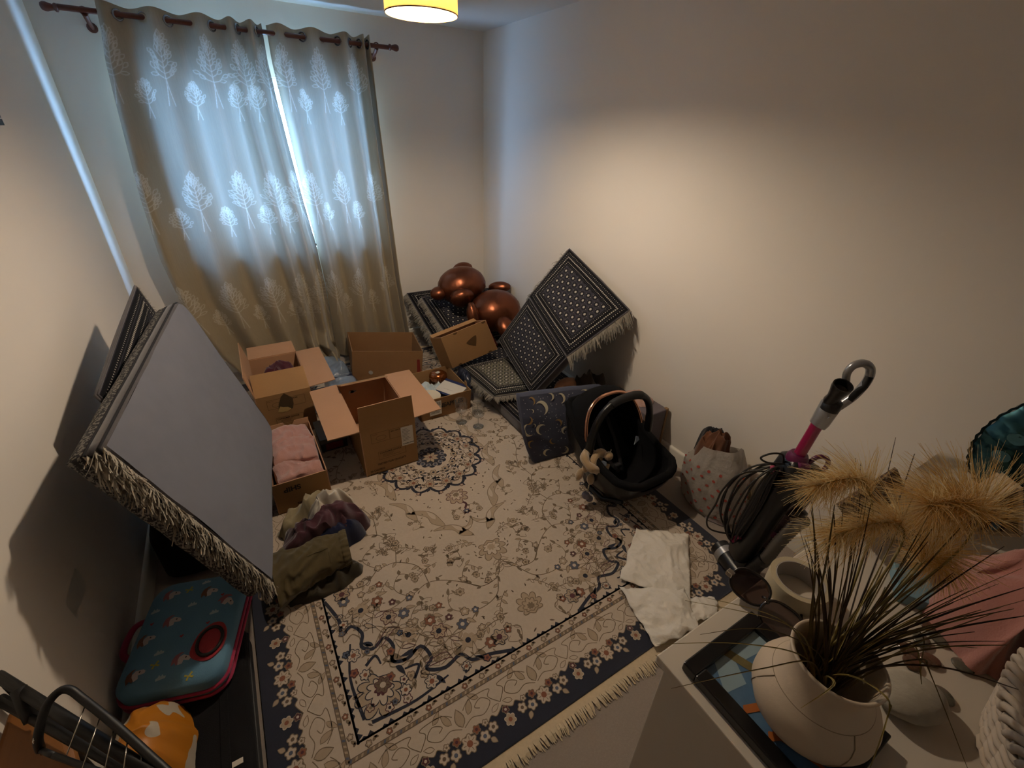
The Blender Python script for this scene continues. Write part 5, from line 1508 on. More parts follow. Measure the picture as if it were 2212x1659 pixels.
# ================================================================ CRYSTAL GLASSES
M_glass = thinglass('clear_crystal', (.90, .92, .93), .17, .05)
def stem_glass(name, label, x, y, rb=.041, H=.175, stem=True):
    t = thing(name, label, 'glass', (x, y, .0128), group='crystal glasses on the rug')
    n = 36
    def bowl(b, dr):
        prof = [(.004, .075), (.018, .078), (.033, .088), (.04, .10), (.0415, .13), (.0405, H)] if stem else [(0, .004), (.034, .004), (.038, .01), (.041, .05), (.042, .11)]
        rings = [[b.v(((r - dr) * (1 + (.018 * (-1) ** k if .09 < z < .145 or (not stem and z < .08) else 0)) * math.cos(2 * PI * k / n), (r - dr) * (1 + (.018 * (-1) ** k if .09 < z < .145 or (not stem and z < .08) else 0)) * math.sin(2 * PI * k / n), z)) for k in range(n)] for r, z in prof]
        for A, B in zip(rings, rings[1:]):
            for k in range(n): b.f(A[k], A[(k + 1) % n], B[(k + 1) % n], B[k])
    b = MB(); bowl(b, 0); b.build('bowl', M_glass, t, smooth=180, recalc=False)
    zr_ = H if stem else .11; rr = .0405 if stem else .042
    MB().tube([(rr * math.cos(a), rr * math.sin(a), zr_) for a in [k * PI / 18 for k in range(36)]], .0011, 6, True).build('rim', M_glass, t, smooth=180)
    if stem:
        MB().lathe([(.0045, .075), (.0038, .05), (.004, .02), (.008, .008), (.02, .004), (.036, .0025), (.037, .0012), (.036, 0), (0, 0)], 28).build('stem_and_foot', M_glass, t, smooth=180)
stem_glass('stem_glass', 'cut crystal stem glass standing on the rug beside the fruit tray lettering', 1.037, 2.30)
stem_glass('stem_glass', 'cut crystal stem glass standing on the rug nearest the medallion of the rug', 1.114, 2.20)
stem_glass('stem_glass', 'cut crystal stem glass standing closest to the patterned mattress', 1.19, 2.36)

# ================================================================ WHITE PADS ON THE RUG
M_pad = mk('white_disposable_pad', 'dad3c6', .8, col2='e8e2d8', vs=9, bump=.5, bs=45, bd=.01)
def pad(name, label, q, seed, z=.0145, h=.03):
    q = [Vector((a, b_, 0)) for a, b_ in q]; O = sum(q, Vector()) / 4
    def fn(u, v):
        p = q[0].lerp(q[1], u).lerp(q[3].lerp(q[2], u), v) - O
        e = (1 - abs(2 * u - 1) ** 4) * (1 - abs(2 * v - 1) ** 4)
        w = .012 * (1 - e); p += Vector((w * nz(u * 5, v * 5, seed), w * nz(u * 5, v * 5, seed + 4), 0))
        z_ = h * (.25 + .75 * e) * (.55 + .5 * nz(u * 2.2, v * 2.2, seed)) + .010 * max(0, ridged(p.x, p.y, seed, 12)) + .006 * ridged(p.x, p.y, seed + 3, 26)
        return Vector((p.x, p.y, max(.0008, z_ - .004)))
    b = MB().grid(fn, 44, 44)
    o = b.build(name, M_pad, None, Matrix.Translation((O.x, O.y, z)), smooth=180, solid=.0012)
    tag(o, label, 'pad', 'white pads on the rug')
pad('disposable_pad', 'white crumpled disposable pad on the rug border, nearer the car seat', [(1.40, 1.02), (1.60, .86), (1.30, .60), (1.12, .84)], 2, .0145, .04)
pad('disposable_pad', 'white crumpled disposable pad on the rug fringe beside the dresser', [(1.09, .81), (1.33, .66), (1.24, .50), (1.03, .545)], 7, .019, .05)
pad('disposable_pad', 'thin white pad end tucked by the dresser front edge', [(1.29, .64), (1.42, .57), (1.36, .50), (1.24, .54)], 12, .0145, .02)

# ================================================================ CARRIER BAG WITH CLOTHES
bag = thing('carrier_bag', 'white plastic carrier bag with red dots, stuffed with clothes, by the wall', 'bag', (1.885, .955, .001))
M_film2 = sheet('white_carrier_film', 'b5aea6', 'cfc8bf', .35, .3, 7, .7, 26, .90, .012)
def bagp(u, v, off=0):
    a = 2 * PI * u
    r = pl([(0, .85), (.08, 1.0), (.4, 1.03), (.7, .95), (.88, .72), (1, .60)], v)
    rx, ry = .105, .165
    lean = v * .035
    k = 1 + .10 * nz(math.cos(a) * 2, math.sin(a) * 2, v * 2.5) + .06 * ridged(math.cos(a) * .6 + v * .25, math.sin(a) * .6, 3, 4) + .03 * ridged(math.cos(a) + v * .5, math.sin(a), 6, 7)
    top = pl([(0, .36), (.3, .345), (.55, .40), (.75, .44), (1, .36)], u % 1)
    p = Vector((rx * r * k * math.cos(a) - lean * .4, ry * r * k * math.sin(a) + lean, top * v))
    if off: p += Vector((math.cos(a), math.sin(a), .1)) * off
    return p
MB().grid(lambda u, v: bagp(u, v), 80, 40, cu=True).build('film', M_film2, bag, smooth=180, recalc=False)
M_rd = mk('red_dot_print', 'a8483c', .5)
rnd = random.Random(19)
for i in range(7):
    for j in range(9):
        u = (.28 + .56 * (j + .5 * (i % 2)) / 9) % 1; v = .10 + .72 * i / 7
        u += rnd.uniform(-.006, .006); r = .0072
        MB().face([bagp((u + r * math.cos(t_) / .85) % 1, v + r * math.sin(t_) / .38, .0022) for t_ in [k * PI / 5 for k in range(10)]]).build('red_dot', M_rd, bag, recalc=False)
MB().lathe([(0, .0), (.1, .0)], 20, TR(0, 0, .002), sx=.9, sy=1.4).build('bottom', M_film2, bag)
heap('brown_jumper', 'rust-brown garment bulging out of the top of the carrier bag', 'clothes', (1.86, 1.01, .28), .065, .09, .165, cloth('rust_brown_cotton', '5a3826', '70482f'), 71, .3, 2.4, 18, .06, 3)
heap('black_camisole', 'black garment with thin straps in the mouth of the carrier bag', 'clothes', (1.885, 1.045, .26), .065, .075, .17, cloth('black_cotton', '121214', '1c1c20'), 73, .3, 2.4, 16, .05, 4)
heap('white_wrap', 'crumpled white and lilac plastic filling the lower part of the carrier bag', 'packing', (1.885, .93, .004), .085, .135, .25, mk('lilac_white_film', '9c8f96', .5, col2='b9b0ae', vs=14), 75, 0, 2.6, 10, .06, 4)
t = thing('gift_card', 'cream card with brown flower print standing behind the carrier bag', 'card', M=TR(1.965, .86, .18, 0, 0, 0) @ frame((0, 0, 0), (-.25, -.8, .5), (.0, .5, .8)))
MB().bb(-.05, .05, -.07, .17, -.002, .002).build('card', mk('cream_card', 'b9a681', .7), t, bevel=.001)
for k in range(5): MB().prism([(.012 * math.cos(a), .012 * math.sin(a)) for a in [j * PI / 4 for j in range(8)]], .0021, .0026, TR(-.02 + .01 * (k % 3), .06 + .022 * k, 0)).build('flower_print', mk('brown_print', '7a6238', .7), t)

# ================================================================ UPRIGHT VACUUM CLEANER
VB, VT = Vector((1.632, .612, .04)), Vector((1.70, .55, 1.07))
ax_ = (VT - VB).normalized(); sx_ = Vector((.85, -.53, 0)); sx_ = (sx_ - ax_ * sx_.dot(ax_)).normalized(); dx_ = ax_.cross(sx_)   # s: image right, d: away
VM = Matrix(((sx_.x, dx_.x, ax_.x, VB.x), (sx_.y, dx_.y, ax_.y, VB.y), (sx_.z, dx_.z, ax_.z, VB.z), (0, 0, 0, 1)))
vac = thing('vacuum_cleaner', 'black upright vacuum cleaner with magenta tube, grey hose and silver handle', 'vacuum', M=VM)
M_vb = mk('vacuum_black_plastic', '131214', .32, var=.1); M_mag = mk('magenta_plastic', '8c1245', .3, var=.06, coat=.4); M_pur = mk('purple_plastic', '5a1240', .35)
M_sil = mk('silver_plastic', '9a9a9c', .3, .6, var=.05); M_hose = mk('grey_hose', '55504a', .55)
def vprism(b, h0, h1, s0, s1, d0, d1, t=1.0): b.box(((s0 + s1) / 2, (d0 + d1) / 2, (h0 + h1) / 2), (s1 - s0, d1 - d0, h1 - h0), taper=(t, t)); return b
b = MB(); rings = []
for h, sc, of in ((.08, .75, -.01), (.14, .95, -.008), (.35, 1.0, 0), (.55, 1.05, .008), (.625, .95, .01), (.645, .6, .01)):
    rings.append([b.v((of + -.02 + .048 * sc * math.copysign(abs(math.cos(a)) ** .7, math.cos(a)), .065 * sc * math.copysign(abs(math.sin(a)) ** .7, math.sin(a)), h)) for a in [k * PI / 14 for k in range(28)]])
for A, B in zip(rings, rings[1:]):
    for k in range(28): b.f(A[k], A[(k + 1) % 28], B[(k + 1) % 28], B[k])
b.f(*rings[0][::-1]); b.f(*rings[-1]); b.build('body', M_vb, vac, smooth=45)
MB().lathe([(0, .15), (.045, .15), (.05, .17), (.052, .33), (.052, .47), (.0, .47)], 28, TR(.058, -.01, 0)).build('dust_bin', mk('smoky_clear_bin', '5a4a50', .15, trans=.55, var=.05), vac, smooth=40)
MB().lathe([(.0, .26), (.053, .26), (.0545, .275), (.0535, .29), (0, .29)], 24, TR(.058, -.01, 0)).build('bin_band', M_pur, vac, smooth=40)
MB().lathe([(0, .08), (.03, .08), (.042, .10), (.045, .15), (0, .15)], 24, TR(.058, -.01, 0)).build('bin_cap', mk('greyish_clear_plastic', '6c5f60', .2, trans=.3), vac, smooth=40)
b = MB(); rings = []
for h, sc in ((.46, .9), (.49, 1.02), (.55, 1.05), (.60, .92), (.615, .6)):
    rings.append([b.v((.055 + .055 * sc * math.cos(a), -.01 + .058 * sc * math.sin(a), h)) for a in [k * PI / 14 for k in range(28)]])
for A, B in zip(rings, rings[1:]):
    for k in range(28): b.f(A[k], A[(k + 1) % 28], B[(k + 1) % 28], B[k])
b.f(*rings[-1]); b.build('bin_lid', M_vb, vac, smooth=45)
MB().tube(smooth_path([(.03, 0, .60), (.06, 0, .655), (.10, 0, .655), (.118, 0, .62), (.105, 0, .56)], 5), .009, 8).build('bin_handle', M_pur, vac, smooth=180)
# hose in front (towards the camera side, -d)
hp2 = smooth_path([(.075, -.085, .40), (.05, -.105, .415), (.025, -.11, .37), (.012, -.105, .28), (.01, -.10, .20), (.005, -.095, .15)], 12)
MB().tube(hp2, [.0235 + .0022 * (1 if (i // 1) % 2 else -1) for i in range(len(hp2))], 14).build('hose', M_hose, vac, smooth=180)
MB().tube([hp2[-1] + Vector((0, 0, .03)), hp2[-1] + Vector((-.005, .02, -.07))], [.027, .03], 14).build('hose_cuff', M_vb, vac, smooth=60)
MB().tube([(.08, -.07, .40), (.06, -.03, .41)], [.03, .034], 14).build('hose_cuff', M_vb, vac, smooth=60)
# collar, magenta tube, silver handle
MB().lathe([(0, .60), (.036, .60), (.04, .615), (.038, .65), (.03, .665), (.0, .665)], 24, TR(-.012, 0, 0)).build('collar', M_pur, vac, smooth=45)
MB().bb(-.03, .012, -.055, -.03, .615, .65).build('catch', M_pur, vac, bevel=.006)
MB().tube([(-.012, 0, .65), (-.008, 0, .84)], .0205, 16).build('tube', M_mag, vac, smooth=60)
MB().tube([(-.008, 0, .80), (-.004, 0, .815), (.0, 0, .89), (.004, 0, .90)], [.029, .031, .034, .03], 18).build('handle_socket', M_sil, vac, smooth=60)
loop = smooth_path([(.018, .0, .87), (.06, .0, .935), (.075, 0, 1.0), (.062, 0, 1.045), (.03, 0, 1.062), (.0, 0, 1.05), (-.008, 0, 1.02), (.006, 0, .985)], 6)
MB().tube(loop, [lerp(.016, .012, i / (len(loop) - 1)) for i in range(len(loop))], 12).build('handle_loop', M_sil, vac, smooth=180)
MB().tube([(.05, -.004, .92), (.072, -.004, .98), (.07, -.004, 1.02)], .0125, 10).build('handle_grip', mk('black_rubber_grip', '161617', .7), vac, smooth=180)
MB().lathe([(.020, -.045), (.024, -.03), (.021, -.01), (.026, .02), (.031, .04), (.031, .055), (.027, .055), (.024, .03), (0, .02)], 22, TR(-.022, -.02, .94, .35, -.18, 0)).build('hose_end_cup', M_vb, vac, smooth=50)
MB().lathe([(0, -.02), (.03, -.02), (.03, .015), (.024, .02), (0, .02)], 18, TR(-.006, -.01, .895)).build('socket_insert', M_vb, vac, smooth=50)
MB().lathe([(0, 0), (.004, 0), (.004, .003), (0, .003)], 10, TR(-.012, -.034, .855, PI / 2)).build('screw', M_sil, vac)
# floor head towards the rug corner
hd_d = (Vector((-.045, .0, 0)))
Mh = VM.inverted() @ frame((1.60, .60, .05), (-.35, -.93, 0), (.93, -.35, 0))
head = MB(); head.tube([(-.13, 0, 0), (.02, 0, 0), (.13, 0, 0)], .045, 20, M=Mh); head.build('floor_head', M_vb, vac, smooth=50)
for k in (-.085, .085): MB().tube([(k - .016, 0, 0), (k + .016, 0, 0)], .0475, 20, M=Mh).build('silver_band', M_sil, vac, smooth=50)
MB().tube([(0, .0, .03), (0, .03, .07), (.0, .035, .12)], [.035, .034, .03], 14, M=Mh).build('neck', M_vb, vac, smooth=60)
for s in (-.04, .04): MB().lathe([(0, -.01), (.03, -.01), (.03, .01), (0, .01)], 16, TR(0, 0, 0) @ VM.inverted() @ frame((1.66 + s * .3, .60 - s, .03), (0, 0, 1), (.93, -.35, 0))).build('wheel', M_vb, vac, smooth=40)
# cable hooks and wound cable on the left side
for h in (.20, .575): MB().tube([(-.06, -.01, h), (-.09, -.015, h), (-.1, -.015, h + (.025 if h > .4 else -.025))], .009, 8).build('cable_hook', M_mag, vac, smooth=180)
M_cable = mk('black_cable', '1a1614', .5)
rnd = random.Random(2)
for k in range(9):
    dep = rnd.uniform(-.05, .03); sw = rnd.uniform(.02, .095); top = .585 + rnd.uniform(0, .03); bot = .19 - rnd.uniform(0, .035)
    pts = [(-.085, dep * .4 - .01, top), (-.10 - sw * .6, dep, top - .06), (-.10 - sw, dep * 1.4, .42 + rnd.uniform(-.05, .05)), (-.10 - sw * .8, dep, .28), (-.09, dep * .4, bot), (-.075, dep * .5, .26), (-.07, dep * .6, .42), (-.075, dep * .5, .53)]
    MB().tube(smooth_path(pts, 6, True), .0038, 7, True).build('cable', M_cable, vac, smooth=180)
MB().tube(smooth_path([(-.05, 0, .60), (-.08, -.01, .655), (-.13, -.02, .665), (-.165, -.02, .64), (-.13, -.02, .62), (-.06, -.01, .615)], 6), .0038, 7).build('cable', M_cable, vac, smooth=180)
MB().tube(smooth_path([(-.06, -.02, .58), (-.2, -.02, .56), (-.24, -.01, .46), (-.235, 0, .36), (-.24, 0, .27), (-.2, 0, .215), (-.1, -.01, .21)], 6), .0038, 7).build('cable', M_cable, vac, smooth=180)
# ================================================================ DRESSER
DZ = .80
dr = thing('dresser', 'white dresser along the wall, its top crowded with a vase, frame and ornaments', 'dresser', (1.27, -.06, 0))
def dpt(name, x0, x1, y0, y1, z0, z1, bev=.003, mat=None): return MB().bb(x0 - 1.27, x1 - 1.27, y0 + .06, y1 + .06, z0, z1).build(name, mat or M_dr, dr, bevel=bev)
M_dr = mk('white_satin_laminate', 'c9bfb0', .38, var=.02, vs=4)
dpt('top', .556, 1.985, -.44, .285, .775, DZ)
dpt('side_panel', .566, .588, -.435, .268, .001, .775); dpt('side_panel', 1.955, 1.977, -.435, .268, .001, .775)
dpt('back_panel', .588, 1.955, -.435, -.425, .05, .775); dpt('plinth', .588, 1.955, .20, .22, .001, .06)
for r, (z0, z1) in enumerate(((.065, .295), (.30, .53), (.535, .77))):
    for c in range(2):
        x0 = .592 + c * .6825; d_ = dpt('drawer', x0, x0 + .6785, .245, .268, z0, z1)
        kx = x0 + .339
        MB().lathe([(0, 0), (.008, 0), (.007, .012), (.014, .018), (.014, .026), (0, .03)], 16, TR(kx - 1.27, .268 + .06, (z0 + z1) / 2, -PI / 2)).build('knob', mk('brushed_knob', '9a9690', .3, 1), d_, smooth=50)
# ---- framed picture lying flat
fr_ = thing('photo_frame', 'black photo frame lying flat on the dresser under the vase, blue and orange picture', 'frame', (.69, .103, DZ))
fx0, fx1, fy0_, fy1_ = -.112, .112, -.138, .138
M_bfr = mk('black_gloss_frame', '0f0e0e', .3, var=.05)
for a in ((fx0, fx1, fy0_, fy0_ + .03), (fx0, fx1, fy1_ - .03, fy1_), (fx0, fx0 + .03, fy0_ + .03, fy1_ - .03), (fx1 - .03, fx1, fy0_ + .03, fy1_ - .03)):
    MB().bb(a[0], a[1], a[2], a[3], .0005, .024).build('frame_bar', M_bfr, fr_, bevel=.003)
pic = MB().bb(fx0 + .03, fx1 - .03, fy0_ + .03, fy1_ - .03, .0005, .012).build('picture', mk('picture_blue_paint', '3e5a78', .3, col2='5c7c98', vs=40), fr_)
def pp(pts, mat, z): MB().face([(x, y, z) for x, y in pts]).build('painted_area', mat, pic, recalc=False)
M_or = mk('picture_orange', 'a8602c', .35, var=.2, vs=30); M_pal = mk('picture_pale_blue', '8aa0aa', .35, var=.1, vs=30); M_ol = mk('picture_olive', '6a5f3a', .4, var=.4, vs=60)
pp([(-.082, .06), (-.05, .108), (.0, .108), (-.03, .05)], M_pal, .0124); pp([(.0, .108), (.082, .108), (.082, .07), (.01, .08)], M_pal, .0124)
pp([(-.02, .108), (.0, .108), (.03, .03), (.012, .025)], M_ol, .0127)
for k in range(2): pp([(-.082, .02 - k * .05), (-.07, .03 - k * .05), (.03, -.01 - k * .06), (.02, -.022 - k * .06)], M_or, .0129)
for k in range(6): pp([(-.07 + k * .012, -.02), (-.066 + k * .012, -.02), (-.03 + k * .016, -.108), (-.037 + k * .016, -.108)], M_or, .013)
pp([(.02, -.03), (.06, -.04), (.06, -.09), (.03, -.1)], mk('picture_violet', '2f3060', .4), .0131)
# ---- vase
VX, VY = .692, .068
vz = DZ + .0245
vase = thing('vase', 'cream ceramic vase with incised lines, holding dried grasses', 'vase', (VX, VY, vz))
M_vase = mk('matt_cream_ceramic', 'bfae98', .5, var=.03, vs=8, bump=.05, bs=200)
prof = [(0, .002), (.055, 0), (.066, .004), (.09, .025), (.1005, .055), (.1, .075), (.093, .092), (.079, .105), (.069, .122), (.064, .14), (.066, .158), (.072, .175), (.0725, .178), (.070, .18), (.066, .178), (.061, .158), (.058, .14), (.06, .12), (.0, .05)]
MB().lathe([(r * .97, z) for r, z in prof], 56).build('body', M_vase, vase, smooth=180)
for r, z in ((.0783, .1045), ):
    MB().tube([(r * .97 * math.cos(a), r * .97 * math.sin(a), z) for a in [k * PI / 28 for k in range(56)]], .0012, 5, True).build('incised_line', mk('vase_line', '8a7a64', .6), vase, smooth=180)
for a0 in (-2.4, -.9, .6, 2.1):
    pts = []
    for k in range(9):
        t_ = k / 8; r_ = pl([(.006, .067), (.025, .09), (.055, .1005), (.075, .1), (.092, .093), (.105, .079)], lerp(.006, .105, t_)); pts.append((r_ * .975 * math.cos(a0 + .35 * t_), r_ * .975 * math.sin(a0 + .35 * t_), lerp(.006, .105, t_)))
    MB().tube(pts, .001, 5).build('incised_line', mk('vase_line', '8a7a64', .6), vase, smooth=180)
# ---- dried grasses: each bunch a thing standing in the vase
rnd = random.Random(99)
def blade(b, pts, w, n=6):
    q = smooth_path(pts, n); m = len(q); A, B = [], []
    for i, p in enumerate(q):
        d = (q[min(i + 1, m - 1)] - q[max(i - 1, 0)]).normalized(); s = d.cross(Vector((.3, .5, .8))).normalized()
        ww = w * (1 - (i / (m - 1)) ** 2 * .75) * (.7 + .3 * min(1, i / 3)); A.append(p - s * ww); B.append(p + s * ww); 
    b.strip(A, B)
    # a second, crossed ribbon gives the blade body
    A, B = [], []
    for i, p in enumerate(q):
        d = (q[min(i + 1, m - 1)] - q[max(i - 1, 0)]).normalized(); s = d.cross(Vector((.3, .5, .8))).normalized(); s = d.cross(s)
        ww = w * .6 * (1 - (i / (m - 1)) ** 2 * .75); A.append(p - s * ww); B.append(p + s * ww)
    b.strip(A, B)
VO = Vector((VX, VY, vz + .06))
grass = thing('dried_grass', 'bunch of long dark olive dried grass blades standing in the cream vase', 'dried grass', VO)
M_g = [mk('olive_blade', '655328', .55, var=.25, vs=60), mk('dark_brown_blade', '43301a', .6, var=.25, vs=60), mk('straw_blade', '8c7a42', .55, var=.2, vs=60)]
def gb(end, mid=None, w=.0022, m=0, base=None):
    base = Vector(base) if base else VO + Vector((rnd.uniform(-.03, .03), rnd.uniform(-.03, .03), 0))
    neck = Vector((VX + rnd.uniform(-.035, .035), VY + rnd.uniform(-.035, .035), vz + .17)); end = Vector(end)
    d = end - neck
    neck = Vector((VX, VY, vz + .172)) + Vector((d.x, d.y, 0)).normalized() * rnd.uniform(.015, .05)
    pts = [base, neck] + ([Vector(p) for p in mid] if mid else [neck.lerp(end, .5) + Vector((0, 0, .02))]) + [end]
    b = MB(); blade(b, [p - VO for p in pts], w); b.build('blade', M_g[m], grass, smooth=180, recalc=False)
# long single blades
gb((.407, .172, 1.02), [(.519, .115, 1.06)], .0024, 0); gb((.45, .237, 1.0), [(.537, .155, 1.05)], .002, 2); gb((.545, .235, 1.06), [(.584, .14, 1.1)], .002, 2)
gb((.52, .25, 1.05), [(.565, .128, 1.12)], .0018, 2); gb((.544, .057, 1.03), [(.601, .048, 1.05)], .0026, 2); gb((.50, .20, 1.04), [(.56, .14, 1.09)], .0018, 0)
gb((1.066, .223, 1.22), None, .0018, 1); gb((1.036, .179, 1.22), None, .0028, 1); gb((.91, .217, 1.22), None, .0022, 1); gb((.90, .225, 1.23), None, .0014, 1)
gb((.97, -.036, 1.12), None, .0042, 1); gb((.932, -.055, 1.10), None, .0046, 1); gb((.835, -.094, 1.05), [(.76, -.02, 1.06)], .0036, 1); gb((1.006, .01, 1.15), None, .003, 1); gb((.824, .074, 1.2), None, .003, 1)
gb((.789, -.112, .9), [(.78, .0, 1.03), (.80, -.02, 1.0)], .0026, 0); gb((.617, -.032, .95), [(.67, .0, 1.03), (.66, -.015, 1.0)], .0028, 2)
gb((.811, -.02, .96), [(.79, .02, 1.04)], .0022, 2); gb((.84, -.01, .95), [(.80, .02, 1.06)], .0018, 0)
for i in range(18):   # upright sheaf
    gb((.70 + rnd.uniform(-.03, .12), .165 + rnd.uniform(-.03, .04), 1.22 + rnd.uniform(-.08, .04)), None, rnd.uniform(.0012, .0026), rnd.choice([0, 0, 1]))
for i in range(46):   # thick fan sweeping to the wall side
    t_ = rnd.random()
    gb((.80 + .22 * rnd.random(), lerp(-.05, .13, t_) + rnd.uniform(-.02, .02), 1.16 + rnd.uniform(-.1, .05) - .05 * (1 - t_)), None, rnd.uniform(.0016, .0036), rnd.choice([0, 0, 0, 1, 2]))
# ---- pampas plumes
M_pam = [sheet('pale_straw_plume', 'e8d29c', 'f2e0b4', .55, .6, 30), sheet('tawny_plume', 'd4aa62', 'e2bc78', .55, .6, 30)]
def hair(b, p, d, L, rnd, droop, w=.00055, seg=4):
    A, B = [], []; q = Vector(p); d = Vector(d).normalized(); s = d.cross(Vector((rnd.uniform(-1, 1), rnd.uniform(-1, 1), rnd.uniform(-1, 1)))).normalized()
    for k in range(seg + 1):
        ww = s * w * (1 - .6 * k / seg); A.append(q - ww); B.append(q + ww)
        q = q + d * (L / seg); d = (d + Vector((0, 0, -droop * .25)) + Vector((rnd.uniform(-.1, .1), rnd.uniform(-.1, .1), rnd.uniform(-.1, .1)))).normalized()
    b.strip(A, B)
def plume(label, path, n, L, spread, seed, mix=.3, droop=.4, fwd=1.0):
    rnd = random.Random(seed); path = [Vector(p) for p in path]; O = path[0]
    t = thing('pampas_plume', label, 'pampas grass', O, group='pampas plumes in the vase')
    q = smooth_path(path, 8); stem = MB(); stem.tube([p - O for p in q], [lerp(.0022, .0008, i / (len(q) - 1)) for i in range(len(q))], 6); stem.build('stem', M_g[2], t, smooth=180)
    bs = [MB(), MB()]; m = len(q); i0 = int(m * .45)
    for i in range(n):
        f = rnd.random() ** .8; k = min(m - 2, i0 + int(f * (m - 1 - i0))); d = (q[k + 1] - q[k]).normalized()
        a = rnd.uniform(0, 2 * PI); u_ = d.orthogonal().normalized(); v_ = d.cross(u_); side = u_ * math.cos(a) + v_ * math.sin(a)
        dirn = d * fwd + side * rnd.uniform(.2, spread)
        hair(bs[1 if rnd.random() < mix else 0], q[k] - O, dirn, L * rnd.uniform(.6, 1.15) * (1 - .35 * f), rnd, droop)
    for b_, mt in zip(bs, M_pam):
        o = b_.build('plume_hairs', mt, t, recalc=False); o['kind'] = 'stuff'
NK = (VX + .02, VY + .02, vz + .17)
plume('pampas plume bending towards the vacuum cleaner handle, slender tip', [NK, (.84, .14, 1.14), (.86, .18, 1.21), (.80, .195, 1.245), (.70, .205, 1.265)], 900, .10, .8, 1, .3, .35)
plume('pampas plume lying low over the vase, combed in long pale strands', [NK, (.86, .10, 1.12), (.90, .12, 1.15), (.82, .14, 1.18), (.72, .16, 1.185)], 1000, .11, .9, 2, .35, .4)
plume('fullest tawny pampas plume, bursting open in front of the blue balloon', [NK, (.90, .05, 1.12), (.99, .05, 1.165), (1.0, .06, 1.19), (.97, .085, 1.205), (.92, .11, 1.20)], 1500, .13, 1.9, 3, .5, .3, .6)
plume('tawny pampas plume hanging down behind the grass blades', [NK, (.82, .07, 1.09), (.90, .07, 1.12), (.95, .065, 1.11), (.97, .06, 1.07)], 900, .10, 1.4, 4, .7, .5, .5)

# ---- sunglasses propped on the frame and tape
sg = thing('sunglasses', 'dark brown sunglasses with silver hinge lying at the dresser edge', 'sunglasses', (.825, .235, DZ))
M_lens = mk('brown_tinted_lens', '2a1a16', .08, trans=.6, var=.05); M_sgf = mk('dark_tortoise_frame', '140c0a', .2, coat=.5)
for (x, y, z, a) in ((.014, .04, .04, 0), (.0, -.045, .036, .1)):
    Mx = TR(x, y, z) @ frame((0, 0, 0), (-.25, 1, .12), (.75, .1, .65))
    ol = [(.041 * math.copysign(abs(math.cos(t_)) ** .85, math.cos(t_)), .032 * math.copysign(abs(math.sin(t_)) ** .85, math.sin(t_))) for t_ in [k * PI / 16 for k in range(32)]]
    b = MB()
    ci = b.v(Mx @ Vector((0, 0, .006))); ids = [b.v(Mx @ Vector((u_, v_, 0))) for u_, v_ in ol]
    for k in range(32): b.f(ci, ids[k], ids[(k + 1) % 32])
    b.build('lens', M_lens, sg, smooth=180, recalc=False)
    MB().tube([Mx @ Vector((u_ * 1.03, v_ * 1.03, 0)) for u_, v_ in ol], .003, 8, True).build('lens_rim', M_sgf, sg, smooth=180)
MB().tube(smooth_path([(.006, .006, .05), (.002, -.002, .056), (.0, -.01, .05)], 4), .0035, 8).build('bridge', M_sgf, sg, smooth=180)
MB().tube(smooth_path([(.012, .083, .045), (.03, .085, .03), (.10, .03, .006), (.12, -.04, .005)], 5), .003, 8).build('temple', M_sgf, sg, smooth=180)
MB().tube(smooth_path([(-.002, -.083, .04), (.02, -.08, .02), (.08, -.055, .006), (.10, -.03, .0055)], 5), .003, 8).build('temple', M_sgf, sg, smooth=180)
MB().bb(-.006, .008, .076, .092, .038, .052).build('hinge', mk('silver_hinge', 'b5b0a8', .2, 1), sg, bevel=.002)
# ---- roll of tape
tp = thing('tape_roll', 'wide roll of pale cream masking tape lying on the dresser beside the sunglasses', 'tape', (.955, .225, DZ))
MB().lathe([(.052, .0005), (.064, .0005), (.0645, .002), (.0645, .046), (.064, .0475), (.052, .0475), (.0515, .046), (.0515, .002), (.052, .0005)], 44).build('tape', mk('cream_tape', 'b5a88c', .55, var=.04, vs=40), tp, smooth=50)
MB().lathe([(.0515, .001), (.0515, .0478), (.0495, .0478), (.0495, .001), (.0515, .001)], 44).build('core', mk('grey_card_core', 'a69f98', .8), tp, smooth=50)
# ---- stone, glass nuggets
o = MB().ball((0, 0, .026), (.066, .048, .027), 36, 20, None, lambda d: 1 + .05 * nz(d.x * 1.7, d.y * 1.7, d.z * 1.7)).build('stone', mk('pale_grey_stone', '8e877a', .8, col2='b0a898', vs=30, bump=.3, bs=80), None, TR(.905, -.022, DZ, 0, 0, -.5), smooth=180)
tag(o, 'large smooth pale grey stone on the dresser beside the vase', 'stone')
M_nug = [mk('amber_glass_nugget', '6a4a34', .1, trans=.35, coat=.6), mk('smoky_glass_nugget', '7d7868', .08, trans=.45, coat=.6)]
for k, (x, y, m, lb_) in enumerate(((1.005, .005, 0, 'amber glass nugget beside the pale stone'), (1.03, .022, 0, 'amber glass nugget in the row beneath the grass blades'), (1.045, -.012, 0, 'amber glass nugget nearest the smoky ones'), (1.08, .015, 1, 'smoky glass nugget in the row leading to the blue box'), (1.12, .0, 1, 'smoky glass nugget touching a brown one near the pink cloth'), (1.135, .018, 0, 'brown glass nugget leaning on others near the blue box'), (1.165, .0, 0, 'brown glass nugget at the foot of the pink cloth'), (.985, -.055, 1, 'clear smoky glass nugget alone beside the basket and the stone'), (1.092, -.052, 1, 'small clear glass nugget alone near the basket rim'))):
    o = MB().ball((0, 0, .0055), (.02, .0165, .0055), 20, 10).build('glass_nugget', M_nug[m], None, TR(x, y, DZ, 0, 0, .4 + k), smooth=180)
    tag(o, lb_, 'glass nugget', 'glass nuggets on the dresser')
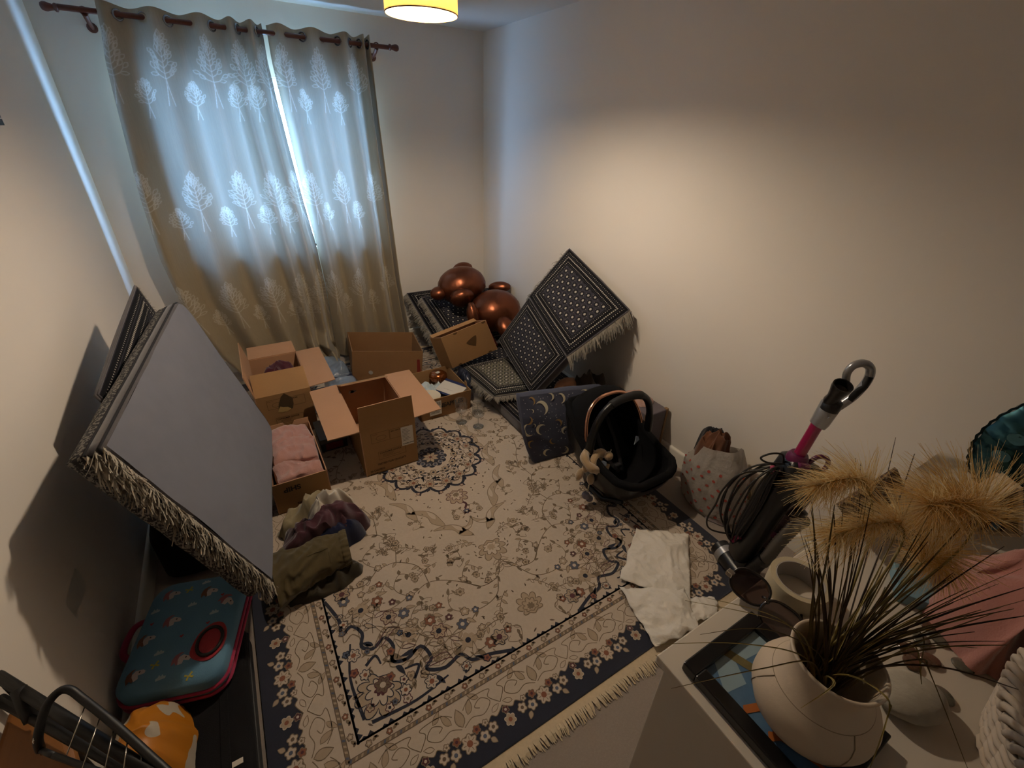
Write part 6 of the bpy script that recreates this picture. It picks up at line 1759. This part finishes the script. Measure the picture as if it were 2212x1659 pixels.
# ---- white basket with grey fur
bk = thing('woven_basket', 'white woven rope basket on the dresser holding grey fluffy fur', 'basket', (1.03, -.265, DZ))
M_bk = mk('white_painted_wicker', 'bdae9c', .7, var=.1, vs=30)
for i in range(12):
    z = .006 + i * .0105; k = 1 + .12 * i / 11
    pts = []
    for j in range(72):
        a = 2 * PI * j / 72; w = .005 * (1 if ((j // 2) + i) % 2 else -1)
        pts.append(((.215 * k + w) * math.cos(a), (.15 * k + w) * math.sin(a), z))
    MB().tube(pts, .0062, 7, True).build('rope_course', M_bk, bk, smooth=180)
for j in range(36):
    a = 2 * PI * j / 36
    MB().tube([(.215 * math.cos(a), .15 * math.sin(a), .002), (.242 * math.cos(a), .17 * math.sin(a), .128)], .004, 6).build('stake', M_bk, bk, smooth=180)
for j in range(60):
    a = 2 * PI * j / 60
    MB().tube(smooth_path([(.246 * math.cos(a), .173 * math.sin(a), .118), (.25 * math.cos(a + .05), .176 * math.sin(a + .05), .137), (.236 * math.cos(a + .14), .163 * math.sin(a + .14), .142), (.228 * math.cos(a + .2), .157 * math.sin(a + .2), .128)], 4), .0068, 7).build('rim_strand', M_bk, bk, smooth=180)
MB().lathe([(0, .003), (.2, .003)], 40, None, sx=1, sy=.7).build('bottom', M_bk, bk)
fur = thing('fur_cushion', 'grey-brown fluffy fur throw stuffed in the white basket', 'throw', (1.03, -.265, DZ + .01))
MB().ball((0, 0, .06), (.195, .125, .075), 30, 16).build('core', mk('fur_core', '5c5347', .95), fur, smooth=180)
b = MB(); rf = random.Random(6)
for i in range(6000):
    a = rf.uniform(0, 2 * PI); cz = rf.uniform(.05, 1); sz = math.sqrt(1 - cz * cz); d = Vector((sz * math.cos(a), sz * math.sin(a), cz))
    hair(b, (d.x * .195, d.y * .125, .06 + d.z * .075), (d.x + .8, d.y - .2, d.z + rf.uniform(-.2, .2)), .022, rf, .5, .0009, 3)
o = b.build('fur', mk('grey_brown_fur', '6e6455', .9, col2='8b8070', vs=40), fur, recalc=False); o['kind'] = 'stuff'
# ---- pink cloth, blue box, clear tub, boards, house ornament
heap('pink_blanket', 'soft pink blanket heaped on the dresser beside the white basket', 'blanket', (1.235, -.055, DZ + .001), .125, .105, .20, cloth('rose_pink_fleece', 'a06a60', 'b27d72', .95, 260, .5), 81, .3, 2.4, 9, .12, 2.2)
o = MB().bb(-.05, .05, -.035, .035, .0, .03).build('blue_box', mk('pale_blue_card', '6f8f9c', .5), None, TR(1.205, .085, DZ + .001, 0, 0, .5), bevel=.002); tag(o, 'small pale blue box on the dresser behind the glass nuggets', 'box')
tub = thing('clear_tub', 'clear round plastic tub with white rim and mauve label on the dresser', 'tub', (1.41, .19, DZ))
MB().lathe([(0, .001), (.066, .001), (.07, .006), (.074, .11), (.072, .112)], 36).build('wall', thinglass('clear_plastic', (.92, .9, .86), .12, .08), tub, smooth=40)
MB().lathe([(.072, .112), (.077, .112), (.078, .122), (.07, .128), (0, .13)], 36).build('lid', sheet('frosted_lid', 'c8b9a2', 'd4c6b0', .3, .35, 10), tub, smooth=40)
MB().bb(-.045, .045, -.022, .022, .1305, .1315, TR(0, 0, 0, 0, 0, -.7)).build('label', mk('mauve_label', '6a5560', .6), tub)
MB().ball((.0, .0, .05), (.05, .05, .045), 20, 12).build('contents', mk('cream_contents', 'b7a88c', .8, var=.15, vs=40), tub, smooth=180)
bd = thing('brown_board', 'brown square card standing on its corner behind the pampas on the dresser', 'card', M=frame((1.30, .262, DZ), (.95, -.3, 0), (.05, -.12, 1)))
MB().prism([(-.0, .005), (.115, .12), (-.0, .235), (-.115, .12)], -.004, .004).build('card', mk('brown_grey_card', '5a4636', .8, var=.06), bd)
MB().prism([(-.06, 0), (.06, 0), (.0, .06)], -.02, -.005).build('prop', mk('brown_grey_card', '5a4636', .8, var=.06), bd)
hs = thing('house_ornament', 'cream wooden A-frame house ornament with tiny blue pot on the dresser', 'ornament', M=TR(1.62, .085, DZ, 0, 0, -.6))
M_hw = mk('cream_ply', 'b59c7c', .6, var=.06, vs=20)
for s in (-1, 1):
    MB().box((0, 0, 0), (.012, .06, .19), TR(s * .05, 0, .09, 0, -s * .52, 0)).build('roof_board', M_hw, hs, bevel=.001)
MB().bb(-.1, .1, -.03, .03, .0005, .012).build('base_board', M_hw, hs, bevel=.001)
MB().prism([(-.09, .012), (.09, .012), (0, .165)], -.029, -.025, TR(0, 0, 0, PI / 2)).build('back_board', mk('pale_ply', 'c9b18e', .6), hs)
for s in (-1, 0, 1): MB().tube([(s * .05, -.022, .012), (s * .012, -.022, .13)], .004, 6).build('batten', mk('brown_batten', '6a4a2c', .7), hs)
MB().lathe([(0, 0), (.012, 0), (.015, .022), (.0, .022)], 14, TR(.03, -.01, .0125)).build('pot', mk('sky_blue_glaze', '5f8098', .3), hs, smooth=40)
# ---- round foil balloon
bl = thing('round_foil_balloon', 'round teal foil balloon with pale dotted edge and dark marks, leaning at the wall', 'balloon', M=frame((1.845, .035, 1.005), (.58, -.80, .1), (-.1, .05, 1)))
M_teal = mk('teal_foil', '2f5560', .16, .85, var=.15, vs=5, bump=.1, bs=8, bd=.01)
RB = .198
b = MB(); na, nr = 96, 16
def bp(r, a, side):
    h = .085 * (1 - r ** 2.6) ** .62; puck = 1 + (.012 * math.cos(a * 24) if r > .9 else 0)
    hh = h * (1 + .05 * math.sin(a * 24) * sstep(.45, .95, r))
    return Vector((RB * r * puck * math.cos(a), RB * r * puck * math.sin(a), side * hh))
for side in (-1, 1):
    b.grid(lambda u, v: bp(max(.001, v), 2 * PI * u, side), na, nr, cu=True)
b.build('foil', M_teal, bl, smooth=180)
b = MB(); b.grid(lambda u, v: Vector((RB * (1 + .04 * v) * (1 + .01 * math.cos(2 * PI * u * 48)) * math.cos(2 * PI * u), RB * (1 + .04 * v) * (1 + .01 * math.cos(2 * PI * u * 48)) * math.sin(2 * PI * u), .0)), 192, 2, cu=True); b.build('seam', mk('dark_teal_seam', '17333a', .3, .5), bl, smooth=180)
def onb(pts, mat, nm, off=.0016):
    MB().face([bp(math.hypot(x, y), math.atan2(y, x), 1) + Vector((0, 0, off)) for x, y in pts]).build(nm, mat, bl, recalc=False)
M_pdot = mk('pale_teal_print', '4c7680', .25, .4)
for k in range(16):
    a = 2 * PI * k / 16; c = (.80 * math.cos(a), .80 * math.sin(a)); onb([(c[0] + .085 * math.cos(t_), c[1] + .085 * math.sin(t_)) for t_ in [j * PI / 6 for j in range(12)]], M_pdot, 'dot_print')
M_mid = mk('pale_foil_print', '9a958c', .2, .6)
b = MB(); b.grid(lambda u, v: bp(.60 * max(.001, v), 2 * PI * u, 1) + Vector((0, 0, .0018)), 48, 8, cu=True); b.build('face_panel', M_mid, bl, smooth=180)
M_bk2 = mk('black_print', '15151c', .4)
onb([(-.46 + .05 * math.cos(t_), .06 + .045 * math.sin(t_)) for t_ in [j * PI / 6 for j in range(12)]], M_bk2, 'dark_mark', .0032)
onb([(-.36, -.1), (-.1, .03), (.0, .06), (.0, .0), (-.1, -.04), (-.34, -.14)], M_bk2, 'dark_mark', .0034)
onb([(-.3, -.55), (-.1, -.42), (.1, -.45), (.3, -.5), (.2, -.62), (-.1, -.66)], mk('green_print', '2f4a24', .3), 'green_print', .0032)
onb([(.06, .86), (.16, .90), (.2, .83), (.1, .79)], mk('gold_star_print', 'a88a3a', .3), 'gold_mark', .0034)
# ================================================================ LEFT CORNER: CASES, BAG, RACK
bs_ = thing('black_suitcase', 'black fabric suitcase lying flat under the blue unicorn case', 'suitcase', (-.455, .975, 0))
M_sc = cloth('black_suitcase_fabric', '0b0b0d', '111114', .85, 400, .05)
MB().bb(-.14, .16, -.35, .36, .006, .125).build('body', M_sc, bs_, bevel=.025, seg=4)
b = MB(); loop = [(x, y) for x, y in [(-.15, -.335), (.145, -.335), (.145, .345), (-.15, .345)]]
MB().tube([(x, y, .095) for x, y in [(-.141, -.33), (-.12, -.351), (.14, -.351), (.161, -.33), (.161, .34), (.14, .361), (-.12, .361), (-.141, .34)]], .004, 6, True).build('zip', mk('black_zip', '1c1c1e', .5), bs_, smooth=180)
for x in (-.09, .085): MB().bb(x - .012, x + .012, -.34, .35, .125, .129).build('strap', M_sc, bs_, bevel=.002)
MB().bb(.10, .128, -.10, -.085, .1255, .1275).build('label', mk('white_paper_label', 'cfc8bc', .7), bs_)
for x in (-.1, .12): MB().lathe([(0, -.012), (.022, -.012), (.022, .012), (0, .012)], 14, TR(x, .37, .024, 0, PI / 2)).build('wheel', mk('black_plastic', '09090b', .38), bs_, smooth=40)

ex = Vector((.957, -.29, .0)); ey = Vector((.27, .93, .08))
uc = thing('unicorn_case', 'child\'s pale blue case printed with unicorns, pink piping and a pink loop handle', 'case', M=frame((-.445, 1.335, .135), ex, ey))
M_ub = cloth('sky_blue_canvas', '56809c', '628ca8', .6, 500, .1)
W2, H2, T2 = .152, .195, .105
def rrect(w, h, r, n=6):
    pts = []
    for cx_, cy_, a0 in ((w - r, h - r, 0), (-w + r, h - r, PI / 2), (-w + r, -h + r, PI), (w - r, -h + r, 3 * PI / 2)):
        for k in range(n + 1): a = a0 + k * PI / 2 / n; pts.append((cx_ + r * math.cos(a), cy_ + r * math.sin(a)))
    return pts
b = MB(); rings = []
for z, ins in ((.001, .02), (.008, .006), (.03, 0), (.085, 0), (.098, .008), (T2, .028), (T2 + .004, .07)):
    rings.append([b.v((x, y, z)) for x, y in rrect(W2 - ins, H2 - ins, .06)])
for A, B in zip(rings, rings[1:]):
    for k in range(len(A)): b.f(A[k], A[(k + 1) % len(A)], B[(k + 1) % len(A)], B[k])
b.f(*rings[0][::-1]); b.f(*rings[-1]); b.build('shell', M_ub, uc, smooth=50)
M_pk = cloth('hot_pink_piping', '9c2448', 'ac2e54', .6, 300)
for z in (.022, .052): MB().tube([(x * 1.004, y * 1.004, z) for x, y in rrect(W2 + .002, H2 + .002, .06)], .006, 8, True).build('piping', M_pk, uc, smooth=180)
MB().tube(smooth_path([(-.15, -.05, .05), (-.185, -.03, .06), (-.195, .02, .06), (-.185, .07, .06), (-.15, .09, .05)], 6), .011, 8, flat=.6).build('loop_handle', M_pk, uc, smooth=180)
M_rd2 = cloth('red_patch', '93232c', 'a22c36', .5, 300)
b = MB(); b.prism([(p.x, p.y) for p in smooth_path([(.045, -.105, 0), (.10, -.13, 0), (.135, -.10, 0), (.14, -.05, 0), (.12, -.01, 0), (.085, -.005, 0), (.05, -.04, 0)], 5, True)], T2 - .002, T2 + .006); b.build('red_patch', M_rd2, uc, bevel=.002)
MB().tube([(.095 + .036 * math.cos(a), -.068 + .046 * math.sin(a), T2 + .009) for a in [k * PI / 20 for k in range(40)]], .0055, 8, True).build('black_ring', mk('black_rubber_ring', '100f10', .5), uc, smooth=180)
MB().prism([(.095 + .031 * math.cos(a), -.068 + .041 * math.sin(a)) for a in [k * PI / 16 for k in range(32)]], T2 + .006, T2 + .008).build('red_patch', M_rd2, uc)
ZP = T2 + .0048
M_uw = cloth('white_pony_print', 'b8aeae', 'c4baba', .7); M_um = [cloth('brown_mane_print', '6a4638', '78523e', .7), cloth('pink_mane_print', '8a5560', '98626c', .7)]; M_yl = cloth('yellow_bow_print', 'a89a3a', 'b4a644', .7); M_clo = cloth('cloud_print', '9fb0b8', 'acbcc4', .7)
def decal(nm, pts, mat, x, y, k, a, z=0):
    c, s = math.cos(a), math.sin(a)
    q = [(x + k * (px * c - py * s), y + k * (px * s + py * c)) for px, py in pts]
    if any(abs(px) > W2 - .055 or abs(py) > H2 - .055 for px, py in q):
        zz = [T2 + .0048 - .0 for _ in q]
    MB().face([(px, py, zp(px, py) + z) for px, py in q]).build(nm, mat, uc, recalc=False)
def zp(x, y):
    d = min(W2 - abs(x), H2 - abs(y)); return pl([(0, .06), (.008, .098), (.028, T2), (.07, T2 + .004), (1, T2 + .004)], d) + .0012
HEAD = [(-.5, .1), (-.35, .35), (0, .45), (.2, .3), (.5, .1), (.6, -.15), (.45, -.3), (.2, -.2), (0, -.1), (-.1, -.4), (-.45, -.4)]
MANE = [(-.45, .1), (-.3, .5), (.05, .65), (-.25, .75), (-.7, .6), (-.95, .2), (-1.0, -.3), (-.7, -.1), (-.6, -.4), (-.45, -.3)]
CLOUD = [(-.6, -.2), (-.6, .1), (-.35, .2), (-.2, .5), (.0, .2), (.2, .45), (.35, .15), (.6, .1), (.55, -.2)]
BOW = [(0, 0), (.5, .45), (.65, .1), (.2, -.05), (.6, -.5), (.3, -.6), (0, -.15), (-.35, -.55), (-.6, -.4), (-.2, 0), (-.6, .2), (-.45, .5)]
for i, (x, y, a, m) in enumerate(((.05, .12, .3, 0), (-.04, .03, .3, 1), (-.10, -.02, .5, 0), (.115, .07, -.4, 1), (.03, -.11, .2, 1), (-.09, -.13, .6, 0), (-.075, .135, .4, 1))):
    decal('pony_print', HEAD, M_uw, x, y, .034, a); decal('mane_print', MANE, M_um[m], x, y, .034, a, .0003); decal('eye_print', [(.1, .1), (.2, .16), (.24, .06), (.14, .0)], mk('dark_eye_print', '1c1818', .6), x, y, .039, a, .0006)
for x, y in ((.0, .08), (.08, .035), (-.05, -.075), (.02, .165), (-.02, -.155), (-.115, .08)): decal('cloud_print', CLOUD, M_clo, x, y, .023, .2)
for x, y in ((-.03, .145), (-.05, -.11), (.06, -.165)): decal('bow_print', BOW, M_yl, x, y, .02, .5)
for x, y in ((.09, .10), (-.0, -.03), (.07, .0), (-.11, .035)): decal('heart_print', [(0, -.5), (.5, .1), (.3, .4), (0, .15), (-.3, .4), (-.5, .1)], M_rd2, x, y, .012, .3)
# yellow and white patterned bag on the suitcase
heap('patterned_bag', 'orange and white printed plastic bag lying on the black suitcase by the wall', 'bag', (-.54, .985, .1305), .105, .15, .17, None, 91, 0, 2.6, 6, .05, 3)
def bagmat():
    m, nt, b, out = newmat('orange_white_print')
    tc = nt.nodes.new('ShaderNodeTexCoord'); sep = nt.nodes.new('ShaderNodeSeparateXYZ'); nt.links.new(tc.outputs['Object'], sep.inputs[0])
    x, y = S(nt, sep.outputs[0]), S(nt, sep.outputs[1])
    n = S(nt, noisetex(nt, 14, 1, tc.outputs['Object'])); blob = n.gt(.60)
    side = (x + y * .1).gt(-.03)
    f = side * (1 - blob)
    g = S(nt, noisetex(nt, 30, 1, tc.outputs['Object'])).gt(.68) * (1 - side)
    c = mixcol(nt, f, 'b5ab9a', 'b8741c'); c = mixcol(nt, g, c, '56705f')
    nt.links.new(c, b.inputs['Base Color']); b.inputs['Roughness'].default_value = .45
    return m
o = bpy.data.objects['patterned_bag']; o.data.materials.clear(); o.data.materials.append(bagmat())
# black tube rack with wire side
rk = thing('tube_rack', 'black tubular rack with thin wire side standing by the wall beside the wooden table', 'rack', (-.5, .8, 0))
RO = Vector((-.5, .8, 0)); M_tb = mk('black_coated_tube', '080707', .5, var=.1)
def rt(nm, pts, r, mat=None, n=10): MB().tube([Vector(p) - RO for p in pts], r, n).build(nm, mat or M_tb, rk, smooth=180)
rt('rail', [(-.632, .97, .722), (-.30, .558, .722)], .0105); rt('rail', [(-.634, .938, .688), (-.30, .553, .688)], .0105)
rt('bracket', [(-.585, .91, .728), (-.578, .88, .70), (-.57, .86, .684)], .013)
U = smooth_path([(-.535, .775, .70), (-.526, .778, .735), (-.512, .81, .762), (-.494, .825, .772), (-.477, .822, .77), (-.456, .796, .76), (-.404, .724, .745), (-.332, .617, .725), (-.28, .54, .71)], 6)
rt('hoop', U, .0075)
rt('hoop_trim', [(-.536, .772, .69), (-.531, .772, .735), (-.521, .788, .752)], .0022, mk('chrome_strip', 'd0ccc4', .12, 1))
for a, c in (((-.451, .788, .757), (-.474, .705, .74)), ((-.428, .754, .748), (-.445, .674, .74)), ((-.406, .722, .742), (-.412, .655, .738)), ((-.384, .688, .737), (-.385, .638, .735)), ((-.362, .652, .73), (-.358, .605, .73)), ((-.335, .615, .722), (-.329, .570, .725))):
    rt('wire', [a, c], .0012, mk('bright_wire', 'c0bab0', .25, 1), 6)
rt('lower_rail', [(-.492, .722, .741), (-.30, .545, .722)], .005); rt('lower_rail', [(-.535, .775, .70), (-.492, .722, .741)], .005)
rt('leg', [(-.622, .957, .70), (-.622, .957, .001)], .009); rt('leg', [(-.29, .545, .70), (-.27, .545, .001)], .009)
# oak half-round side table
sd = thing('side_table', 'half-round oak side table against the left wall beside the black rack', 'table', (-.632, .50, 0))
def woodmat():
    m, nt, b, out = newmat('oiled_oak')
    tc = nt.nodes.new('ShaderNodeTexCoord'); mp = nt.nodes.new('ShaderNodeMapping'); mp.inputs['Scale'].default_value = (40, 4, 40); nt.links.new(tc.outputs['Object'], mp.inputs[0])
    nt.links.new(mixcol(nt, noisetex(nt, 1.5, 5, mp.outputs[0]), '7a4a1e', '93602c'), b.inputs['Base Color']); b.inputs['Roughness'].default_value = .5
    return m
M_oak = woodmat()
half = [(.0, -.42)] + [(.17 * math.cos(a), .43 * math.sin(a)) for a in [-PI / 2 + k * PI / 24 for k in range(25)]]
MB().prism(half[1:], .625, .66).build('top', M_oak, sd, bevel=.012, seg=3)
MB().prism([(x * .86, y * .88) for x, y in half[1:]], .56, .624).build('apron', M_oak, sd)
for x, y in ((.14, -.05), (.03, .085), (.03, -.28)): MB().box((x, y, .281), (.035, .035, .558)).build('leg', M_oak, sd, bevel=.004)
